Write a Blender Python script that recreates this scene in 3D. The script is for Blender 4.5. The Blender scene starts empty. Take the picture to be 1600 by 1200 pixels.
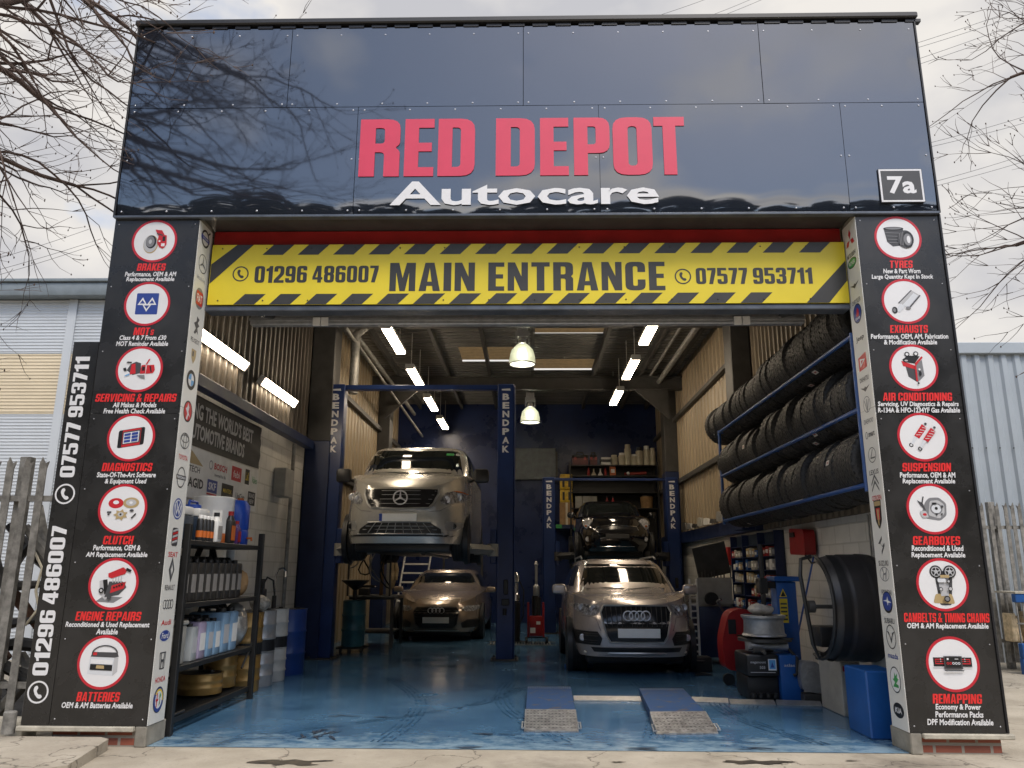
import bpy, bmesh, math, random
from math import pi, sin, cos, radians as R, atan2, sqrt, floor, exp
from mathutils import Vector, Matrix, noise
from mathutils.geometry import tessellate_polygon

SC = bpy.context.scene
COL = SC.collection
# ------------------------------------------------------------------ camera, sky, sun, exposure
CF, CPIT, CYAW, CROLL = 1218.7, .2344, .0221, .0042
CLOC = Vector((-.0643, -6.7243, 1.4))
cam = bpy.data.cameras.new('camera')
cam.sensor_width = 36; cam.lens = CF / 1600 * 36; cam.clip_start = .05; cam.clip_end = 600
cobj = bpy.data.objects.new('camera', cam); COL.objects.link(cobj)
cobj.matrix_world = (Matrix.Translation(CLOC) @ Matrix.Rotation(CYAW, 4, 'Z') @
                     Matrix.Rotation(pi / 2 + CPIT, 4, 'X') @ Matrix.Rotation(CROLL, 4, 'Z'))
SC.camera = cobj

SUN_EL, SUN_AZ = R(54), R(158)          # azimuth measured clockwise from +Y: behind the viewer, to the right
world = bpy.data.worlds.new('World'); SC.world = world; world.use_nodes = True
wt = world.node_tree; wt.nodes.clear()
def wn(t, **k):
    n = wt.nodes.new(t)
    for a, b in k.items(): setattr(n, a, b)
    return n
out = wn('ShaderNodeOutputWorld')
sky = wn('ShaderNodeTexSky', sky_type='NISHITA', sun_disc=False, sun_elevation=SUN_EL, sun_rotation=SUN_AZ)
b1 = wn('ShaderNodeBackground'); b1.inputs['Strength'].default_value = .15
wt.links.new(sky.outputs[0], b1.inputs[0])
tc = wn('ShaderNodeTexCoord')
mp = wn('ShaderNodeMapping'); mp.inputs['Scale'].default_value = (1.0, 1.0, 1.9); mp.inputs['Location'].default_value = (.35, .1, .2)
wt.links.new(tc.outputs['Generated'], mp.inputs[0])
n1 = wn('ShaderNodeTexNoise'); n1.inputs['Scale'].default_value = 2.6; n1.inputs['Detail'].default_value = 6; n1.inputs['Roughness'].default_value = .52
wt.links.new(mp.outputs[0], n1.inputs[0])
sep = wn('ShaderNodeSeparateXYZ'); wt.links.new(tc.outputs['Generated'], sep.inputs[0])
# more cloud on the far side (+Y), broken cloud behind the viewer
ma = wn('ShaderNodeMath', operation='MULTIPLY_ADD'); ma.inputs[1].default_value = .12; wt.links.new(sep.outputs['Y'], ma.inputs[0]); wt.links.new(n1.outputs[0], ma.inputs[2])
rp = wn('ShaderNodeValToRGB'); rp.color_ramp.elements[0].position = .38; rp.color_ramp.elements[1].position = .50
wt.links.new(ma.outputs[0], rp.inputs[0])
n2 = wn('ShaderNodeTexNoise'); n2.inputs['Scale'].default_value = 4.2; n2.inputs['Detail'].default_value = 5
wt.links.new(mp.outputs[0], n2.inputs[0])
rc = wn('ShaderNodeValToRGB')
rc.color_ramp.elements[0].position = .36; rc.color_ramp.elements[0].color = (.62, .62, .655, 1)
rc.color_ramp.elements[1].position = .60; rc.color_ramp.elements[1].color = (.94, .90, .85, 1)
wt.links.new(n2.outputs[0], rc.inputs[0])
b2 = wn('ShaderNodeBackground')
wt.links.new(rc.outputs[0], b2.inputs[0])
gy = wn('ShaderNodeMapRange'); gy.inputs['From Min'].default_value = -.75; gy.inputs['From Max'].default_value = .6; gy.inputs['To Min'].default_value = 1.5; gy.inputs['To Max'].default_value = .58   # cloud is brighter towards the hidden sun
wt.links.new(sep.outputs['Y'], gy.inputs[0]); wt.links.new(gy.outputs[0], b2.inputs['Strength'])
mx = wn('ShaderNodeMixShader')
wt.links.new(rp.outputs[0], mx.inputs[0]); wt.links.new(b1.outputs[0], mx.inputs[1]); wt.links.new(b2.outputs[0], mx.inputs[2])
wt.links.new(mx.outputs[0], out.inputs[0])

sd = bpy.data.lights.new('sun', 'SUN'); sd.energy = 1.4; sd.angle = R(18); sd.color = (1, .93, .84)
so = bpy.data.objects.new('sun', sd); COL.objects.link(so)
sdir = Vector((sin(SUN_AZ) * cos(SUN_EL), cos(SUN_AZ) * cos(SUN_EL), sin(SUN_EL)))
so.rotation_euler = sdir.to_track_quat('Z', 'Y').to_euler(); so.location = (20, -30, 30)

SC.view_settings.view_transform = 'Standard'; SC.view_settings.look = 'None'
SC.view_settings.exposure = 0.7; SC.view_settings.gamma = 1; SC.view_settings.use_curve_mapping = False
SC.cycles.use_denoising = True
SC.cycles.max_bounces = 8; SC.cycles.diffuse_bounces = 4; SC.cycles.glossy_bounces = 4
SC.cycles.sample_clamp_indirect = 6

# ------------------------------------------------------------------ materials
MATS = {}
def srgb(r, g, b):
    f = lambda c: (c / 255 / 12.92 if c / 255 < .04045 else ((c / 255 + .055) / 1.055) ** 2.4)
    return (f(r), f(g), f(b))
def mat(name, col=(.5, .5, .5), rough=.5, metal=0, var=.12, scale=6, bump=0, bscale=60, spec=.5, coat=0, col2=None, emit=0, trans=0, alpha=1, rvar=0, cut=(.35, .65), dist=.01, stretch=None, ior=None):
    if name in MATS: return MATS[name]
    m = bpy.data.materials.new(name); MATS[name] = m
    m.use_nodes = True
    nt = m.node_tree; p = nt.nodes['Principled BSDF']
    p.inputs['Roughness'].default_value = rough; p.inputs['Metallic'].default_value = metal
    p.inputs['Specular IOR Level'].default_value = spec; p.inputs['Coat Weight'].default_value = coat
    p.inputs['Coat Roughness'].default_value = .05
    if trans: p.inputs['Transmission Weight'].default_value = trans
    if ior: p.inputs['IOR'].default_value = ior
    if alpha < 1: p.inputs['Alpha'].default_value = alpha
    tcn = nt.nodes.new('ShaderNodeTexCoord'); src = tcn.outputs['Object']
    if stretch:
        mpn = nt.nodes.new('ShaderNodeMapping'); mpn.inputs['Scale'].default_value = stretch
        nt.links.new(src, mpn.inputs[0]); src = mpn.outputs[0]
    c = tuple(col[:3])
    if var or col2:
        nz = nt.nodes.new('ShaderNodeTexNoise'); nz.inputs['Scale'].default_value = scale; nz.inputs['Detail'].default_value = 6; nz.inputs['Roughness'].default_value = .6
        nt.links.new(src, nz.inputs[0])
        rm = nt.nodes.new('ShaderNodeValToRGB'); nt.links.new(nz.outputs[0], rm.inputs[0])
        rm.color_ramp.elements[0].position, rm.color_ramp.elements[1].position = cut
        lo = tuple(x * (1 - var) for x in c); hi = tuple(min(1, x * (1 + var)) for x in c)
        if col2: lo, hi = c, col2
        rm.color_ramp.elements[0].color = (*lo, 1); rm.color_ramp.elements[1].color = (*hi, 1)
        nt.links.new(rm.outputs[0], p.inputs['Base Color'])
        if rvar:
            mr = nt.nodes.new('ShaderNodeMapRange'); mr.inputs['From Min'].default_value = .3; mr.inputs['From Max'].default_value = .7
            mr.inputs['To Min'].default_value = rough - rvar; mr.inputs['To Max'].default_value = rough + rvar
            nt.links.new(nz.outputs[0], mr.inputs[0]); nt.links.new(mr.outputs[0], p.inputs['Roughness'])
    else:
        p.inputs['Base Color'].default_value = (*c, 1)
    if emit:
        p.inputs['Emission Color'].default_value = (*c, 1); p.inputs['Emission Strength'].default_value = emit
    if bump:
        bz = nt.nodes.new('ShaderNodeTexNoise'); bz.inputs['Scale'].default_value = bscale; bz.inputs['Detail'].default_value = 4
        nt.links.new(src, bz.inputs[0])
        bp = nt.nodes.new('ShaderNodeBump'); bp.inputs['Strength'].default_value = bump; bp.inputs['Distance'].default_value = dist
        nt.links.new(bz.outputs[0], bp.inputs['Height']); nt.links.new(bp.outputs[0], p.inputs['Normal'])
    return m
def blocks(name, c1, c2, mortar, bw, bh, axis='XZ', msize=.012, rough=.8, off=.5):
    """brick or block masonry; axis picks the wall's plane"""
    m = mat(name, c1, rough=rough, var=0)
    nt = m.node_tree; p = nt.nodes['Principled BSDF']
    tcn = nt.nodes.new('ShaderNodeTexCoord'); sp = nt.nodes.new('ShaderNodeSeparateXYZ'); cb = nt.nodes.new('ShaderNodeCombineXYZ')
    nt.links.new(tcn.outputs['Object'], sp.inputs[0])
    nt.links.new(sp.outputs[axis[0]], cb.inputs[0]); nt.links.new(sp.outputs[axis[1]], cb.inputs[1])
    br = nt.nodes.new('ShaderNodeTexBrick'); br.inputs['Scale'].default_value = 1; br.inputs['Brick Width'].default_value = bw; br.inputs['Row Height'].default_value = bh
    br.inputs['Mortar Size'].default_value = msize; br.inputs['Color1'].default_value = (*c1, 1); br.inputs['Color2'].default_value = (*c2, 1); br.inputs['Mortar'].default_value = (*mortar, 1)
    br.offset = off
    nt.links.new(cb.outputs[0], br.inputs[0])
    nz = nt.nodes.new('ShaderNodeTexNoise'); nz.inputs['Scale'].default_value = 3; nz.inputs['Detail'].default_value = 8
    nt.links.new(tcn.outputs['Object'], nz.inputs[0])
    rm = nt.nodes.new('ShaderNodeMapRange'); rm.inputs['To Min'].default_value = .72; rm.inputs['To Max'].default_value = 1.15; nt.links.new(nz.outputs[0], rm.inputs[0])
    mu = nt.nodes.new('ShaderNodeVectorMath'); mu.operation = 'SCALE'; nt.links.new(br.outputs[0], mu.inputs[0]); nt.links.new(rm.outputs[0], mu.inputs['Scale'])
    nt.links.new(mu.outputs[0], p.inputs['Base Color'])
    bp = nt.nodes.new('ShaderNodeBump'); bp.inputs['Strength'].default_value = .5; bp.inputs['Distance'].default_value = .006; bp.invert = True
    nt.links.new(br.outputs['Fac'], bp.inputs['Height']); nt.links.new(bp.outputs[0], p.inputs['Normal'])
    return m

# ------------------------------------------------------------------ mesh builder
class MB:
    def __init__(s): s.v = []; s.f = []; s.m = []
    def add(s, vs, fs, mi=0):
        o = len(s.v); s.v += [tuple(v) for v in vs]
        for f in fs: s.f.append([i + o for i in f]); s.m.append(mi)
        return s
    def box(s, x0, x1, y0, y1, z0, z1, b=0, mi=0, M=None):
        if x0 > x1: x0, x1 = x1, x0
        if y0 > y1: y0, y1 = y1, y0
        if z0 > z1: z0, z1 = z1, z0
        if b <= 0:
            vs = [(x, y, z) for x in (x0, x1) for y in (y0, y1) for z in (z0, z1)]
            fs = [(0, 1, 3, 2), (4, 6, 7, 5), (0, 4, 5, 1), (2, 3, 7, 6), (0, 2, 6, 4), (1, 5, 7, 3)]
        else:
            b = min(b, (x1 - x0) * .49, (y1 - y0) * .49, (z1 - z0) * .49)
            bm = bmesh.new(); bmesh.ops.create_cube(bm, size=1)
            for v in bm.verts:
                v.co = ((x0 + x1) / 2 + v.co.x * (x1 - x0), (y0 + y1) / 2 + v.co.y * (y1 - y0), (z0 + z1) / 2 + v.co.z * (z1 - z0))
            bmesh.ops.bevel(bm, geom=bm.edges[:], offset=b, segments=2 if b > .012 else 1, profile=.5, affect='EDGES')
            bm.verts.index_update()
            vs = [v.co.copy() for v in bm.verts]; fs = [[v.index for v in f.verts] for f in bm.faces]; bm.free()
        if M: vs = [M @ Vector(v) for v in vs]
        return s.add(vs, fs, mi)
    def tube(s, pts, r=.02, n=8, mi=0, closed=False, cap=True):
        pts = [Vector(p) for p in pts]; k = len(pts)
        rs = r if isinstance(r, (list, tuple)) else [r] * k
        vs = []; fs = []; up = None
        for i, p in enumerate(pts):
            if closed: t = pts[(i + 1) % k] - pts[i - 1]
            else: t = pts[min(i + 1, k - 1)] - pts[max(i - 1, 0)]
            if t.length < 1e-9: t = Vector((0, 0, 1))
            t.normalize()
            if up is None:
                up = t.orthogonal().normalized()
            u = up - t * up.dot(t)
            u = u.normalized() if u.length > 1e-6 else t.orthogonal().normalized()
            up = u; w = t.cross(u)
            for j in range(n):
                a = 2 * pi * j / n + pi / n
                vs.append(p + (u * cos(a) + w * sin(a)) * rs[i])
        for i in range(k if closed else k - 1):
            for j in range(n):
                a, b2_ = i * n + j, i * n + (j + 1) % n
                c, d = ((i + 1) % k) * n + (j + 1) % n, ((i + 1) % k) * n + j
                fs.append((a, b2_, c, d))
        if cap and not closed:
            fs.append(tuple(range(n - 1, -1, -1))); fs.append(tuple((k - 1) * n + j for j in range(n)))
        return s.add(vs, fs, mi)
    def lathe(s, prof, loc=(0, 0, 0), axis='Z', n=24, mi=0, M=None, closed=False):
        vs = []; fs = []; k = len(prof)
        for (r, h) in prof:
            for j in range(n):
                a = 2 * pi * j / n; c, d = r * cos(a), r * sin(a)
                v = (c, d, h) if axis == 'Z' else (c, h, d) if axis == 'Y' else (h, c, d)
                v = Vector(v)
                if M: v = M @ v
                vs.append(v + Vector(loc))
        for i in range(k if closed else k - 1):
            for j in range(n):
                i2 = (i + 1) % k
                fs.append((i * n + j, i * n + (j + 1) % n, i2 * n + (j + 1) % n, i2 * n + j))
        if not closed:
            fs.append(tuple(range(n))); fs.append(tuple((k - 1) * n + j for j in range(n)))
        return s.add(vs, fs, mi)
    def cyl(s, loc, r, h, axis='Z', n=24, mi=0, b=0):
        if b: prof = [(r - b, 0), (r, b), (r, h - b), (r - b, h)]
        else: prof = [(r, 0), (r, h)]
        return s.lathe(prof, loc, axis, n, mi)
    def ball(s, loc, rx, ry=None, rz=None, n=12, mi=0, M=None):
        ry = ry or rx; rz = rz or rx; vs = []; fs = []; k = max(4, n // 2)
        for i in range(k + 1):
            a = pi * i / k
            for j in range(n):
                b = 2 * pi * j / n
                v = Vector((rx * sin(a) * cos(b), ry * sin(a) * sin(b), rz * cos(a)))
                if M: v = M @ v
                vs.append(v + Vector(loc))
        for i in range(k):
            for j in range(n): fs.append((i * n + j, i * n + (j + 1) % n, (i + 1) * n + (j + 1) % n, (i + 1) * n + j))
        return s.add(vs, fs, mi)
    def prism(s, loops, fn, d0, d1, mi=0):
        """loops: outer 2-D polygon then holes; fn(u, v, d) -> point; solid between depths d0 (front) and d1 (back; None = flat sheet)"""
        flat = [p for l in loops for p in l]; tris = tessellate_polygon([[Vector((p[0], p[1], 0)) for p in l] for l in loops])
        n = len(flat); vs = [fn(p[0], p[1], d0) for p in flat]; fs = [tuple(t) for t in tris]
        if d1 is not None:
            vs += [fn(p[0], p[1], d1) for p in flat]; fs += [tuple(i + n for i in reversed(t)) for t in tris]
            o = 0
            for l in loops:
                k = len(l)
                for i in range(k): fs.append((o + i, o + (i + 1) % k, o + (i + 1) % k + n, o + i + n))
                o += k
        return s.add(vs, fs, mi)
    def grid(s, fn, nu, nv, mi=0):
        vs = [fn(i / nu, j / nv) for j in range(nv + 1) for i in range(nu + 1)]
        fs = [(j * (nu + 1) + i, j * (nu + 1) + i + 1, (j + 1) * (nu + 1) + i + 1, (j + 1) * (nu + 1) + i) for j in range(nv) for i in range(nu)]
        return s.add(vs, fs, mi)
    def rings(s, rings, mi=0, capa=True, capb=True):
        n = len(rings[0]); vs = [p for r in rings for p in r]; fs = []
        for i in range(len(rings) - 1):
            for j in range(n): fs.append((i * n + j, i * n + (j + 1) % n, (i + 1) * n + (j + 1) % n, (i + 1) * n + j))
        if capa: fs.append(tuple(range(n)))
        if capb: fs.append(tuple((len(rings) - 1) * n + j for j in range(n)))
        return s.add(vs, fs, mi)
    def build(s, name, mats, parent=None, smooth=35, world=True, loc=None, recalc=True):
        if not isinstance(mats, (list, tuple)): mats = [mats]
        vs = s.v
        if parent is not None:
            if world:
                o = Vector((0, 0, 0)); q = parent
                while q: o += q.location; q = q.parent
                vs = [(a - o.x, b - o.y, c - o.z) for a, b, c in vs]
        else:
            if loc is None:
                xs, ys, zs = zip(*vs); loc = ((min(xs) + max(xs)) / 2, (min(ys) + max(ys)) / 2, min(zs))
            vs = [(a - loc[0], b - loc[1], c - loc[2]) for a, b, c in vs]
        me = bpy.data.meshes.new(name); me.from_pydata(vs, [], s.f); 
        for m in mats: me.materials.append(m)
        me.polygons.foreach_set('material_index', s.m)
        if recalc:
            bm = bmesh.new(); bm.from_mesh(me); bmesh.ops.recalc_face_normals(bm, faces=bm.faces); bm.to_mesh(me); bm.free()
        if smooth:
            me.polygons.foreach_set('use_smooth', [True] * len(me.polygons)); me.set_sharp_from_angle(angle=R(smooth))
        ob = bpy.data.objects.new(name, me); COL.objects.link(ob)
        if parent is not None: ob.parent = parent
        else: ob.location = loc
        return ob

def tag(o, label=None, cat=None, group=None, kind=None):
    if label: o['label'] = label
    if cat: o['category'] = cat
    if group: o['group'] = group
    if kind: o['kind'] = kind
    return o
def thing(name, loc, label, cat, group=None):
    o = bpy.data.objects.new(name, None); COL.objects.link(o); o.location = loc; o.empty_display_size = .1
    return tag(o, label, cat, group)
def copy_tree(o, parent=None):
    c = o.copy(); COL.objects.link(c)
    if parent is not None: c.parent = parent
    for ch in list(o.children): copy_tree(ch, c)
    return c
def copy_thing(o, loc, label, group=None, rz=None):
    c = copy_tree(o); c.location = loc
    if rz is not None: c.rotation_euler = (0, 0, rz)
    c['label'] = label
    if group: c['group'] = group
    return c

# ------------------------------------------------------------------ photo measurement -> place on a real plane
def pray(px, py):
    u = px - 800; v = py - 600
    c, s_ = cos(CROLL), sin(CROLL); u, v = c * u + s_ * v, -s_ * u + c * v
    xr = u / CF; up = -v / CF
    c, s_ = cos(CPIT), sin(CPIT); yr = c - s_ * up; z = s_ + c * up
    c, s_ = cos(CYAW), sin(CYAW)
    return Vector((c * xr - s_ * yr, s_ * xr + c * yr, z))
def onY(px, py, Y):
    r = pray(px, py); return CLOC + r * ((Y - CLOC.y) / r.y)
def onX(px, py, X):
    r = pray(px, py); return CLOC + r * ((X - CLOC.x) / r.x)
def planeY(Y): return lambda u, v, d=0: (u, Y + d, v)          # u = x, v = z, d into the building
def planeXl(X): return lambda u, v, d=0: (X - d, u, v)         # faces +X (left wall), u = y
def planeXr(X): return lambda u, v, d=0: (X + d, -u, v)        # faces -X (right wall), u = -y so writing reads left to right

# ------------------------------------------------------------------ lettering
def rpoly(pts, seg=4):
    """polygon with per-corner radius: (x, y) or (x, y, r)"""
    o = []; n = len(pts)
    for i, p in enumerate(pts):
        r = p[2] if len(p) > 2 else 0
        if r <= 0: o.append((p[0], p[1])); continue
        a = Vector(pts[i - 1][:2]); b = Vector(p[:2]); c = Vector(pts[(i + 1) % n][:2])
        d1 = (a - b); d2 = (c - b); r = min(r, d1.length * .499, d2.length * .499)
        s0 = b + d1.normalized() * r; s1 = b + d2.normalized() * r
        for k in range(seg + 1):
            t = k / seg; q = s0 * (1 - t) ** 2 + b * (2 * t * (1 - t)) + s1 * t * t
            o.append((q.x, q.y))
    return o
def _glyphs():
    w, s, b = .52, .2, .155; g = {}
    O = [(0, 0, .19), (w, 0, .19), (w, 1, .19), (0, 1, .19)]; H = [(s, b, .06), (w - s, b, .06), (w - s, 1 - b, .06), (s, 1 - b, .06)]
    def put(ch, width, *loops): g[ch] = (width, [rpoly(l) for l in loops])
    put('O', w, O, H); put('0', w, O, H)
    put('D', w, [(0, 0), (w, 0, .2), (w, 1, .2), (0, 1)], [(s, b), (w - s, b, .07), (w - s, 1 - b, .07), (s, 1 - b)])
    put('P', w, [(0, 0), (s, 0), (s, .38), (w, .38, .17), (w, 1, .17), (0, 1)], [(s, .53), (w - s, .53, .05), (w - s, 1 - b, .05), (s, 1 - b)])
    put('R', w, [(0, 0), (s, 0), (s, .42), (w - s, .42, .06), (w - s, 0), (w, 0), (w, .44, .07), (w - .06, .5, .03), (w, .56, .07), (w, 1, .17), (0, 1)], [(s, .57), (w - s, .57, .05), (w - s, 1 - b, .05), (s, 1 - b)])
    put('B', w, [(0, 0), (w, 0, .17), (w, .46, .08), (w - .05, .52, .03), (w, .58, .08), (w, 1, .17), (0, 1)], [(s, b), (w - s, b, .05), (w - s, .43, .05), (s, .43)], [(s, .58), (w - s, .58, .05), (w - s, 1 - b, .05), (s, 1 - b)])
    put('E', .42, [(0, 0), (.42, 0), (.42, b), (s, b), (s, .43), (.39, .43), (.39, .58), (s, .58), (s, 1 - b), (.42, 1 - b), (.42, 1), (0, 1)])
    put('T', .48, [(.14, 0), (.34, 0), (.34, 1 - b), (.48, 1 - b), (.48, 1), (0, 1), (0, 1 - b), (.14, 1 - b)])
    put('L', .4, [(0, 0), (.4, 0), (.4, b), (s, b), (s, 1), (0, 1)])
    put('I', s, [(0, 0), (s, 0), (s, 1), (0, 1)])
    put('H', w, [(0, 0), (s, 0), (s, .42), (w - s, .42), (w - s, 0), (w, 0), (w, 1), (w - s, 1), (w - s, .58), (s, .58), (s, 1), (0, 1)])
    put('M', .68, [(0, 0), (.17, 0), (.17, .66), (.27, 0), (.41, 0), (.51, .66), (.51, 0), (.68, 0), (.68, 1), (.44, 1), (.34, .46), (.24, 1), (0, 1)])
    put('N', .53, [(0, 0), (.17, 0), (.17, .52), (.34, 0), (.53, 0), (.53, 1), (.36, 1), (.36, .5), (.19, 1), (0, 1)])
    put('A', .56, [(0, 0), (.19, 0), (.207, .18), (.353, .18), (.37, 0), (.56, 0), (.4, 1), (.16, 1)], [(.222, .33), (.338, .33), (.28, .82)])
    put('V', .54, [(.17, 0), (.37, 0), (.54, 1), (.345, 1), (.27, .34), (.195, 1), (0, 1)])
    put('U', w, [(0, 0, .19), (w, 0, .19), (w, 1), (w - s, 1), (w - s, b, .06), (s, b, .06), (s, 1), (0, 1)])
    put('C', w, [(0, 0, .19), (w, 0, .19), (w, .38), (w - s, .38), (w - s, b, .06), (s, b, .06), (s, 1 - b, .06), (w - s, 1 - b, .06), (w - s, .64), (w, .64), (w, 1, .19), (0, 1, .19)])
    put('G', w, [(0, 0, .19), (w, 0, .1), (w, .52), (.25, .52), (.25, .38), (w - s, .38), (w - s, b, .06), (s, b, .06), (s, 1 - b, .06), (w - s, 1 - b, .06), (w - s, .66), (w, .66), (w, 1, .19), (0, 1, .19)])
    put('S', w, [(0, 0, .19), (w, 0, .19), (w, .57, .13), (s, .57, .03), (s, 1 - b, .05), (w - s, 1 - b, .05), (w - s, .68), (w, .68), (w, 1, .19), (0, 1, .19), (0, .43, .13), (w - s, .43, .03), (w - s, b, .05), (s, b, .05), (s, .32), (0, .32)])
    put('K', .55, [(0, 0), (s, 0), (s, .36), (.345, 0), (.56, 0), (.37, .52), (.55, 1), (.345, 1), (s, .62), (s, 1), (0, 1)])
    put('X', .54, [(0, 0), (.19, 0), (.27, .32), (.35, 0), (.54, 0), (.385, .52), (.53, 1), (.34, 1), (.27, .7), (.2, 1), (.01, 1), (.155, .52)])
    put('Y', .52, [(.16, 0), (.36, 0), (.36, .36), (.52, 1), (.33, 1), (.26, .58), (.19, 1), (0, 1), (.16, .36)])
    put('F', .4, [(0, 0), (s, 0), (s, .42), (.37, .42), (.37, .57), (s, .57), (s, 1 - b), (.4, 1 - b), (.4, 1), (0, 1)])
    put('W', .74, [(.12, 0), (.31, 0), (.37, .5), (.43, 0), (.62, 0), (.74, 1), (.56, 1), (.51, .42), (.45, 1), (.29, 1), (.23, .42), (.18, 1), (0, 1)])
    put('J', .36, [(0, 0), (.2, 0, .0), (.36, 0, .17), (.36, 1), (.16, 1), (.16, b, .04), (0, b)])
    put('1', .34, [(.13, 0), (.34, 0), (.34, 1), (.18, 1), (.12, .88, .04), (0, .83), (0, .68), (.13, .7)])
    put('2', w, [(0, 0), (w, 0), (w, b), (.24, b), (w, .5, .1), (w, 1, .19), (0, 1, .19), (0, .66), (s, .66), (s, 1 - b, .05), (w - s, 1 - b, .05), (w - s, .57, .08), (0, .16, .04)])
    put('3', w, [(0, 0, .19), (w, 0, .19), (w, .46, .08), (w - .06, .52, .03), (w, .58, .08), (w, 1, .19), (0, 1, .19), (0, .7), (s, .7), (s, 1 - b, .05), (w - s, 1 - b, .05), (w - s, .59, .03), (.16, .59), (.16, .44), (w - s, .44, .03), (w - s, b, .05), (s, b, .05), (s, .3), (0, .3)])
    put('4', w, [(.26, 0), (.45, 0), (.45, .18), (.52, .18), (.52, .32), (.45, .32), (.45, 1), (.2, 1), (0, .34), (0, .18), (.26, .18)], [(.15, .32), (.26, .32), (.26, .7)])
    put('5', w, [(0, 0, .19), (w, 0, .19), (w, .64, .17), (s, .64, .02), (s, 1 - b), (.47, 1 - b), (.47, 1), (0, 1), (0, .5), (w - s, .5, .04), (w - s, b, .05), (s, b, .05), (s, .3), (0, .3)])
    six = [(0, 0, .19), (w, 0, .19), (w, .62, .15), (s, .62, .02), (s, 1 - b, .05), (w - s, 1 - b, .05), (w - s, .73), (w, .73), (w, 1, .19), (0, 1, .19)]; sh = [(s, b, .05), (w - s, b, .05), (w - s, .48, .05), (s, .48, .05)]
    put('6', w, six, sh)
    put('9', w, [(w - p[0], 1 - p[1], *p[2:]) for p in six], [(w - p[0], 1 - p[1], *p[2:]) for p in sh])
    put('7', .44, [(.07, 0), (.27, 0), (.44, .8), (.44, 1), (0, 1), (0, 1 - b), (.23, 1 - b)])
    put('8', w, [(0, 0, .19), (w, 0, .19), (w, .45, .08), (w - .05, .52, .03), (w, .59, .08), (w, 1, .19), (0, 1, .19), (0, .59, .08), (.05, .52, .03), (0, .45, .08)], sh[:0] or [(s, b, .05), (w - s, b, .05), (w - s, .43, .05), (s, .43, .05)], [(s, .6, .05), (w - s, .6, .05), (w - s, 1 - b, .05), (s, 1 - b, .05)])
    put('&', .58, [(0, 0, .17), (.36, 0, .08), (.4, .06), (.44, 0), (.6, 0), (.5, .22), (.58, .45), (.42, .45), (.4, .36), (.3, .6), (.42, .74, .08), (.42, 1, .14), (.06, 1, .14), (.06, .72, .08), (.12, .56), (0, .42, .1)], [(.17, .14, .04), (.3, .14), (.19, .42), (.17, .4)], [(.2, .72), (.28, .72), (.28, .88), (.2, .88)])
    put('-', .26, [(0, .4), (.26, .4), (.26, .55), (0, .55)])
    put("'", .14, [(.02, .72), (.1, .72), (.14, 1), (0, 1)])
    return g
GL = _glyphs()
def impact_loops(text, gap=.055, space=.22):
    x = 0; L = []
    for ch in text:
        if ch == ' ': x += space; continue
        w, loops = GL[ch]; L.append([[(p[0] + x, p[1]) for p in l] for l in loops]); x += w + gap
    return L, x - gap
def impact(mb, text, rect, fn, d0=0, d1=None, mi=0, shear=0, gap=.055, space=.22, rot=0):
    """heavy condensed lettering fitted into rect=(u0, v0, u1, v1); rot=1 writes bottom-to-top"""
    L, W = impact_loops(text, gap, space); u0, v0, u1, v1 = rect; ww = W + shear
    for loops in L:
        q = []
        for l in loops:
            if rot: q.append([(u1 - p[1] * (u1 - u0), v0 + (p[0]) / W * (v1 - v0)) for p in l])
            else: q.append([(u0 + (p[0] + shear * p[1]) / ww * (u1 - u0), v0 + p[1] * (v1 - v0)) for p in l])
        mb.prism(q, fn, d0, d1, mi)
    return mb
_TC = {}
def text_mesh(s, bold=.0, shear=0):
    k = (s, bold, shear)
    if k not in _TC:
        c = bpy.data.curves.new('t', 'FONT'); c.body = s; c.offset = bold; c.shear = shear; c.resolution_u = 2
        o = bpy.data.objects.new('t', c); me = bpy.data.meshes.new_from_object(o)
        vs = [v.co.copy() for v in me.vertices]; fs = [tuple(p.vertices) for p in me.polygons]
        bpy.data.objects.remove(o); bpy.data.curves.remove(c); bpy.data.meshes.remove(me)
        xs = [v.x for v in vs]; ys = [v.y for v in vs]
        _TC[k] = (vs, fs, min(xs), max(xs), min(ys), max(ys))
    return _TC[k]
def text(mb, s, rect, fn, d=0, mi=0, bold=.012, shear=0, rot=0):
    vs, fs, x0, x1, y0, y1 = text_mesh(s, bold, shear); u0, v0, u1, v1 = rect
    if rot: P = [fn(u1 - (v.y - y0) / (y1 - y0) * (u1 - u0), v0 + (v.x - x0) / (x1 - x0) * (v1 - v0), d) for v in vs]
    else: P = [fn(u0 + (v.x - x0) / (x1 - x0) * (u1 - u0), v0 + (v.y - y0) / (y1 - y0) * (v1 - v0), d) for v in vs]
    return mb.add(P, fs, mi)
def circ(cx, cy, rx, ry=None, n=28, a0=0, a1=2 * pi):
    ry = ry or rx; full = abs(a1 - a0 - 2 * pi) < 1e-6
    return [(cx + rx * cos(a0 + (a1 - a0) * i / (n if full else n - 1)), cy + ry * sin(a0 + (a1 - a0) * i / (n if full else n - 1))) for i in range(n)]
def rect(x0, y0, x1, y1): return [(x0, y0), (x1, y0), (x1, y1), (x0, y1)]
def line(x0, y0, x1, y1, w):
    d = Vector((x1 - x0, y1 - y0)).normalized(); n = Vector((-d.y, d.x)) * w / 2
    return [(x0 + n.x, y0 + n.y), (x0 - n.x, y0 - n.y), (x1 - n.x, y1 - n.y), (x1 + n.x, y1 + n.y)]
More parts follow.
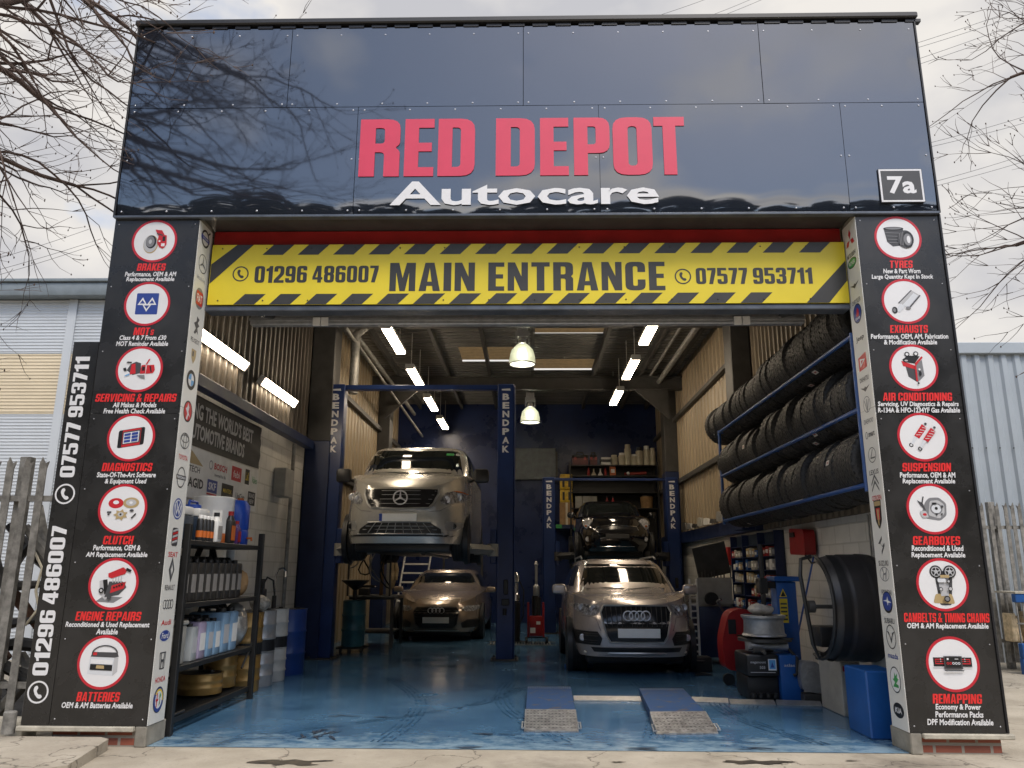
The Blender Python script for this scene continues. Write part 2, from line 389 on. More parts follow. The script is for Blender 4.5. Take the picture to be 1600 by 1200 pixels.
def handset(mb, cx, cy, r, fn, d, mi):
    """telephone symbol: ring with a handset"""
    mb.prism([circ(cx, cy, r), circ(cx, cy, r * .84)], fn, d, None, mi)
    P = [(-.38, .52), (-.12, .62), (.02, .36), (-.12, .2), (-.1, -.02), (.1, -.24), (.3, -.2), (.48, -.42), (.3, -.62), (.02, -.56), (-.3, -.22), (-.46, .18)]
    mb.prism([rpoly([(cx + x * r * .95, cy + y * r * .95, r * .1) for x, y in P], 2)], fn, d, None, mi)
    return mb
# ================================================================== MATERIAL LIBRARY
def worn_floor(m, worn):
    """paint scuffed through to pale primer along the threshold and in scattered scrapes"""
    nt = m.node_tree; p = nt.nodes['Principled BSDF']; src = p.inputs['Base Color'].links[0].from_socket
    tcn = nt.nodes.new('ShaderNodeTexCoord'); sp = nt.nodes.new('ShaderNodeSeparateXYZ'); nt.links.new(tcn.outputs['Object'], sp.inputs[0])
    mpn = nt.nodes.new('ShaderNodeMapping'); mpn.inputs['Scale'].default_value = (1, 1.6, 1); nt.links.new(tcn.outputs['Object'], mpn.inputs[0])
    nz = nt.nodes.new('ShaderNodeTexNoise'); nz.inputs['Scale'].default_value = 4.5; nz.inputs['Detail'].default_value = 9; nz.inputs['Roughness'].default_value = .68; nt.links.new(mpn.outputs[0], nz.inputs[0])
    ed = nt.nodes.new('ShaderNodeMapRange'); ed.inputs['From Min'].default_value = .0; ed.inputs['From Max'].default_value = 1.1; ed.inputs['To Min'].default_value = .23; ed.inputs['To Max'].default_value = -.10; nt.links.new(sp.outputs['Y'], ed.inputs[0])
    ad = nt.nodes.new('ShaderNodeMath'); ad.operation = 'ADD'; nt.links.new(nz.outputs[0], ad.inputs[0]); nt.links.new(ed.outputs[0], ad.inputs[1])
    rm = nt.nodes.new('ShaderNodeValToRGB'); rm.color_ramp.elements[0].position = .56; rm.color_ramp.elements[1].position = .76; nt.links.new(ad.outputs[0], rm.inputs[0])
    mxn = nt.nodes.new('ShaderNodeMix'); mxn.data_type = 'RGBA'; nt.links.new(rm.outputs[0], mxn.inputs[0]); nt.links.new(src, mxn.inputs[6]); mxn.inputs[7].default_value = (*worn, 1); nt.links.new(mxn.outputs[2], p.inputs['Base Color'])
def dirty(m, dark, scale=.55, lo=.56, hi=.70, speck=1):
    """stains and grit over a ground material"""
    nt = m.node_tree; p = nt.nodes['Principled BSDF']; src = p.inputs['Base Color'].links[0].from_socket
    tcn = nt.nodes.new('ShaderNodeTexCoord')
    for sc_, l_, h_, f_ in ((scale, lo, hi, .75), (22, .60, .72, .55 * speck), (3.2, .60, .74, .45)):
        nz = nt.nodes.new('ShaderNodeTexNoise'); nz.inputs['Scale'].default_value = sc_; nz.inputs['Detail'].default_value = 9; nz.inputs['Roughness'].default_value = .66; nt.links.new(tcn.outputs['Object'], nz.inputs[0])
        rm = nt.nodes.new('ShaderNodeMapRange'); rm.inputs['From Min'].default_value = l_; rm.inputs['From Max'].default_value = h_; rm.inputs['To Max'].default_value = f_; nt.links.new(nz.outputs[0], rm.inputs[0])
        mxn = nt.nodes.new('ShaderNodeMix'); mxn.data_type = 'RGBA'; nt.links.new(rm.outputs[0], mxn.inputs[0]); nt.links.new(src, mxn.inputs[6]); mxn.inputs[7].default_value = (*dark, 1); src = mxn.outputs[2]
    vo = nt.nodes.new('ShaderNodeTexVoronoi'); vo.feature = 'DISTANCE_TO_EDGE'; vo.inputs['Scale'].default_value = .75
    dn = nt.nodes.new('ShaderNodeTexNoise'); dn.inputs['Scale'].default_value = 2.5; dn.inputs['Detail'].default_value = 6; nt.links.new(tcn.outputs['Object'], dn.inputs[0])
    va = nt.nodes.new('ShaderNodeVectorMath'); va.operation = 'ADD'; nt.links.new(tcn.outputs['Object'], va.inputs[0]); nt.links.new(dn.outputs['Color'], va.inputs[1]); nt.links.new(va.outputs[0], vo.inputs[0])
    rm = nt.nodes.new('ShaderNodeMapRange'); rm.inputs['From Min'].default_value = .0; rm.inputs['From Max'].default_value = .012; rm.inputs['To Min'].default_value = .8 * (speck > .5); rm.inputs['To Max'].default_value = 0; nt.links.new(vo.outputs[0], rm.inputs[0])
    mxn = nt.nodes.new('ShaderNodeMix'); mxn.data_type = 'RGBA'; nt.links.new(rm.outputs[0], mxn.inputs[0]); nt.links.new(src, mxn.inputs[6]); mxn.inputs[7].default_value = (*[q * .6 for q in dark], 1)
    nt.links.new(mxn.outputs[2], p.inputs['Base Color'])
concrete = mat('yard_concrete', (.31, .27, .21), rough=.9, col2=(.47, .42, .34), scale=1.7, bump=.6, bscale=35, dist=.012, cut=(.3, .7))
floor_m = mat('blue_floor_paint', (.050, .125, .23), rough=.19, col2=(.085, .19, .315), scale=1.3, bump=.12, bscale=9, dist=.004, rvar=.10, cut=(.3, .72))
worn_m = mat('worn_pale_blue', (.13, .22, .30), rough=.6, col2=(.30, .34, .36), scale=5, cut=(.35, .6))
gloss_m = mat('gloss_navy_cladding', (.016, .020, .030), rough=.055, var=.05, scale=3, spec=.5, ior=2.15, bump=.03, bscale=1.3, dist=.03)
signblk = mat('satin_black_board', (.024, .023, .022), rough=.28, rvar=.07, var=.3, scale=2.5, spec=.5)
flash_m = mat('grey_flashing', (.10, .115, .14), rough=.35, metal=.3, var=.2)
coping_m = mat('coping_black', (.012, .012, .014), rough=.4, var=.1)
screw_m = mat('screw_head', (.5, .5, .52), rough=.3, metal=.8, var=0)
white_pvc = mat('white_strip', (.70, .69, .65), rough=.3, var=.04, scale=2)
brick_m = blocks('red_brick', (.30, .085, .05), (.22, .07, .045), (.28, .25, .21), .225, .075, 'XZ')
stone_m = mat('pale_stone_cap', (.42, .39, .32), rough=.85, var=.2, scale=8, bump=.3)
wconc_m = mat('rough_concrete', (.26, .24, .20), rough=.9, var=.25, scale=5, bump=.6, bscale=20)
PK = dict(K=mat('print_black', (.012, .012, .013), .4, var=0), D=mat('print_dark', (.06, .06, .065), .4, var=0), G=mat('print_grey', (.2, .2, .21), .4, var=0),
          L=mat('print_pale_grey', (.46, .46, .47), .4, var=0), W=mat('print_white', (.72, .72, .73), .35, var=.02), R=mat('print_red', (.52, .022, .03), .35, var=.04),
          B=mat('print_blue', (.03, .06, .27), .35, var=0), T=mat('print_tan', (.42, .31, .15), .4, var=0), S=mat('print_sky_blue', (.10, .33, .62), .35, var=0),
          E=mat('print_green', (.05, .30, .08), .35, var=0), Y=mat('print_yellow', (.75, .55, .04), .35, var=0), P=mat('print_pinkred', (.62, .045, .095), .35, var=.03), C=mat('print_silver', (.62, .64, .67), .35, var=0))
PKEYS = list(PK); PMATS = [PK[k] for k in PKEYS]; PI = {k: i for i, k in enumerate(PKEYS)}
navy = mat('navy_steel_paint', (.010, .022, .075), rough=.38, var=.18, scale=3, rvar=.08)
liftblue = mat('lift_blue_paint', (.012, .032, .125), rough=.32, var=.15, scale=3)
steel_dk = mat('dark_grey_steel', (.05, .048, .045), rough=.55, var=.25, scale=4)
clad_in = mat('brown_liner_cladding', (.088, .074, .058), rough=.45, var=.18, scale=1.6)
tan_in = mat('tan_liner_panel', (.31, .245, .16), rough=.45, var=.05, scale=.9)
roof_in = mat('roof_liner_sheet', (.16, .155, .14), rough=.45, metal=.2, var=.2, scale=2)
blockw = blocks('white_painted_block', (.70, .67, .61), (.66, .63, .57), (.55, .52, .46), .44, .215, 'YZ', .01)
blockw2 = blocks('white_painted_block_side', (.58, .55, .49), (.54, .51, .45), (.44, .41, .36), .44, .215, 'XZ', .01)
galv = mat('galvanised_steel', (.27, .265, .25), rough=.5, metal=.45, var=.3, scale=9)
galvd = mat('weathered_galvanised', (.24, .23, .21), rough=.65, metal=.3, var=.35, scale=12)
blackm = mat('black_metal', (.014, .014, .014), rough=.45, var=.2)
rubber = mat('tyre_rubber', (.013, .013, .013), rough=.68, var=.25, scale=20)
chrome = mat('chrome', (.62, .62, .63), rough=.12, metal=1, var=.05)
alu = mat('dull_aluminium', (.42, .42, .42), rough=.42, metal=.7, var=.15, scale=15)
tube_m = mat('fluorescent_tube', (1, .83, .62), rough=.5, var=0, emit=19)
lamp_m = mat('high_bay_bulb', (1, .95, .80), rough=.5, var=0, emit=90)
blackpl = mat('black_plastic', (.016, .016, .017), rough=.42, var=.15, scale=10)
whitepl = mat('white_plastic', (.74, .73, .70), rough=.4, var=.08)
blueeq = mat('equipment_blue', (.012, .085, .30), rough=.35, var=.12, scale=4)
redeq = mat('equipment_red', (.33, .016, .016), rough=.35, var=.15, scale=4)
greyeq = mat('equipment_grey', (.33, .32, .29), rough=.5, var=.12)
yellowm = mat('banner_yellow', (.70, .56, .025), rough=.38, var=.05, scale=2)
wood_m = mat('brown_card', (.30, .18, .08), rough=.8, var=.2)

# ================================================================== GROUND
dirty(concrete, (.12, .10, .08))
g = MB(); g.grid(lambda u, v: (-250 + 500 * u, -250 + 500 * v, 0), 8, 8)
tag(g.build('ground', concrete, loc=(0, 0, 0)), kind='structure')
g = MB(); g.grid(lambda u, v: (-3.85 + 7.45 * u, .02 + 15.5 * v, .004), 12, 24)
worn_floor(floor_m, (.26, .38, .47))
dirty(floor_m, (.018, .05, .10), .9, .55, .75, .4)
tag(g.build('garage_floor', floor_m, loc=(0, 0, 0)), kind='structure')
random.seed(4)
g = MB()
if 0: ed = [(-3.12 + 6.1 * i / 60, .30 + .09 * sin(i * .9) + random.uniform(-.07, .07)) for i in range(61)]
stain_m = mat('oil_stain', (.035, .032, .028), rough=.45, col2=(.085, .07, .05), scale=9)
def blob(cx, cy, rx, ry, z, seed):
    random.seed(seed); ph = [random.uniform(0, 6.3) for _ in range(5)]
    pts = [(cx + rx * (1 + .3 * sin(3 * a + ph[0]) + .2 * sin(5 * a + ph[1]) + .14 * sin(9 * a + ph[2])) * cos(a), cy + ry * (1 + .3 * sin(2 * a + ph[3]) + .25 * sin(7 * a + ph[4])) * sin(a)) for a in [2 * pi * i / 40 for i in range(40)]]
    return pts
g = MB()
for k, (px, py, rx, ry) in enumerate([(455, 1192, .24, .10), (1180, 1192, .22, .07), (965, 1192, .05, .02), (1330, 1190, .05, .012)]):
    p = pray(px, py); q = CLOC + p * (-CLOC.z / p.z)
    g.prism([blob(q.x, q.y, rx, ry, 0, k)], lambda u, v, d: (u, v, .0045 + .0012 * k), 0, None)
tag(g.build('yard_stain', stain_m, smooth=0), kind='structure')
g = MB()
scuff = mat('black_scuff', (.010, .016, .028), rough=.55, col2=(.02, .05, .10), scale=16)
random.seed(8)
for k, (px, py, n_, w) in enumerate([(510, 1145, 9, .20), (500, 1152, 6, .2), (1000, 1172, 5, .10), (1175, 1172, 6, .16), (720, 1170, 3, .12), (560, 1120, 4, .3), (770, 1150, 4, .25), (840, 1075, 3, .3)]):
    p = pray(px, py); q = CLOC + p * (-CLOC.z / p.z)
    for j in range(n_):
        cx = q.x + random.uniform(-w, w) * .8; cy = q.y + random.uniform(-.06, .06); a = random.uniform(-.5, .5) + (pi / 2 if k < 2 else 0)
        l = random.uniform(.04, .12); t = random.uniform(.006, .018)
        M = [(cx + l * s1 * cos(a) - t * s2 * sin(a) + random.uniform(-.006, .006), cy + l * s1 * sin(a) + t * s2 * cos(a)) for s1, s2 in ((-1, -.3), (-.3, -1), (.6, -.8), (1, .1), (.4, .9), (-.7, .6))]
        g.prism([M], lambda u, v, d: (u, v, .0095 + .0004 * (k * 9 + j) / 9), 0, None)
random.seed(21)
for x0, y0, x1, y1, bend, w in ((-1.3, .25, -1.9, 4.2, .35, .16), (.25, .3, -.3, 4.0, -.3, .16), (1.0, .5, 1.35, 4.1, .12, .18), (2.35, .3, 2.1, 3.2, -.25, .16), (-2.4, .5, -.2, 3.4, .5, .14), (.9, 1.2, 2.3, 2.2, .35, .14)):
    for k in range(46):
        t = k / 45
        if random.random() < .12: continue
        for off in (-w / 2, -w / 6, w / 6, w / 2):
            if random.random() < .22: continue
            p0 = Vector((x0 + (x1 - x0) * t + bend * sin(pi * t) + off, y0 + (y1 - y0) * t, .0090)); t2 = t + 1 / 44; p1 = Vector((x0 + (x1 - x0) * t2 + bend * sin(pi * t2) + off, y0 + (y1 - y0) * t2, .0090)); n_ = Vector((.006 + random.uniform(0, .006), 0, 0))
            g.add([p0 - n_, p1 - n_, p1 + n_, p0 + n_], [(0, 1, 2, 3)], 1)
tag(g.build('floor_scuffs', [scuff, mat('tyre_track', (.036, .10, .19), rough=.24, col2=(.065, .165, .29), scale=9)], smooth=0), kind='structure')

# ================================================================== GARAGE BUILDING
BX0, BX1, IX0, IX1 = -3.96, 3.71, -3.15, 2.945       # outer and opening edges on the facade
ZB, ZF, ZT = .16, 4.61, 6.66
gar = thing('garage_building', (-.12, 0, 0), 'single storey garage unit with tall glossy navy fascia and wide open vehicle doorway', 'garage')
def part(name, mb, m, **k): return mb.build(name, m, gar, **k)
for x0, x1 in ((BX0, IX0), (IX1, BX1)):
    part('pillar', MB().box(x0 + .012, x1 - .012, .012, .29, .165, ZF + .05), wconc_m, smooth=0)
    q = MB().box(x0 + .02 if x0 < 0 else x0 + .10, x1 - .10 if x0 < 0 else x1 - .04, .02, .30, 0, .118)
    part('brick_plinth', q, brick_m, smooth=0)
    q = MB().box(x1 - .098, x1 - .004, -.012, .34, 0, .160, .008) if x0 < 0 else MB().box(x0 + .004, x0 + .098, -.012, .34, 0, .160, .008)
    part('corner_stone', q, wconc_m)
    q = MB().box(x0 - .25 if x0 < 0 else x0 + .101, x1 - .101 if x0 < 0 else x1 + .045, -.045, .28, .120, .158, .006)
    part('plinth_cap', q, stone_m)
# fascia cladding: sheets hold flat by screws, lower edge pulled in between fixings
def cladding(x0, x1, z0, z1, seed, edge=0.0, y0=-.035):
    random.seed(seed); ph = random.uniform(0, 6)
    nu = max(4, int((x1 - x0) / .045)); nv = max(4, int((z1 - z0) / .03))
    def fn(u, v):
        x = x0 + (x1 - x0) * u; z = z0 + (z1 - z0) * v
        d = .0022 * noise.noise(Vector((x * .9, z * .8, seed * 3.1))) + .0012 * noise.noise(Vector((x * 2.1, z * 1.9, seed)))
        if edge:
            d += edge * exp(-(z - z0) / .095) * (.84 + .16 * cos(2 * pi * x / .47 + ph)) * (.92 + .55 * noise.noise(Vector((x * .9, 7, seed))))
        for fx in (x0, x1):       # dimple at the side fixings
            d += .0025 * exp(-((x - fx) ** 2) / .006) * exp(-((z - (z0 + z1) / 2) ** 2) / .01)
        return (x, y0 + d, z)
    b = MB().grid(fn, nu, nv)
    e = .001
    for f, l in (((0, 0, 1, 0), nu), ((0, 1, 1, 1), nu), ((0, 0, 0, 1), nv), ((1, 0, 1, 1), nv)):
        vs = []
        for i in range(l + 1):
            t = i / l; p = fn(f[0] + (f[2] - f[0]) * t, f[1] + (f[3] - f[1]) * t); vs += [p, (p[0], .01, p[2])]
        b.add(vs, [(2 * i, 2 * i + 2, 2 * i + 3, 2 * i + 1) for i in range(l)])
    return b
def screws(b, xs, zs, y=-.036, r=.009):
    for x in xs:
        for z in zs: b.lathe([(r, 0), (r, -.004), (r * .5, -.007)], (x, y + .003, z), 'Y', 8)
Z12 = 5.757
seams1 = [BX0 + .01, -2.41, -.115, 2.19, BX1 - .01]
for i in range(4):
    c = part('cladding_panel', cladding(seams1[i] + .003, seams1[i + 1] - .003, Z12 + .003, ZT - .02, i + 1), gloss_m, recalc=True)
    s_ = MB(); n_ = max(3, round((seams1[i + 1] - seams1[i]) / .46))
    screws(s_, [seams1[i] + .05 + (seams1[i + 1] - seams1[i] - .1) * k / n_ for k in range(n_ + 1)], (Z12 + .035, ZT - .10))
    s_.build('screw_row', screw_m, c)
seams2 = [BX0 + .01, -1.71, 2.905, BX1 - .01]
for i in (0, 2):
    c = part('cladding_panel', cladding(seams2[i] + .003, seams2[i + 1] - .003, ZF + .02, Z12 - .003, i + 9, edge=.026 if i == 0 else .021), gloss_m)
    s_ = MB(); n_ = max(2, round((seams2[i + 1] - seams2[i]) / .46))
    screws(s_, [seams2[i] + .05 + (seams2[i + 1] - seams2[i] - .1) * k / n_ for k in range(n_ + 1)], (ZF + .06, Z12 - .035))
    screws(s_, (seams2[i] + .04, seams2[i + 1] - .04), (5.2,))
    s_.build('screw_row', screw_m, c)
part('fascia_core', MB().box(BX0 + .02, BX1 - .02, .012, .28, ZF + .052, ZT - .01), steel_dk, smooth=0)
q = MB().box(BX0 - .03, BX1 + .03, -.075, .40, ZT + .012, ZT + .075, .012)
for i in range(34):
    x = BX0 + .06 + i * .228; q.box(x, x + .15, -.045, .01, ZT - .022, ZT + .010)
part('roof_coping', q, coping_m)
for e_ in ((BX0 - .012, BX0 + .006, -.045, .30, ZF, ZT), (BX1 - .006, BX1 + .012, -.045, .30, ZF, ZT), (BX1 - .004, BX1 + .014, -.028, .30, ZB + .003, ZF - .003)): part('edge_trim', MB().box(*e_, .004), coping_m)
part('fascia_flashing', MB().box(BX0, BX1, -.05, .02, ZF - .008, ZF + .016, .003), flash_m)
part('soffit', MB().box(IX0 + .003, IX1 - .003, .0, .42, ZF + .018, ZF + .048), steel_dk, smooth=0)
part('head_beam', MB().box(IX0 + .003, IX1 - .003, .315, .42, 4.44, ZF + .015, .01), redeq, smooth=20)
part('door_lintel', MB().box(IX0 + .003, IX1 - .003, .26, .42, 3.785, 3.838, .008).box(IX0 + .003, IX1 - .003, .30, .44, 3.84, 4.435), flash_m)
# sectional door folded up under the roof, its lower rail showing
q = MB().box(-2.95, 2.75, .92, 1.02, 3.86, 3.98, .01).box(-2.95, 2.75, .90, .918, 3.90, 3.925)
for x in (-1.6, -.4, .8, 1.9): q.box(x, x + .09, .89, .899, 3.935, 3.955)
dr = part('sectional_door', q, alu)
for x in (-2.72, 2.52):
    MB().tube([(x, .55, 3.86), (x, 1.05, 3.98), (x, 2.6, 4.9), (x, 4.6, 5.6)], .035, 6).build('door_track', steel_dk, dr)
for x in (-2.28, 2.02): MB().box(x, x + .075, .86, .885, 3.83, 3.92, .004).box(x + .085, x + .16, .86, .885, 3.83, 3.92, .004).build('door_light', whitepl, dr)  # small pale lights by the door rail, plain white boxes without emission
# interior walls (inner faces x = -3.85 / 3.6)
WX0, WX1, WY1, ZC = -3.85, 3.6, 15.5, 6.1
def ribbed(y0, y1, z0, z1, X, sgn, pitch=.19, depth=.035):
    b = MB(); n_ = int((y1 - y0) / pitch); pts = []
    for i in range(n_):
        y = y0 + i * pitch; pts += [(y, 0), (y + pitch * .62, 0), (y + pitch * .72, depth), (y + pitch * .9, depth)]
    pts.append((y1, 0))
    vs = [(X + sgn * d, y, z0) for y, d in pts] + [(X + sgn * d, y, z1) for y, d in pts]; k = len(pts)
    return b.add(vs, [(i, i + 1, k + i + 1, k + i) for i in range(k - 1)])
w = part('side_wall', MB().box(WX0 - .10, WX0, .30, 6.25, 0, 3.45), blockw, smooth=0)
part('wall_cladding', ribbed(.30, 6.25, 3.452, ZC, WX0 + .004, 1), clad_in, smooth=0)
part('wall_backing', MB().box(WX0 - .11, WX0 - .012, .30, WY1, 3.452, ZC).box(WX0 - .11, WX0 - .012, 6.26, WY1, 0, 3.448), steel_dk, smooth=0)
part('wall_rail', MB().box(WX0 + .04, WX0 + .17, .32, 6.2, 3.36, 3.50, .006), navy)
part('liner_panel', ribbed(6.95, 15.5, .0, ZC, WX0 + .004, 1, .3, .02), tan_in, smooth=0)
part('wall_rail', MB().box(WX0 + .03, WX0 + .12, 6.95, 15.4, 3.1, 3.22).box(WX0 + .03, WX0 + .12, 6.95, 15.4, 4.75, 4.85), steel_dk, smooth=0)
w = part('side_wall', MB().box(WX1, WX1 + .10, .30, WY1, 0, 2.02), blockw, smooth=0)
part('wall_rail', MB().box(WX1 - .13, WX1 - .003, 5.7, 15.4, 2.022, 2.27, .006), navy)
part('wall_backing', MB().box(WX1 + .03, WX1 + .11, .30, WY1, 2.022, ZC), steel_dk, smooth=0)
part('wall_cladding', ribbed(.30, 5.7, 2.022, ZC, WX1 - .004, -1), mat('warm_liner_cladding', (.19, .155, .11), .5, var=.15, scale=1.6), smooth=0)
part('liner_panel', ribbed(6.3, 15.5, 2.28, ZC, WX1 - .004, -1, .3, .02), tan_in, smooth=0)
part('wall_rail', MB().box(WX1 - .12, WX1 - .03, 6.3, 15.4, 3.42, 3.52).box(WX1 - .12, WX1 - .03, 6.3, 15.4, 4.98, 5.06), steel_dk, smooth=0)
part('back_wall', MB().box(WX0 - .1, WX1 + .1, WY1 + .01, WY1 + .15, 0, ZC + .2), mat('navy_wall_paint', (.010, .022, .085), rough=.30, var=.3, scale=1.3, rvar=.08), smooth=0)
for x0, x1, y0, zs in ((WX0 + .005, WX0 + .42, 6.28, 3.52), (WX1 - .34, WX1 - .005, 5.72, 2.28), (WX0 + .005, WX0 + .32, 12.4, 3.0), (WX1 - .34, WX1 - .005, 12.3, 3.75)):
    part('column_casing', MB().box(x0, x1, y0, y0 + .5, .006 if zs != 2.28 else 2.03, zs, .01), navy)
    part('column', MB().box(x0 + .01, x1 - .01, y0 + .02, y0 + .48, zs + .002, ZC, .01), steel_dk)
for x0, x1 in ((WX0 + .005, WX0 + .18), (WX1 - .18, WX1 - .005)):
    part('column', MB().box(x0, x1, .32, .5, 3.5, ZC), steel_dk, smooth=0)
# roof: corrugated sheet with roof lights, purlins, rafters
holes = [(.0, 1.45, 7.5, 8.5), (-1.6, -.35, 9.6, 10.6), (.05, 1.45, 10.55, 11.4), (-1.5, -.2, 12.2, 13.0)]
q = MB(); y = .3; P_ = .2
while y < WY1:
    segs = [(WX0 - .05, WX1 + .05)]
    for hx0, hx1, hy0, hy1 in holes:
        if hy0 <= y + P_ / 2 < hy1:
            segs = [s2 for a, b_ in segs for s2 in (((a, hx0), (hx1, b_)) if a < hx0 and b_ > hx1 else ((a, b_),))]
    for a, b_ in segs:
        ys = [y, y + P_ * .55, y + P_ * .66, y + P_ * .89, y + P_]; zs = [0, 0, .035, .035, 0]
        q.add([(a, yy, ZC + zz) for yy, zz in zip(ys, zs)] + [(b_, yy, ZC + zz) for yy, zz in zip(ys, zs)], [(i, i + 1, 6 + i, 5 + i) for i in range(4)])
    y += P_
part('roof_sheet', q, roof_in, smooth=0)
rl = mat('rooflight_grp', (.40, .25, .11), rough=.6, var=.35, scale=9)
_p = rl.node_tree.nodes['Principled BSDF']; _t = rl.node_tree.nodes.new('ShaderNodeBsdfTranslucent'); _t.inputs[0].default_value = (.095, .066, .033, 1)
_m = rl.node_tree.nodes.new('ShaderNodeMixShader'); _m.inputs[0].default_value = .75
rl.node_tree.links.new(_p.outputs[0], _m.inputs[1]); rl.node_tree.links.new(_t.outputs[0], _m.inputs[2])
rl.node_tree.links.new(_m.outputs[0], rl.node_tree.nodes['Material Output'].inputs[0])
for hx0, hx1, hy0, hy1 in holes:
    n_ = int((hy1 - hy0) / .1)
    part('roof_light', MB().grid(lambda u, v: (hx0 - .03 + (hx1 - hx0 + .06) * u, hy0 - .1 + (hy1 - hy0 + .2) * v, ZC + .045 + .018 * sin(v * n_ * pi)), 1, n_ * 6), rl, smooth=60)
for x in (-3.2, -2.0, -1.0, .02, 1.5, 2.6, 3.3):
    part('purlin', MB().box(x - .035, x + .035, .5, 15.4, ZC - .17, ZC - .005), steel_dk, smooth=0)
for y in (6.4, 11.4):
    q = MB().box(WX0, WX1, y, y + .18, ZC - .50, ZC - .48).box(WX0, WX1, y, y + .18, ZC - .20, ZC - .18).box(WX0, WX1, y + .08, y + .10, ZC - .48, ZC - .20)
    part('rafter', q, steel_dk, smooth=0)
    for sx, x0 in ((1, WX0 + .35), (-1, WX1 - .35)):
        if y < 8: continue
        part('haunch', MB().prism([[(x0, ZC - 1.2), (x0, ZC - .49), (x0 + sx * .8, ZC - .49)]], planeY(y + .05), 0, .08), steel_dk, smooth=0)
# pipes along the side walls
for nm, pts, r in (('pipe', [(-3.35, 6.1, 5.75), (-3.35, 15.2, 5.75)], .05), ('pipe', [(-3.25, 6.2, 5.5), (-3.1, 15.2, 5.1)], .03), ('pipe', [(3.05, 5.2, 5.8), (3.05, 13, 5.8)], .06), ('pipe', [(2.85, 4.5, 5.95), (2.85, 12, 5.95)], .035),
                   ('flue_pipe', [(-3.25, 7.0, 4.5), (-3.25, 7.0, 5.6), (-3.05, 7.3, 5.95), (-2.5, 7.5, 6.0)], .085), ('conduit', [(-3.78, 5.45, 3.34), (-3.78, 5.45, 2.2), (-3.78, 5.45, .02)], .03), ('conduit', [(3.57, 1.75, 2.0), (3.57, 1.75, 1.4)], .014), ('conduit', [(3.57, 1.82, 2.0), (3.57, 1.82, 1.45), (3.5, 2.3, 1.55), (3.5, 2.6, 1.5)], .010)):
    part(nm, MB().tube(pts, r, 10), galv, smooth=60)
part('fuse_box', MB().box(-3.845, -3.66, 4.75, 5.15, 2.45, 2.87, .01), greyeq)

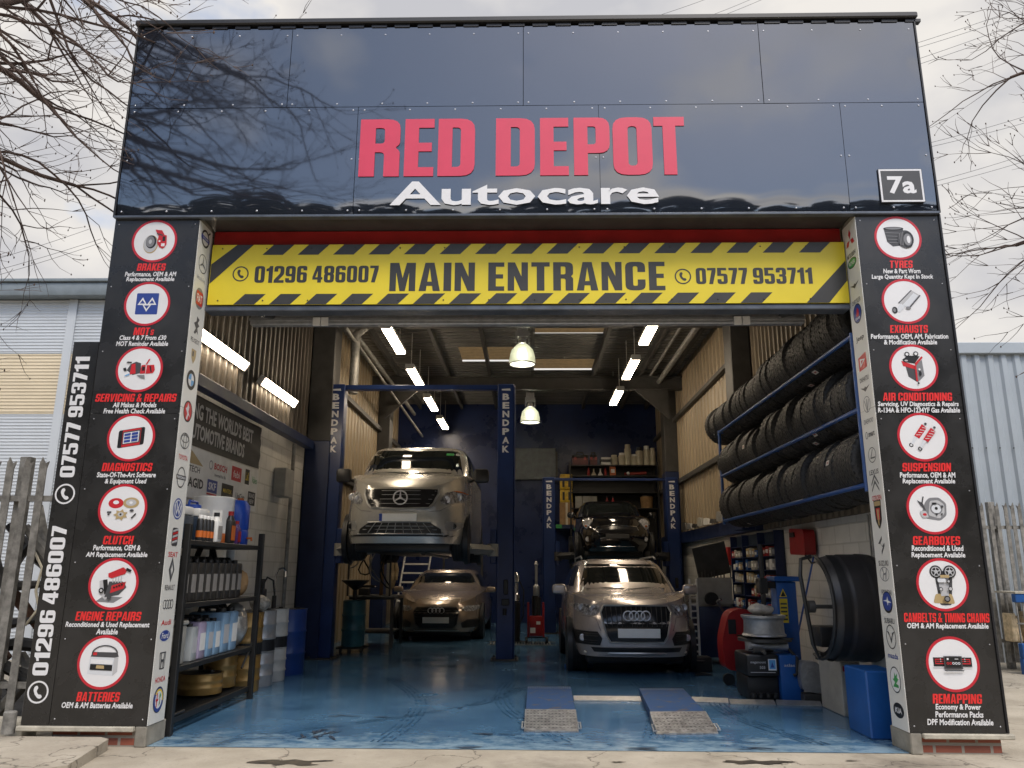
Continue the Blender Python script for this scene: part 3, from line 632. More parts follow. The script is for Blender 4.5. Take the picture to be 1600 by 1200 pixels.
# ================================================================== SIGNS
def disc_icon(kind):
    e = circ; S = []
    A = lambda k, *l: S.append((k, list(l)))
    if kind == 'brakes':
        A('T', e(-.17, -.18, .38, .5)); A('L', e(-.19, -.16, .35, .46)); A('K', e(-.16, -.05, .27, .36)); A('G', e(-.2, -.04, .22, .3)); A('L', e(-.2, -.04, .08, .12))
        A('R', [(.0, .62), (.35, .58), (.5, .32), (.62, .3), (.65, -.2), (.5, -.42), (.3, -.35), (.15, -.1), (.2, .25)]); A('K', rect(.42, -.02, .56, .24)); A('W', rect(.38, -.3, .56, -.14)); A('D', line(.1, .4, .42, .3, .06)); A('W', circ(.28, -.02, .05))
    elif kind == 'mot':
        A('B', rpoly([(-.56, -.56, .06), (.56, -.56, .06), (.56, .56, .06), (-.56, .56, .06)]))
        for cx, cy, fl in ((-.24, .14, 1), (.24, .14, 1), (0, -.22, -1)):
            t = [(cx - .24, cy - .2), (cx + .24, cy - .2), (cx, cy + .2)]; h = [(cx - .13, cy - .13), (cx + .13, cy - .13), (cx, cy + .06)]
            if fl < 0: t = [(x, 2 * cy - y) for x, y in t]; h = [(x, 2 * cy - y) for x, y in h]; t = [(x, y) for x, y in t]
            A('W', t, h)
    elif kind == 'servicing':
        A('D', [(-.62, -.05), (-.45, .25), (-.2, .38), (.05, .3), (.1, -.2), (-.3, -.3)]); A('R', [(-.45, -.28), (-.4, .26), (-.22, .28), (-.16, -.22)]); A('R', [(.05, -.24), (.1, .2), (.3, .22), (.32, -.22)])
        A('R', [(.34, -.24), (.36, .2), (.72, .22), (.78, -.04), (.7, -.2)]); A('K', rect(.14, -.08, .28, .12)); A('K', [(.5, .15), (.58, -.16), (.64, -.15), (.56, .16)]); A('R', [(.3, .24), (.36, .22), (.5, .5), (.44, .52)])
        A('G', [(-.1, -.3), (.1, -.44), (.34, -.5), (.3, -.3)]); A('K', [(-.8, .02), (-.7, -.12), (-.6, -.08), (-.66, .08)]); A('S', [(-.7, -.38), (-.45, -.3), (-.42, -.22), (-.62, -.3)]); A('K', [(-.66, .3), (-.4, .3), (-.38, .36), (-.6, .38)])
    elif kind == 'diagnostics':
        q = lambda x, y: (x, y + .16 * x)
        A('K', rpoly([(*q(-.62, -.44), .1), (*q(.64, -.44), .1), (*q(.64, .42), .1), (*q(-.62, .42), .1)])); A('R', [q(-.42, -.42), q(.46, -.42), q(.46, .4), q(-.42, .4)]); A('D', [q(-.4, -.3), q(.44, -.3), q(.44, .32), q(-.4, .32)]); A('W', [q(-.36, -.26), q(.38, -.26), q(.38, .26), q(-.36, .26)])
        for i in range(2):
            for j in range(3): A('B', [q(-.32 + .36 * i, -.22 + .16 * j), q(-.02 + .36 * i, -.22 + .16 * j), q(-.02 + .36 * i, -.1 + .16 * j), q(-.32 + .36 * i, -.1 + .16 * j)])
    elif kind == 'clutch':
        A('R', e(-.34, .26, .36, .24)); A('W', e(-.34, .3, .14, .09)); A('T', e(.38, .28, .38, .25)); A('L', e(.38, .29, .25, .15)); A('W', e(.38, .29, .08, .06))
        star = []
        for i in range(14): a = 2 * pi * i / 14; r = .36 if i % 2 else .22; star.append((-.05 + r * cos(a), -.28 + r * .75 * sin(a)))
        A('T', star); A('L', e(-.05, -.26, .14, .1)); A('K', e(-.05, -.26, .05)); A('D', rect(-.7, -.2, -.5, -.12)); A('D', e(.46, -.08, .1, .06)); A('K', line(.48, -.44, .68, -.22, .06)); A('D', rect(-.66, -.3, -.56, -.22))
    elif kind == 'engine':
        A('G', [(-.75, -.8), (.1, -.85), (.5, -.6), (-.4, -.55)]); A('L', [(-.66, .12), (-.4, .2), (-.1, -.5), (-.3, -.72), (-.56, -.5)]); A('K', [(-.5, .16), (-.3, .2), (-.2, -.3), (-.36, -.5)]); A('D', [(-.34, -.6), (.3, -.5), (.62, -.16), (.5, .1), (-.2, .1)])
        A('R', [(-.1, -.42), (.52, -.2), (.58, .1), (-.06, -.08)]); A('R', [(-.28, .46), (.38, .74), (.58, .6), (.5, .44), (-.1, .24), (-.26, .3)])
        for i in range(4): A('K', e(.06 + .12 * i, -.17 + .045 * i, .045)); A('L', rect(-.05 + .13 * i, .05, .0 + .13 * i, .24 + .03 * i))
        A('K', line(.55, .66, .78, .56, .12)); A('W', e(.5, .15, .08)); A('K', e(-.5, -.3, .12)); A('L', e(-.5, -.3, .06)); A('D', e(-.1, -.6, .1))
    elif kind == 'battery':
        A('C', [(-.66, -.5), (.5, -.58), (.5, .2), (-.6, .24)]); A('L', [(.5, -.58), (.7, -.4), (.68, .2), (.5, .2)]); A('D', [(-.58, .24), (.5, .2), (.7, .24), (.62, .42), (-.5, .44)]); A('R', rect(-.48, .3, -.3, .42)); A('W', [(-.54, -.06), (.46, -.1), (.46, .1), (-.54, .13)]); A('K', [(-.55, -.32), (.46, -.36), (.46, -.12), (-.55, -.08)]); A('T', [(-.28, -.26), (.1, -.28), (.08, -.14), (-.26, -.12)])
        a = circ(.06, .36, .6, .38, 16, 0, pi); b = circ(.06, .36, .54, .33, 16, 0, pi); A('D', a + b[::-1])
    elif kind == 'tyres':
        A('D', [(-.66, .5), (.3, .5), (.28, -.4), (-.3, -.46), (-.56, -.2)]); A('K', e(-.18, .5, .5, .1)); A('G', e(-.18, .51, .4, .06))
        for z in (.3, .12, -.06, -.24): A('G', [(-.62 + (.3 - z) * .3, z), (.26, z - .04), (.26, z - .07), (-.62 + (.3 - z) * .3, z - .03)])
        A('D', e(.36, -.08, .4, .48)); A('K', e(.46, -.1, .28, .44)); A('G', e(.46, -.1, .2, .32)); A('W', e(.5, -.1, .09, .2))
        for i in range(3): A('G', line(.08 + .08 * i, .25 + .03 * i, .08 + .06 * i, -.42, .03))
    elif kind == 'exhausts':
        A('L', [(-.35, -.12), (.35, .56), (.72, .3), (.15, -.38)]); A('C', [(-.18, -.2), (.42, .42), (.64, .28), (.1, -.32)]); A('D', [(-.35, -.12), (.35, .56), (.31, .58), (-.38, -.08)]); A('C', [(-.6, -.5), (-.25, -.12), (-.05, -.3), (-.35, -.56)]); A('K', e(-.58, -.46, .13, .17)); A('G', e(-.6, -.46, .07, .1)); A('D', line(.12, -.36, .72, .3, .06)); A('G', e(.08, -.36, .12, .08))
    elif kind == 'air':
        A('D', [(-.42, .3), (.1, .06), (.1, -.72), (-.3, -.45)]); A('R', [(-.56, .34), (.06, .1), (.1, -.1), (-.5, .08)]); A('G', [(.1, .1), (.42, .4), (.46, -.4), (.12, -.72)]); A('K', [(-.5, .4), (-.22, .6), (.34, .56), (.06, .2), (-.44, .28)]); A('R', [(.06, .2), (.42, .56), (.48, .5), (.1, .08)]); A('R', [(.04, .1), (.12, .1), (.12, -.7), (.04, -.66)]); A('K', e(-.26, .66, .12)); A('W', e(-.26, .66, .07)); A('K', e(.16, .68, .12)); A('W', e(.16, .68, .07)); A('L', e(-.34, .34, .08, .04)); A('K', e(.26, -.3, .06, .12)); A('W', e(.24, -.1, .05, .05)); A('K', e(.12, -.78, .05))
    elif kind == 'suspension':
        for dx, dy in ((-.18, .12), (.2, -.06)):
            A('K', e(dx - .38, dy - .5, .1), e(dx - .38, dy - .5, .055)); A('C', [(dx - .38, dy - .42), (dx - .3, dy - .48), (dx - .02, dy - .12), (dx - .16, dy - .02)]); A('R', [(dx - .2, dy - .06), (dx + .02, dy - .2), (dx + .42, dy + .3), (dx + .22, dy + .5)])
            for i in range(4): A('W', line(dx - .1 + .1 * i, dy - .02 + .12 * i, dx + .1 + .1 * i, dy - .02 + .1 * i, .025))
            A('D', e(dx + .38, dy + .5, .06))
    elif kind == 'gearbox':
        A('G', rpoly([(-.5, -.2, .1), (-.3, -.45, .1), (.3, -.55, .1), (.62, -.3, .1), (.66, .25, .1), (.35, .52, .1), (-.1, .5, .1), (-.3, .3, .1)])); A('L', rpoly([(-.2, -.3, .1), (.3, -.45, .1), (.54, -.2, .1), (.56, .2, .1), (.3, .4, .1), (-.08, .36, .1)])); A('G', e(.18, .0, .28, .26)); A('C', e(.18, .0, .22, .2)); A('K', e(.18, .02, .07)); A('D', [(-.66, .4), (-.4, .24), (-.3, -.1), (-.52, .14)]); A('K', line(-.45, .24, -.36, .56, .05)); A('L', rpoly([(-.6, -.1, .08), (-.3, -.1, .08), (-.2, -.4, .08), (-.5, -.42, .08)])); A('R', e(-.38, -.26, .09, .06)); A('K', [(.1, -.2), (.16, -.34), (.22, -.2)]); A('K', [(.34, -.22), (.4, -.34), (.44, -.2)]); A('K', rect(.0, .2, .2, .28)); A('D', e(.44, .1, .06))
    elif kind == 'cambelts':
        A('D', rpoly([(-.3, .6, .15), (.42, .6, .15), (.46, .2, .1), (.3, -.9, .1), (-.2, -.9, .1), (-.3, .2, .1)])); A('T', rpoly([(-.36, -.4, .1), (.36, -.4, .1), (.46, -.84, .1), (-.5, -.8, .1)])); A('L', [(-.2, .4), (.32, .4), (.22, -.5), (-.12, -.5)])
        for cx in (-.24, .36):
            A('K', e(cx, .56, .28)); A('L', e(cx, .56, .22)); A('K', e(cx, .56, .18)); A('C', e(cx, .56, .08))
            for k in range(5): a = 2 * pi * k / 5 + .3; A('L', line(cx, .56, cx + .2 * cos(a), .56 + .2 * sin(a), .04))
        A('T', rect(-.1, .3, .3, .42)); A('C', rpoly([(-.24, .1, .05), (.12, .1, .05), (.12, .26, .05), (-.24, .26, .05)])); A('K', e(.24, .14, .09)); A('L', e(.24, .14, .05)); A('K', e(-.14, -.2, .09)); A('L', e(-.14, -.2, .06)); A('K', e(.28, -.18, .1)); A('L', e(.28, -.18, .07)); A('K', e(.08, -.62, .14)); A('G', e(.08, -.62, .09))
    elif kind == 'remapping':
        for cx in (-.52, .52):
            A('K', rect(cx - .32, -.1, cx + .3, .28)); A('R', rect(cx - .24, .0, cx + .24, .22)); A('K', rect(cx - .22, .05, cx + .2, .1)); A('L', line(cx, .1, cx, .24, .04)); A('K', rect(cx - .22, .14, cx + .2, .18)); A('L', line(cx - .36, -.14, cx + .3, -.14, .03))
        A('D', rect(-.4, -.2, .4, .34)); A('K', rect(-.34, -.14, .34, .3))
        for i in range(5): A('R' if i < 2 else 'C', circ(-.24 + .12 * i, .04, .055, n=12), circ(-.24 + .12 * i, .04, .03, n=12))
        A('W', rect(-.28, .18, -.2, .26)); A('L', rect(.06, .2, .22, .24)); A('D', rect(-.42, -.28, .42, -.24)); A('L', rect(-.4, -.32, .4, -.29))
    return S
def draw(S, cx, cz, r, fn, d0, step=-.0007, sy=1):
    b = MB(); d = d0
    for k, loops in S:
        b.prism([[(cx + x * r, cz + y * r * sy) for x, y in l] for l in loops], fn, d, None, PI[k]); d += step
    return b
def keep_up(me_ob):  # flat printed shapes need no smoothing
    return me_ob
def service_board(name, x0, x1, items, label):
    t = thing(name, ((x0 + x1) / 2, 0, ZB), label, 'sign')
    Yf = -.012
    b = MB().box(x0, x1, Yf, .010, ZB + .002, 2.74 - .002).box(x0, x1, Yf, .010, 2.74 + .002, ZF - .010)
    brd = b.build('board', signblk, t, smooth=0)
    s_ = MB()
    for z in [ZB + .05 + k * .62 for k in range(8)]: screws(s_, (x0 + .04, x1 - .04), (z,), y=Yf - .002, r=.006)
    s_.build('screw_heads', screw_m, brd)
    fn = planeY(0)
    for kind, (px, py), (head, hx, hy, hw), lines in items:
        c = onY(px, py, 0); r = .213
        d = MB().prism([circ(c.x, c.z, r, n=48), circ(c.x, c.z, r - .021, n=48)], fn, Yf - .003, Yf - .0002, 1).prism([circ(c.x, c.z, r - .021, n=48)], fn, Yf - .002, Yf - .0002, 0)
        do = d.build('picture_disc', [PK['W'], mat('ring_red', (.50, .02, .035), .35, var=.03)], t, smooth=0)
        draw(disc_icon(kind), c.x, c.z, r * .86, fn, Yf - .0028).build('picture', PMATS, do, smooth=0, recalc=False)
        a = onY(hx - hw / 2, hy, 0); e_ = onY(hx + hw / 2, hy, 0); hh = .036
        hb = MB(); q = head
        if 's' in q:
            impact(hb, 'MOT', (a.x, a.z - hh, a.x + (e_.x - a.x) * .8, a.z + hh), fn, Yf - .0025, None, 0, shear=.1)
            impact(hb, 'S', (a.x + (e_.x - a.x) * .83, a.z - hh, e_.x, a.z + hh * .45), fn, Yf - .0025, None, 0, shear=.1)
        else: impact(hb, q, (a.x, a.z - hh, e_.x, a.z + hh), fn, Yf - .0025, None, 0, shear=.1, gap=.07)
        hb.build('heading', mat('heading_red', (.72, .03, .03), .35, var=.03), t, smooth=0, recalc=False)
        tb = MB()
        for (s2, lx, ly, lw) in lines:
            a = onY(lx - lw / 2, ly, 0); e_ = onY(lx + lw / 2, ly, 0); up_ = .021; dn = -.03 if any(ch in s2 for ch in ',pgyqjQ') else -.021
            text(tb, s2, (a.x, a.z + dn, e_.x, a.z + up_ + .004), fn, Yf - .0025, 0, bold=.028, shear=.12)
        tb.build('small_text', PK['W'], t, smooth=0, recalc=False)
    return t
LI = [('brakes', (242.4, 377.6), ('BRAKES', 237.8, 418.3, 45), [('Performance, OEM & AM', 236.5, 429.5, 80), ('Replacement Available', 236, 437.6, 75)]),
      ('mot', (231, 475.5), ('MOTs', 225.9, 518.4, 32), [('Class 4 & 7 From £30', 224.4, 528.7, 73), ('MOT Reminder Available', 223.3, 538, 81)]),
      ('servicing', (218.9, 577.4), ('SERVICING & REPAIRS', 213.8, 622, 127), [('All Makes & Models', 211.6, 633.5, 68), ('Free Health Check Available', 211.2, 643, 96)]),
      ('diagnostics', (206, 683.8), ('DIAGNOSTICS', 200.2, 730, 79), [('State-Of-The-Art Software', 198.7, 742.4, 92), ('& Equipment Used', 197.6, 752.6, 65)]),
      ('clutch', (192.8, 795.2), ('CLUTCH', 186.3, 843.9, 48), [('Performance, OEM &', 184, 856, 74), ('AM Replacement Available', 183.6, 867, 96)]),
      ('engine', (178.6, 912), ('ENGINE REPAIRS', 171, 962.3, 103), [('Reconditioned & Used Replacement', 169.4, 976, 131), ('Available', 168.6, 987, 34)]),
      ('battery', (162.1, 1034.4), ('BATTERIES', 155.2, 1088, 68), [('OEM & AM Batteries Available', 153.3, 1101.5, 111)])]
RI = [('tyres', (1401.9, 372.8), ('TYRES', 1407, 413.9, 37), [('New & Part Worn', 1408, 424.8, 58), ('Large Quantity Kept In Stock', 1408.9, 433.8, 96)]),
      ('exhausts', (1414, 471.5), ('EXHAUSTS', 1419.2, 514.8, 60), [('Performance, OEM, AM, Fabrication', 1419.9, 526.6, 121), ('& Modification Available', 1421.4, 535.6, 83)]),
      ('air', (1426.5, 575), ('AIR CONDITIONING', 1432.4, 620.5, 109), [('Servicing, UV Diagnostics & Repairs', 1433.5, 632.2, 126), ('R-134A & HFO-1234YF Gas Available', 1434.6, 641.6, 128)]),
      ('suspension', (1440, 683.2), ('SUSPENSION', 1446.7, 730.2, 77), [('Performance, OEM & AM', 1448.1, 742.7, 87), ('Replacement Available', 1450, 752.4, 82)]),
      ('gearbox', (1455.2, 795.2), ('GEARBOXES', 1462, 844.6, 75), [('Reconditioned & Used', 1463.6, 856.9, 81), ('Replacement Available', 1464.8, 867.5, 84)]),
      ('cambelts', (1471.3, 913.3), ('CAMBELTS & TIMING CHAINS', 1477.8, 964.6, 134), [('OEM & AM Replacement Available', 1479.4, 978, 127)]),
      ('remapping', (1487.4, 1037.4), ('REMAPPING', 1494.3, 1091.1, 78), [('Economy & Power', 1495.8, 1104.5, 71), ('Performance Packs', 1497.4, 1116, 75), ('DPF Modification Available', 1498.9, 1127.9, 103)])]
service_board('service_sign', BX0 + .004, IX0 - .004, LI, 'tall black service list board running from BRAKES down to BATTERIES')
service_board('service_sign', IX1 + .004, BX1 - .006, RI, 'tall black service list board running from TYRES down to REMAPPING')
# phone number board at the left edge
t = thing('phone_number_sign', (-4.07, 0, ZB), 'narrow black board with two white phone numbers written upwards', 'sign')
b = MB().box(-4.19, BX0 - .001, -.012, .012, ZB + .002, 3.40); b.build('board', signblk, t, smooth=0)
b = MB(); fn = planeY(-.0155)
zz = lambda px, py: onY(px, py, 0).z
impact(MB(), '07577 953711', (-4.152, zz(110, 746), -4.022, zz(140, 558)), fn, 0, None, 0, rot=1, space=.2).build('phone_number', PK['W'], t, smooth=0, recalc=False)
impact(MB(), '01296 486007', (-4.152, zz(65, 1055), -4.022, zz(102, 822)), fn, 0, None, 0, rot=1, space=.2).build('phone_number', PK['W'], t, smooth=0, recalc=False)
for px, py in ((104, 772), (59, 1081)):
    c = onY(px, py, 0); handset(MB(), -4.082, c.z, .088, fn, 0, 0).build('phone_symbol', PK['W'], t, smooth=0, recalc=False)
# main shop sign
t = thing('shop_sign', (.6, 0, ZF), 'big glossy navy sign reading RED DEPOT Autocare above the doorway', 'sign')
SX = [-1.71, .607, 2.905]
for i in range(2):
    c = cladding(SX[i] + .002, SX[i + 1] - .002, ZF + .02, Z12 - .003, 20 + i, edge=.023).build('sign_panel', gloss_m, t)
    s_ = MB(); screws(s_, [SX[i] + .06 + (SX[i + 1] - SX[i] - .12) * k / 5 for k in range(6)], (ZF + .06, Z12 - .035)); screws(s_, (SX[i] + .035, SX[i + 1] - .035), (5.2,))
    s_.build('screw_row', screw_m, c)
fn = planeY(-.045)
x = [-1.665, -1.13, -1.065, -.685, -.66, -.59]
lets = [('R', -1.675, -1.290), ('E', -1.245, -.965), ('D', -.925, -.575), ('D', -.375, -.005), ('E', .045, .315), ('P', .365, .705), ('O', .735, 1.105), ('T', 1.125, 1.415)]
bl = MB()
for ch, xa, xb in lets: impact(bl, ch, (xa, 5.012, xb, 5.615), fn, 0, .006, 0)
bl.build('red_letters', PK['P'], t, smooth=0)
bl = MB(); text(bl, 'Autocare', (-1.365, 4.712, 1.150, 4.957), fn, 0, 0, bold=.020); bl.build('white_letters', PK['W'], t, smooth=0, recalc=False)
# house number
t = thing('unit_number_sign', (3.4, 0, 4.7), 'square dark plate with white border reading 7a', 'sign')
a = onY(1377, 320, 0); e_ = onY(1437, 268, 0)
x0, x1, z0, z1 = a.x - .02, e_.x - .01, a.z, e_.z
MB().box(x0, x1, -.052, -.04, z0, z1).build('plate', mat('plate_grey', (.06, .058, .056), .3, var=.1), t, smooth=0)
fn = planeY(-.053)
MB().prism([rect(x0 + .004, z0 + .004, x1 - .004, z1 - .004), rect(x0 + .02, z0 + .02, x1 - .02, z1 - .02)], fn, 0, None).build('border', PK['W'], t, smooth=0, recalc=False)
b = MB(); text(b, '7a', (x0 + .075, z0 + .085, x1 - .07, z1 - .075), fn, 0, 0, bold=.03); b.build('number', PK['W'], t, smooth=0, recalc=False)
# entrance banner
YB = .245
t = thing('entrance_sign', (-.1, YB, 3.84), 'long yellow and black hazard striped sign reading MAIN ENTRANCE', 'sign')
bx0, bx1, bz0, bz1 = IX0 + .03, IX1 - .012, 3.842, 4.450
MB().box(bx0, bx1, YB, YB + .014, bz0, bz1).build('board', yellowm, t, smooth=0)
fn = planeY(YB - .0012)
blkp = mat('banner_black', (.035, .034, .032), rough=.4, var=.1)
b = MB(); per = .342; hs = .105
for i in range(0, 18):
    xa = bx0 + .37 + i * per
    for z0, zo in ((bz1 - hs, .12 if i else .12), (bz0, -.12)):
        pts = [(xa + zo, z0), (xa + zo + .20, z0), (xa + zo + .20 + hs, z0 + hs), (xa + zo + hs, z0 + hs)]
        if zo > 0 and xa + zo + .2 + hs > bx1 - .01 : continue
        if zo < 0 and (xa + zo + .3 > bx1 - .42 or xa + zo < bx0 + .12): continue
        b.prism([pts], fn, 0, None)
for pts in ([(bx0 + .003, 4.05), (bx0 + .003, 4.25), (bx0 + .24, bz1), (bx0 + .40, bz1)], [(bx1 - .40, bz0), (bx1 - .19, bz0), (bx1 - .003, bz0 + .22), (bx1 - .003, bz0 + .42)]):
    b.prism([pts[:4]], fn, 0, None)
b.build('hazard_stripes', blkp, t, smooth=0, recalc=False)
fn = planeY(YB - .0014)
def brect(px0, py0, px1, py1, pad=0):
    a = onY(px0, py1, YB); e_ = onY(px1, py0, YB); return (a.x, a.z, e_.x, e_.z)
b = MB(); r_ = brect(608, 409, 1038, 455); impact(b, 'MAIN ENTRANCE', r_, fn, 0, None, 0, gap=.09, space=.26)
b.build('entrance_lettering', blkp, t, smooth=0, recalc=False)
impact(MB(), '01296 486007', brect(397, 415, 592, 442), fn, 0, None, 0, gap=.07).build('phone_number', blkp, t, smooth=0, recalc=False); impact(MB(), '07577 953711', brect(1088, 418, 1268, 444), fn, 0, None, 0, gap=.07).build('phone_number', blkp, t, smooth=0, recalc=False)
for px, py in ((376, 428), (1067, 432)):
    c = onY(px, py, YB); handset(MB(), c.x, c.z, .078, fn, 0, 0).build('phone_symbol', blkp, t, smooth=0, recalc=False)
s_ = MB(); screws(s_, [bx0 + .1 + k * .43 for k in range(15)], (bz0 + .04, bz1 - .04), y=YB - .004, r=.007); s_.build('screw_heads', blkp, t)

# ---- badge strips on the door reveals
def badge(kind, txt=None):
    e = circ; S = []
    A = lambda k, *l: S.append((k, list(l)))
    ring = lambda k, rx, ry, w: A(k, e(0, 0, rx, ry), e(0, 0, rx - w, ry - w))
    if kind == 'ringbar': ring('K', .9, .9, .2); A('B', rect(-.95, -.2, .95, .2)); A('K', line(.5, .6, .95, 1.0, .16)); S.append(('txt', (txt, -.6, -.1, .6, .1, 'W')))
    elif kind == 'star3':
        ring('D', .95, .95, .08)
        for a in (90, 210, 330): A('D', [(.9 * cos(R(a)), .9 * sin(R(a))), (.12 * cos(R(a + 60)), .12 * sin(R(a + 60))), (.12 * cos(R(a - 60)), .12 * sin(R(a - 60)))])
    elif kind == 'redshield': A('G', e(0, 0, .95, 1.05)); A('R', rpoly([(-.7, -.7, .2), (.7, -.7, .2), (.7, .7, .2), (-.7, .7, .2)])); S.append(('txt', (txt, -.55, -.4, .55, .4, 'W')))
    elif kind == 'lion': A('D', [(-.1, .9), (.5, .7), (.2, .3), (.6, .1), (.2, -.2), (.5, -.8), (.1, -.6), (-.2, -.9), (-.5, -.8), (-.1, -.3), (-.6, .1), (-.1, .4)])
    elif kind == 'crest': A('T', rpoly([(-.5, .6), (.5, .6), (.5, -.2, .3), (0, -.8), (-.5, -.2, .3)])); A('D', rect(-.3, -.1, .0, .4))
    elif kind == 'roundel':
        A('K', e(0, 0, .95)); A('W', e(0, 0, .6))
        for q in (0, 2): A('S', [(0, 0)] + circ(0, 0, .58, n=8, a0=pi / 2 + q * pi / 2 , a1=pi + q * pi / 2))
    elif kind == 'griffin': A('K', e(0, 0, .92, 1.0)); A('R', e(0, 0, .78, .86)); A('C', [(-.1, .8), (.2, .4), (.1, .0), (.5, -.5), (.1, -.3), (.0, -.8), (-.3, -.7), (-.1, -.2), (-.5, .2), (-.2, .4)])
    elif kind == 'ovals': ring('D', .95, .75, .09); A('D', e(0, .2, .8, .38), e(0, .2, .7, .3)); A('D', e(0, 0, .32, .72), e(0, 0, .23, .64))
    elif kind == 'ringname': ring('D', .85, .95, .12); A('D', rect(-1, -.2, 1, .2)); S.append(('txt', (txt, -.85, -.12, .85, .12, 'W')))
    elif kind == 'vw':
        A('B', e(0, 0, .95)); A('C', e(0, 0, .82), e(0, 0, .7)); 
        for p in ([(-.45, .6), (-.3, .66), (0, .1), (.3, .66), (.45, .6), (.08, -.05), (-.08, -.05)], [(-.66, .3), (-.3, -.6), (0, -.1), (.3, -.6), (.66, .3), (.52, .4), (.28, -.25), (.05, .1), (-.05, .1), (-.28, -.25), (-.52, .4)]): A('W', p)
    elif kind == 'sblock':
        A('D', rpoly([(-.6, -.8, .3), (.6, -.8, .3), (.6, .8, .3), (-.6, .8, .3)]))
        for i, k in enumerate('WRWRW'): A(k if k == 'R' else 'L', [(-.5, -.6 + .25 * i), (.5, -.4 + .25 * i), (.5, -.22 + .25 * i), (-.5, -.42 + .25 * i)])
    elif kind == 'diamond': A('D', [(0, 1.1), (.55, 0), (0, -1.1), (-.55, 0)], [(0, .7), (.3, 0), (0, -.7), (-.3, 0)]); A('G', [(0, .7), (.12, .45), (-.18, 0), (.12, -.45), (0, -.7), (-.3, 0)])
    elif kind == 'four':
        for i in range(4): A('D', e(-.66 + .44 * i, 0, .32, .4), e(-.66 + .44 * i, 0, .24, .31))
    elif kind == 'blueoval': A('C', e(0, 0, .98, .5)); A('B', e(0, 0, .93, .45)); S.append(('txt', (txt, -.6, -.25, .65, .25, 'W')))
    elif kind == 'hframe': A('D', rpoly([(-.6, .7, .1), (.6, .7, .1), (.45, -.7, .1), (-.45, -.7, .1)]), rpoly([(-.5, .6, .1), (.5, .6, .1), (.36, -.6, .1), (-.36, -.6, .1)])); A('D', [(-.4, .6), (-.26, .6), (-.18, .1), (.18, .1), (.26, .6), (.4, .6), (.26, -.6), (.14, -.6), (.1, -.1), (-.1, -.1), (-.14, -.6), (-.26, -.6)])
    elif kind == 'crossoval': A('K', e(0, 0, .95, 1.05)); A('B', e(0, 0, .88, .98)); A('Y', circ(0, 0, .8, .88, 14, -.2, pi * .8)); A('W', e(0, 0, .62, .7)); A('R', rect(-.4, -.55, -.24, .55)); A('R', rect(-.56, -.08, -.08, .1)); A('E', [(.1, -.5), (.3, -.3), (.15, 0), (.4, .3), (.2, .55), (.1, .3), (.25, .0)])
    elif kind == 'three':
        for dx, dy, a in ((0, .55, 0), (-.52, -.3, 1), (.52, -.3, 2)):
            d = [(0, .5), (.28, 0), (0, -.5), (-.28, 0)]; th = (0, R(-60), R(60))[a]
            A('R', [(dx + x * cos(th) - y * sin(th), dy + x * sin(th) + y * cos(th)) for x, y in d])
    elif kind == 'greenoval': A('K', e(0, 0, .95, .5)); A('E', e(0, 0, .86, .42)); S.append(('txt', (txt, -.62, -.2, .62, .2, 'W')))
    elif kind == 'wings': A('D', [(-1, .25), (-.2, .1), (0, .25), (.2, .1), (1, .25), (.3, -.08), (0, -.25), (-.3, -.08)])
    elif kind == 'bluering': A('K', e(0, 0, .9, .95)); A('B', e(0, 0, .8, .85)); A('R', [(-.3, -.3), (.0, .6), (.35, .3), (.3, -.3)]); S.append(('txt', (txt, -.5, -.6, .5, -.35, 'W')))
    elif kind == 'redsquare': A('R', [(-.85, -.7), (.85, -.55), (.85, .85), (-.85, .6)]); A('W', [(-.5, -.35), (.6, .25), (-.5, .45)], [(-.3, -.1), (.2, .2), (-.3, .27)])
    elif kind == 'trident': ring('G', .75, .75, .07); A('G', rect(-.06, -.7, .06, .5)); A('G', [(-.5, .4), (-.38, .4), (-.06, -.4), (-.06, -.62)]); A('G', [(.5, .4), (.38, .4), (.06, -.4), (.06, -.62)])
    elif kind == 'lring': ring('D', .78, .7, .08); A('D', [(.1, .5), (.22, .5), (-.2, -.2), (.6, -.2), (.5, -.32), (-.4, -.32)])
    elif kind == 'chevrons':
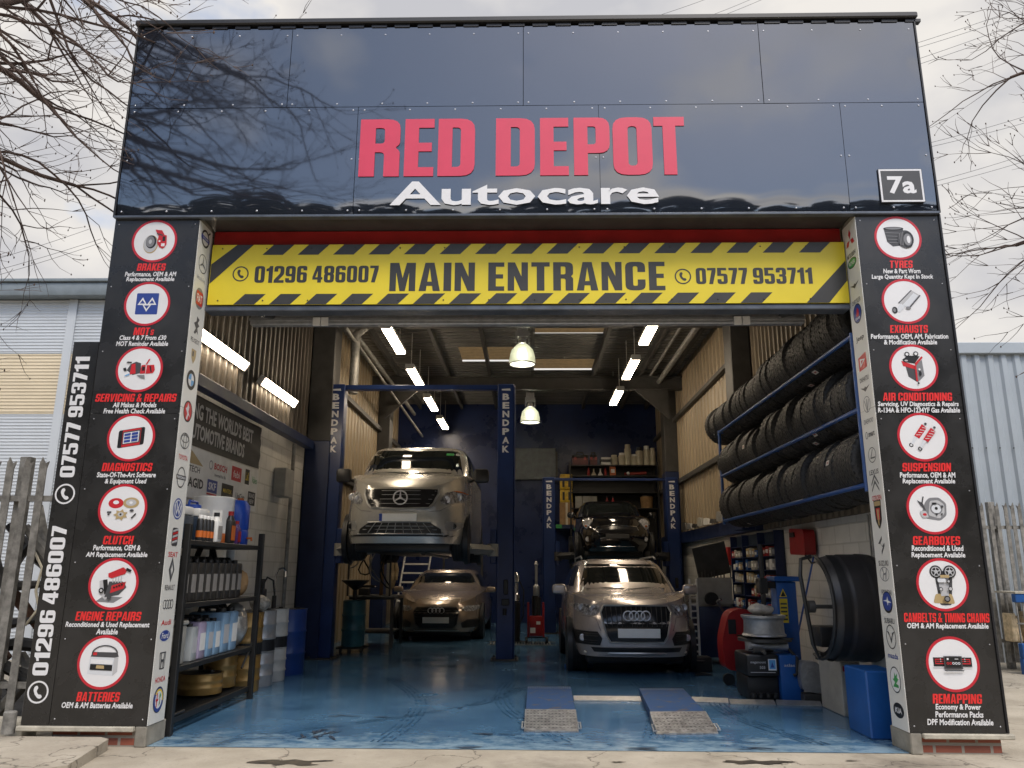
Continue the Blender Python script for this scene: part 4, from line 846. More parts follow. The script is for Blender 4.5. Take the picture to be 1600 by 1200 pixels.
        for dy in (.1, -.45): A('D', [(-.75, dy - .35), (0, dy + .5), (.75, dy - .35), (.75, dy - .55), (0, dy + .22), (-.75, dy - .55)])
    elif kind == 'longship': A('K', rpoly([(-.72, 1.2, .1), (.72, 1.2, .1), (.6, -.6, .2), (0, -1.4, .3), (-.6, -.6, .2)])); A('T', rpoly([(-.62, 1.1, .1), (.62, 1.1, .1), (.6, .7), (-.6, .7)])); A('R', [(-.4, .5), (.4, .5), (.3, -.5), (-.3, -.5)]); A('T', [(-.2, .4), (.2, .4), (.12, -1.0), (-.12, -1.0)])
    elif kind == 'szig': A('D', [(-.6, .15), (.2, .8), (.2, .5), (-.2, .15), (.1, -.1), (.6, .2), (.6, -.05), (-.1, -.8), (-.1, -.5), (.25, -.15), (-.1, .1)])
    elif kind == 'hoval': ring('G', .9, .62, .07); A('G', [(-.4, .45), (-.25, .5), (-.05, .05), (.3, .15), (.4, .5), (.5, .45), (.25, -.48), (.12, -.48), (.18, -.05), (-.15, -.1), (-.3, -.48), (-.42, -.45), (-.2, .1)])
    elif kind == 'stars': A('K', e(0, 0, .95, .9)); A('B', e(0, .06, .85, .76)); A('W', [(-.8, .1), (-.1, .2), (.1, .5), (.2, .15), (.8, 0), (.2, -.05), (0, -.3), (-.1, .05)])
    elif kind == 'mring': ring('D', .9, 1.0, .1); A('D', [(-.8, .5), (-.3, .35), (0, -.2), (.3, .35), (.8, .5), (.35, .15), (0, -.55), (-.35, .15)])
    elif kind == 'arrow': A('K', e(0, 0, .95, 1.05)); A('W', e(0, 0, .86, .95)); A('E', [(-.5, -.6), (.5, -.6), (.5, -.4), (.1, -.3), (.6, .1), (.3, .2), (.5, .6), (.1, .3), (-.1, .6), (-.2, .1), (-.5, .0), (-.1, -.2)])
    elif kind == 'kdark': A('K', e(0, 0, .95, .6)); S.append(('txt', (txt, -.6, -.22, .6, .22, 'W')))
    elif kind == 'drop': A('D', circ(-.7, 0, .24, .34), circ(-.7, 0, .16, .26)); S.append(('txt', (txt, -.3, -.2, .95, .25, 'D')))
    elif kind == 'word': S.append(('txt', (txt, -.85, -.25, .85, .35, 'D')))
    return S
def strip(X, fnp, usgn, items, label):
    t = thing('badge_strip', (X, .14, ZB), label, 'sign')
    if usgn > 0: bb = MB().box(X - .012, X, -.012, .285, ZB + .002, 2.80).box(X - .012, X, -.012, .285, 2.804, ZF - .02)
    else: bb = MB().box(X, X + .012, -.012, .285, ZB + .002, 2.80).box(X, X + .012, -.012, .285, 2.804, ZF - .02)
    bb.build('board', white_pvc, t, smooth=0)
    for kind, px, py, txt, under, uk in items:
        cz = onY(px, py, .14).z; r = .098; fn = fnp(X); cu = usgn * .135
        b = MB(); d = -.0012
        for k, l in badge(kind, txt):
            if k == 'txt':
                s2, x0, y0, x1, y1, ck = l
                text(b, s2, (cu + x0 * r, cz + y0 * r, cu + x1 * r, cz + y1 * r), fn, d - .0004, PI[ck], bold=.02)
            else: b.prism([[(cu + x * r, cz + y * r) for x, y in q] for q in l], fn, d, None, PI[k])
            d -= .0005
        if under: text(b, under, (cu - .092, cz - r * 1.75, cu + .092, cz - r * 1.30), fn, -.0012, PI[uk], bold=.02)
        b.build('badge', PMATS, t, smooth=0, recalc=False)
strip(IX0, planeXl, 1, [('ringbar', 321, 374, 'VOLVO', None, 0), ('star3', 315, 413, None, 'Mercedes-Benz', 'L'), ('redshield', 309, 467, 'FIAT', None, 0), ('lion', 304, 509, None, 'PEUGEOT', 'D'), ('crest', 301, 556, None, None, 0), ('roundel', 297, 594, None, None, 0), ('griffin', 291, 643, None, None, 0),
      ('ovals', 287, 689, None, 'TOYOTA', 'R'), ('ringname', 281, 746, 'NISSAN', None, 0), ('vw', 275, 795, None, None, 0), ('sblock', 271, 839, None, 'SEAT', 'R'), ('diamond', 264, 890, None, 'RENAULT', 'D'), ('four', 259, 944, None, 'Audi', 'R'), ('blueoval', 255, 993, 'Ford', None, 0), ('hframe', 250, 1032, None, 'HONDA', 'R'), ('crossoval', 244, 1093, None, None, 0)],
      'white strip of car maker badges on the left door reveal')
strip(IX1, planeXr, -1, [('three', 1328, 375, None, 'MITSUBISHI', 'D'), ('greenoval', 1331, 411, 'ROVER', None, 0), ('wings', 1335, 447, None, 'CHRYSLER', 'G'), ('bluering', 1339, 490, 'SAAB', None, 0), ('word', 1344, 530, 'Jeep', None, 0), ('redsquare', 1348, 567, None, 'DAIHATSU', 'D'), ('wings', 1353, 608, None, None, 0), ('trident', 1356, 632, None, 'DAEWOO', 'G'),
      ('drop', 1360, 679, 'smart', None, 0), ('lring', 1364, 711, None, 'LEXUS', 'D'), ('chevrons', 1369, 751, None, 'CITROEN', 'R'), ('longship', 1374, 803, None, None, 0), ('szig', 1381, 852, None, 'SUZUKI', 'D'), ('hoval', 1386, 897, None, 'HYUNDAI', 'D'), ('stars', 1391, 941, None, 'SUBARU', 'D'), ('mring', 1397, 995, None, 'mazda', 'B'), ('arrow', 1405, 1062, None, None, 0), ('kdark', 1411, 1110, 'KIA', None, 0)],
      'white strip of car maker badges on the right door reveal')
# ================================================================== VEHICLES
glass_car = mat('dark_car_glass', (.010, .012, .012), rough=.04, var=0, spec=.6)
plate_w = mat('number_plate_white', (.85, .85, .82), rough=.4, var=.03)
plate_b = mat('plate_blue_band', (.02, .06, .32), rough=.4, var=0)
lens_m = mat('headlamp_lens', (.62, .62, .64), rough=.18, metal=.35, var=.35, scale=22)
lampblk = mat('lamp_housing', (.02, .02, .022), rough=.15, var=.2)
lampgl = mat('lamp_cover', (.24, .24, .25), rough=.08, var=.75, scale=18)
amber = mat('amber_lens', (.45, .12, .02), rough=.2, var=.1)
def spow(a, e): return math.copysign(abs(a) ** e, a)
class Car:
    """body = stack of plan outlines; P['rings'] = [(z, half width, y front, y back, exponent)], bonnet rises from the last body ring to the cabin base"""
    def __init__(s, P): s.P = P; s.lv = P['rings'] + P['cabin']
    def ring(s, lv, N=72, zf=None):
        z, w, y0, y1, n = lv; m = (y0 + y1) / 2; h = (y1 - y0) / 2; out_ = []
        for i in range(N):
            a = 2 * pi * i / N - pi / 2; x = w * spow(cos(a), 2 / n); y = m + h * spow(sin(a), 2 / n)
            out_.append((x, y, zf(x, y) if zf else z))
        return out_
    def at(s, z):
        L = s.lv
        if z <= L[0][0]: return L[0]
        for a, b in zip(L, L[1:]):
            if z <= b[0]:
                t = (z - a[0]) / max(1e-6, b[0] - a[0]); return tuple(p + (q - p) * t for p, q in zip(a, b))
        return L[-1]
    def front(s, x, z, off=.006):
        _, w, y0, y1, n = s.at(z); m = (y0 + y1) / 2; h = (y1 - y0) / 2
        return (x, m - h * max(0, 1 - min(1, abs(x) / w) ** n) ** (1 / n) - off, z)
    def side(s, y, z, sg, off=.006):
        _, w, y0, y1, n = s.at(z); m = (y0 + y1) / 2; h = (y1 - y0) / 2
        return (sg * (w * max(0, 1 - min(1, abs(y - m) / h) ** n) ** (1 / n) + off), y, z)
    def patch(s, mb, rows, off=.006, nx=14, mi=0, sub=4):
        """rows = [(z, x0, x1)] from low to high, laid on the nose"""
        R_ = []
        for (za, a0, a1), (zb, c0, c1) in zip(rows, rows[1:]):
            for k in range(sub): t = k / sub; R_.append((za + (zb - za) * t, a0 + (c0 - a0) * t, a1 + (c1 - a1) * t))
        R_.append(rows[-1]); vs = []; fs = []; k = nx + 1
        for z, x0, x1 in R_:
            for i in range(k): vs.append(s.front(x0 + (x1 - x0) * i / nx, z, off))
        for j in range(len(R_) - 1):
            for i in range(nx): fs.append((j * k + i, j * k + i + 1, (j + 1) * k + i + 1, (j + 1) * k + i))
        o = len(vs); border = [i for i in range(k)] + [j * k + nx for j in range(1, len(R_))] + [(len(R_) - 1) * k + i for i in range(nx - 1, -1, -1)] + [j * k for j in range(len(R_) - 2, 0, -1)]
        for b in border: vs.append((vs[b][0], vs[b][1] + off + .012, vs[b][2]))
        n = len(border)
        for i in range(n): fs.append((border[i], border[(i + 1) % n], o + (i + 1) % n, o + i))
        return mb.add(vs, fs, mi)
    def strip(s, mb, pts, r=.008, off=.01, n=6, mi=0, closed=False):
        P = []
        for a, b in zip(pts, pts[1:] + (pts[:1] if closed else [])):
            for k in range(4): t = k / 4; P.append(s.front(a[0] + (b[0] - a[0]) * t, a[1] + (b[1] - a[1]) * t, off))
        if not closed: P.append(s.front(*pts[-1], off))
        return mb.tube(P, r, n, mi, closed=closed)
    def build(s, root, paint):
        P = s.P; mb = MB(); R_ = [s.ring(l) for l in P['rings']]
        L = P['rings'][-1]; C = P['cabin'][0]; cy = C[2]; zb = C[0]; zf = P['hood_z']
        def hood(x, y):
            t = min(1, max(0, (y - L[2]) / (cy - L[2]))); z = zf + (zb - zf) * (1 - (1 - t) ** 1.6)
            return z
        R_.append([(x * .995, y + (.012 if y < 1 else 0), hood(x, y)) for x, y, _ in s.ring((0, L[1], L[2] + .01, L[3] - .01, L[4]))])
        for t in (.2, .45, .7, .88, 1.0):
            lv = tuple(a + (b - a) * t for a, b in zip((0, L[1] - .03, L[2] + .05, L[3] - .04, L[4]), (0, C[1], C[2], C[3], C[4])))
            cr = P.get('crown', .03)
            R_.append([(x, y, hood(x, y) + cr * (1 - (x / L[1]) ** 2) * sin(pi * min(1, t * .75 + .05)) * (1 if y < cy + .4 else .3)) for x, y, _ in s.ring(lv)])
        for l in P['cabin'][1:]: R_.append(s.ring(l))
        T = P['cabin'][-1]
        for k, dz in ((.93, .022), (.7, .04), (.3, .05)):
            m = (T[2] + T[3]) / 2; R_.append([(x * k, m + (y - m) * (k * .5 + .5 if k > .8 else k), T[0] + dz) for x, y, _ in s.ring(T)])
        mb.rings(R_); body = mb.build('body', paint, root, smooth=40, world=False)
        # glass
        wz0, wz1 = P['screen']; f0, f1 = P['screen_w']
        g_ = MB(); s.patch(g_, [(wz0 - .0, -f0 + .05, f0 - .05), (wz0 + .02, -f0, f0), (wz1 - .03, -f1, f1), (wz1, -f1 + .05, f1 - .05)], .008, 20, sub=6); g_.build('windscreen', glass_car, root, world=False)
        for sg in (-1, 1):
            g_ = MB(); ya, yb, yc, yd = P['sidewin']
            g_.grid(lambda u, v: s.side((ya + (yb - ya) * v) * (1 - u) + (yd + (yc - yd) * v) * u, wz0 + .05 + (wz1 - .02 - wz0 - .05) * v, sg, .006), 14, 8)
            g_.build('side_window', glass_car, root, world=False)
        # wheels
        r = P['wheel_r']; tw = P.get('tyre_w', .22)
        for sg in (-1, 1):
            for wy in P['axles']:
                x = sg * (P['track'] - tw / 2)
                a_ = MB().lathe([(r * 1.13, -.05), (r * 1.13, .02)], (sg * (P['arch_x']), wy, r), 'X', 28); a_.build('wheel_arch', blackpl, root, world=False)
                t_ = MB(); prof = [(r * .62, -tw * .45), (r * .9, -tw * .5), (r * .98, -tw * .42)]
                for i in range(4): q = -tw * .4 + tw * .8 * i / 4; prof += [(r, q), (r, q + tw * .15), (r * .965, q + tw * .155), (r * .965, q + tw * .195)]
                prof += [(r, tw * .4), (r * .98, tw * .43), (r * .9, tw * .5), (r * .62, tw * .45)]
                t_.lathe(prof, (x, wy, r), 'X', 32, closed=True); wheel = t_.build('wheel', rubber, root, world=False)
                rm = MB().lathe([(r * .63, -tw * .3), (r * .63, tw * .3)], (x, wy, r), 'X', 24)
                for k in range(5): a = 2 * pi * k / 5; rm.box(x + sg * tw * .3, x + sg * tw * .46, wy - .03, wy + .03, r, r + r * .6, .008, M=Matrix.Translation((0, wy, r)) @ Matrix.Rotation(a, 4, 'X') @ Matrix.Translation((0, -wy, -r)))
                rm.build('rim', alu, wheel, world=False)
        u_ = MB(); l0 = P['rings'][0]; u_.box(-l0[1] * .8, l0[1] * .8, l0[2] + .25, l0[3] - .2, l0[0] - .11, l0[0] + .02, .04); u_.tube([(-P['track'] + .2, P['axles'][0], r), (P['track'] - .2, P['axles'][0], r)], .05, 8); u_.tube([(.2, 1.2, l0[0] - .1), (.25, l0[3] - .5, l0[0] - .1)], .05, 8)
        u_.build('underbody', blackpl, root, world=False)
        # mirrors
        mx_, my, mz, mw, mh = P['mirror']
        for sg in (-1, 1):
            m_ = MB().box(sg * mx_ - mw / 2, sg * mx_ + mw / 2, my - .07, my + .05, mz - mh / 2, mz + mh / 2, .045); m_.tube([(sg * (mx_ - mw * .3), my + .02, mz - mh * .2), (sg * (mx_ - mw * .85), my + .06, mz - mh * .45)], .025, 6)
            m_.build('door_mirror', P.get('mirror_mat', paint), root, world=False)
        return body
def plate(c, root, z0, z1, hw, x0=0, band=False):
    mb = MB(); y = min(c.front(x0 - hw, (z0 + z1) / 2)[1], c.front(x0 + hw, (z0 + z1) / 2)[1], c.front(x0, z0)[1], c.front(x0, z1)[1]) - .016
    mb.box(x0 - hw, x0 + hw, y, y + .012, z0, z1, .003); p = mb.build('number_plate', plate_w, root, world=False, smooth=0)
    if band: MB().box(x0 - hw + .002, x0 - hw + .045, y - .002, y + .002, z0 + .003, z1 - .003).build('plate_band', plate_b, p, world=False, smooth=0)
    return p
def lattice(c, mb, x0a, x1a, z0, x0b, x1b, z1, nh, nv, r=.006, off=.012):
    for i in range(1, nh): t = i / nh; z = z0 + (z1 - z0) * t; c.strip(mb, [(x0a + (x0b - x0a) * t, z), (x1a + (x1b - x1a) * t, z)], r, off, 4)
    for i in range(1, nv): t = i / nv; c.strip(mb, [(x0a + (x1a - x0a) * t, z0), (x0b + (x1b - x0b) * t, z1)], r, off, 4)
def lights(c, root, poly_rows, inner, accent=None):
    """poly_rows for the right-hand lamp, mirrored for the left"""
    for sg in (1, -1):
        rows = [(z, a, b) if sg > 0 else (z, -b, -a) for z, a, b in poly_rows]
        mb = MB(); c.patch(mb, rows, .010, 10); h_ = mb.build('headlight', lampgl, root, world=False)
        q = MB()
        for (x, z, r) in inner:
            p = c.front(sg * x, z, .014); q.lathe([(r, .01), (r, -.004), (r * .75, -.012), (r * .45, -.004), (.001, -.002)], p, 'Y', 18)
        q.build('lamp_reflector', lens_m, h_, world=False)
        if accent:
            q = MB(); c.patch(q, [(z, a, b) if sg > 0 else (z, -b, -a) for z, a, b in accent], .016, 6); q.build('indicator', amber, h_, world=False)

# ---- silver van up on the front lift
paint_v = mat('silver_van_paint', (.60, .575, .52), rough=.27, metal=.55, var=.04, scale=30, coat=.6)
P = dict(rings=[(.24, .88, .10, 5.0, 5.0), (.36, .94, .035, 5.06, 4.2), (.50, .955, .01, 5.09, 4.0), (.68, .965, 0, 5.1, 4.0), (.86, .963, .035, 5.1, 3.8), (1.02, .955, .10, 5.1, 3.6)], hood_z=1.04,
         cabin=[(1.30, .925, .92, 5.08, 5), (1.50, .90, 1.18, 5.06, 5.5), (1.72, .84, 1.46, 5.03, 6), (1.85, .775, 1.68, 4.98, 6)], screen=(1.33, 1.80), screen_w=(.80, .70), sidewin=(1.55, 1.95, 4.6, 4.7), wheel_r=.335, tyre_w=.215, axles=(.98, 4.12), track=.90, arch_x=.915,
         mirror=(1.10, 1.15, 1.33, .24, .22), mirror_mat=blackpl, crown=.04)
van = thing('van', (-1.92, 4.55, 1.53), 'silver van raised high on the two post lift', 'van')
c = Car(P); c.build(van, paint_v)
b = MB(); c.patch(b, [(.735, -.41, .41), (.80, -.47, .47), (.95, -.535, .535), (1.035, -.53, .53)], .004, 20); gr = b.build('grille', lampblk, van, world=False)
b = MB(); c.strip(b, [(-.415, .735), (-.475, .80), (-.54, .95), (-.535, 1.035), (0, 1.045), (.535, 1.035), (.54, .95), (.475, .80), (.415, .735), (0, .722)], .017, .006, closed=True)
for z in (.80, .865, .93, .99): c.strip(b, [(-.40 - (z - .73) * .4, z), (.40 + (z - .73) * .4, z)], .0035, .006)
b.build('grille_bar', mat('grille_silver', (.42, .42, .41), .3, metal=.5, var=.1), gr, world=False)
b = MB(); p = c.front(0, .885, .022)
b.tube([(p[0] + .098 * cos(a), p[1], p[2] + .098 * sin(a)) for a in [2 * pi * i / 28 for i in range(28)]], .011, 8, closed=True)
for a in (90, 210, 330): b.tube([(p[0], p[1], p[2]), (p[0] + .095 * cos(R(a)), p[1], p[2] + .095 * sin(R(a)))], [.016, .006], 6)
b.build('star_emblem', mat('bright_emblem', (.72, .72, .74), .3, metal=.3, var=0), van, world=False)
lights(c, van, [(.80, .58, .66), (.86, .565, .86), (.98, .64, .935), (1.055, .86, .945)], [(.655, .875, .055), (.80, .935, .06)], [(1.01, .72, .925), (1.05, .84, .935)])
b = MB(); c.patch(b, [(.375, -.60, .60), (.44, -.585, .585), (.53, -.44, .44)], .006, 20); ig = b.build('lower_intake', blackpl, van, world=False)
b = MB(); lattice(c, b, -.58, .58, .385, -.44, .44, .525, 3, 9, .006); c.strip(b, [(-.62, .37), (.62, .37)], .012, .008); c.strip(b, [(-.46, .535), (.46, .535)], .009, .008); b.build('intake_lattice', mat('grille_silver'), ig, world=False)
for sg in (-1, 1):
    b = MB(); c.patch(b, [(.43, *sorted((sg * .66, sg * .80))), (.50, *sorted((sg * .64, sg * .87))), (.555, *sorted((sg * .66, sg * .87)))], .006, 8); f_ = b.build('fog_light', mat('grille_silver'), van, world=False)
    p = c.front(sg * .755, .492, .012); MB().lathe([(.042, .02), (.042, -.004), (.03, -.01), (.028, -.002), (.001, -.006)], p, 'Y', 18).build('fog_lens', lampblk, f_, world=False)
plate(c, van, .545, .655, .27, -.02, True)
b = MB(); c.strip(b, [(-.88, .90), (-.57, .70), (-.44, .69), (.44, .69), (.57, .70), (.88, .90)], .0035, .001, 4); b.build('panel_gap', blackpl, van, world=False)
b = MB(); c.patch(b, [(.335, -.80, .80), (.362, -.86, .86)], .004, 20); b.build('chin', blackpl, van, world=False)
b = MB()
for sg, x0 in ((1, -.62), (1, .05)): b.tube([c.front(x0, 1.345, .022), c.front(x0 + .3, 1.365, .024), c.front(x0 + .58, 1.36, .022)], .009, 5)
b.build('wiper', blackpl, van, world=False)
b = MB(); c.patch(b, [(1.70, .50, .62), (1.745, .50, .62)], .012, 3); b.build('green_sticker', PK['E'], van, world=False)

# ---- bronze silver SUV on the floor
paint_q = mat('champagne_suv_paint', (.60, .54, .515), rough=.25, metal=.55, var=.04, scale=30, coat=.7)
P = dict(rings=[(.26, .84, .10, 4.3, 4.5), (.36, .89, .045, 4.34, 4.0), (.52, .91, .01, 4.37, 3.8), (.70, .915, 0, 4.38, 3.6), (.85, .91, .05, 4.38, 3.4), (.94, .90, .11, 4.38, 3.3)], hood_z=.955,
         cabin=[(1.08, .845, 1.02, 4.36, 4.5), (1.28, .78, 1.38, 4.30, 5), (1.46, .70, 1.72, 4.22, 5), (1.545, .62, 1.98, 4.10, 5)], screen=(1.11, 1.50), screen_w=(.70, .575), sidewin=(1.55, 2.0, 3.8, 3.9), wheel_r=.35, tyre_w=.235, axles=(.90, 3.46), track=.865, arch_x=.868,
         mirror=(1.00, 1.38, 1.12, .22, .15), crown=.03)
suv = thing('suv_car', (1.40, 4.32, .004), 'champagne silver SUV on the floor facing out with a tall framed grille', 'car')
c = Car(P); c.build(suv, paint_q)
bq = MB(); c.patch(bq, [(.455, -.36, .36), (.52, -.40, .40), (.84, -.475, .475), (.925, -.44, .44)], .004, 18)
for i in range(13): x = -.40 + .8 * i / 12; c.strip(bq, [(x, .66), (x * 1.03, .915)], .006, .004, 4, mi=1)
gr = bq.build('grille', [lampblk, mat('grille_black_bar', (.035, .035, .036), .5, var=0)], suv, world=False)
b = MB(); c.strip(b, [(-.36, .452), (-.41, .53), (-.482, .84), (-.44, .93), (0, .936), (.44, .93), (.482, .84), (.41, .53), (.36, .452), (0, .447)], .014, .006, closed=True); b.build('grille_frame', mat('grille_silver'), gr, world=False)
b = MB()
for i in range(4):
    p = c.front(-.120 + .08 * i, .80, .022)
    b.tube([(p[0] + .062 * cos(a), p[1] - .002 * (i % 2), p[2] + .062 * sin(a)) for a in [2 * pi * k / 24 for k in range(24)]], .0095, 6, closed=True)
b.build('ring_emblem', mat('bright_emblem', (.72, .72, .74), .3, metal=.3, var=0), suv, world=False)
lights(c, suv, [(.80, .56, .68), (.85, .50, .80), (.92, .49, .865), (.955, .50, .85)], [(.585, .885, .045), (.72, .895, .05)])
for sg in (-1, 1):
    b = MB(); c.patch(b, [(.41, *sorted((sg * .50, sg * .83))), (.50, *sorted((sg * .47, sg * .865))), (.59, *sorted((sg * .53, sg * .87)))], .005, 10); f_ = b.build('side_intake', blackpl, suv, world=False)
    p = c.front(sg * .72, .50, .012); q = MB().lathe([(.045, .02), (.045, -.006), (.03, -.012), (.001, -.006)], p, 'Y', 18)
    q.build('fog_lens', lens_m, f_, world=False)
    q = MB()
    for z in (.44, .47, .53, .56): c.strip(q, [(sg * .53, z), (sg * .84, z)], .005, .008, 4)
    q.build('intake_bar', mat('grille_black_bar'), f_, world=False)
plate(c, suv, .515, .635, .285, .02)
b = MB(); c.strip(b, [(-.86, .80), (-.55, .77), (-.49, .60)], .0035, .001, 4); b.build('panel_gap', blackpl, suv, world=False)
b = MB(); c.strip(b, [(.86, .80), (.55, .77), (.49, .60)], .0035, .001, 4); b.build('panel_gap', blackpl, suv, world=False)
b = MB(); c.patch(b, [(.325, -.58, .58), (.385, -.62, .62)], .007, 18); b.build('lower_grille', blackpl, suv, world=False)
b = MB(); c.strip(b, [(-.70, .31), (.70, .31)], .016, .006); b.build('skid_trim', mat('grille_silver'), suv, world=False)
b = MB()
for sg in (-1, 1): b.tube([(sg * .60, 2.1, 1.585), (sg * .60, 2.3, 1.625), (sg * .60, 3.8, 1.61), (sg * .60, 4.0, 1.57)], .016, 6)
b.build('roof_rail', mat('grille_silver'), suv, world=False)
b = MB()
for x0 in (-.60, .02): b.tube([c.front(x0, 1.125, .02), c.front(x0 + .28, 1.15, .022), c.front(x0 + .56, 1.14, .02)], .008, 5)
b.build('wiper', blackpl, suv, world=False)

# ---- bronze saloon behind, under the van
paint_a = mat('bronze_saloon_paint', (.36, .29, .235), rough=.25, metal=.55, var=.04, scale=30, coat=.7)
P = dict(rings=[(.18, .84, .12, 4.8, 4.5), (.27, .92, .04, 4.85, 4.0), (.42, .95, .01, 4.88, 3.6), (.56, .95, .02, 4.9, 3.4), (.64, .945, .07, 4.9, 3.3), (.70, .93, .13, 4.9, 3.2)], hood_z=.72,
         cabin=[(.96, .86, 1.25, 4.75, 4), (1.15, .78, 1.68, 4.4, 4), (1.30, .68, 2.05, 4.1, 4), (1.37, .60, 2.30, 3.8, 4)], screen=(.99, 1.335), screen_w=(.74, .56), sidewin=(1.9, 2.3, 3.8, 4.1), wheel_r=.34, tyre_w=.24, axles=(.95, 3.84), track=.90, arch_x=.90,
         mirror=(1.03, 1.62, .98, .21, .13), crown=.04)
sal = thing('saloon_car', (-1.93, 9.5, .004), 'low bronze saloon parked on the floor beneath the raised van', 'car')
c = Car(P); c.build(sal, paint_a)
b = MB(); c.patch(b, [(.27, -.33, .33), (.34, -.40, .40), (.58, -.45, .45), (.655, -.40, .40)], .004, 16); gr = b.build('grille', lampblk, sal, world=False)
b = MB(); c.strip(b, [(-.34, .265), (-.41, .34), (-.46, .58), (-.40, .665), (.40, .665), (.46, .58), (.41, .34), (.34, .265)], .010, .006, closed=True)
for z in (.48, .52, .56, .60): c.strip(b, [(-.42, z), (.42, z)], .005, .007, 4)
b.build('grille_frame', mat('grille_black_bar'), gr, world=False)
b = MB()
for i in range(4):
    p = c.front(-.113 + .075 * i, .60, .018); b.tube([(p[0] + .05 * cos(a), p[1], p[2] + .05 * sin(a)) for a in [2 * pi * k / 20 for k in range(20)]], .008, 5, closed=True)
b.build('ring_emblem', mat('bright_emblem'), sal, world=False)
lights(c, sal, [(.585, .58, .74), (.62, .50, .84), (.665, .52, .885), (.69, .60, .87)], [(.60, .64, .03), (.70, .645, .03), (.80, .65, .028)])
for sg in (-1, 1):
    b = MB(); c.patch(b, [(.27, *sorted((sg * .52, sg * .85))), (.36, *sorted((sg * .50, sg * .88))), (.43, *sorted((sg * .62, sg * .89)))], .005, 8); b.build('side_intake', blackpl, sal, world=False)
b = MB(); c.strip(b, [(-.88, .215), (.88, .215)], .014, .006); b.build('splitter_trim', mat('grille_silver'), sal, world=False)
plate(c, sal, .36, .475, .265)

# ---- black hatchback high on the rear lift
paint_m = mat('black_hatch_paint', (.006, .006, .007), rough=.10, var=0, coat=1)
P = dict(rings=[(.20, .74, .16, 3.6, 4.5), (.32, .82, .05, 3.66, 4), (.50, .84, .01, 3.69, 3.6), (.66, .84, .03, 3.7, 3.4), (.80, .82, .10, 3.7, 3.2), (.86, .80, .16, 3.7, 3.0)], hood_z=.88,
         cabin=[(.98, .75, .98, 3.66, 4.5), (1.12, .71, 1.14, 3.62, 5), (1.28, .655, 1.32, 3.56, 5), (1.355, .60, 1.48, 3.5, 5)], screen=(1.01, 1.315), screen_w=(.655, .575), sidewin=(1.3, 1.5, 3.2, 3.3), wheel_r=.30, tyre_w=.19, axles=(.75, 3.2), track=.80, arch_x=.825,
         mirror=(.92, 1.12, 1.03, .18, .13), crown=.05)
hat = thing('hatchback_car', (1.82, 10.2, 1.60), 'small black hatchback with round headlights raised on the rear lift', 'car')
c = Car(P); c.build(hat, paint_m)
for sg in (-1, 1):
    p = c.front(sg * .60, .79, .0); h_ = MB().lathe([(.135, .10), (.135, -.03), (.115, -.045)], p, 'Y', 24).build('headlight', chrome, hat, world=False)
    MB().lathe([(.11, .0), (.11, -.046), (.06, -.058), (.001, -.062)], p, 'Y', 24).build('lamp_lens', lens_m, h_, world=False)
    q = (p[0] + sg * .05, p[1] - .05, p[2] - .05); MB().ball(q, .03, .02, .025, 8).build('indicator', amber, h_, world=False)
    p = c.front(sg * .62, .46, .005); MB().lathe([(.05, .03), (.05, -.008), (.03, -.014), (.001, -.012)], p, 'Y', 16).build('fog_light', lens_m, hat, world=False)
b = MB(); c.patch(b, [(.58, -.32, .32), (.64, -.45, .45), (.71, -.42, .42), (.74, -.32, .32)], .004, 14); b.build('grille', lampblk, hat, world=False)
b = MB(); c.strip(b, [(-.46, .64), (-.42, .72), (0, .75), (.42, .72), (.46, .64)], .010, .008); c.strip(b, [(-.7, .30), (.7, .30)], .008, .006); b.build('chrome_trim', chrome, hat, world=False)
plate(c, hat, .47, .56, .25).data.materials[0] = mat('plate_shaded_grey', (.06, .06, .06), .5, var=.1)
b = MB(); c.strip(b, [(-.74, 1.0), (0, 1.0), (.74, 1.0)], .006, .006); b.build('scuttle_trim', chrome, hat, world=False)

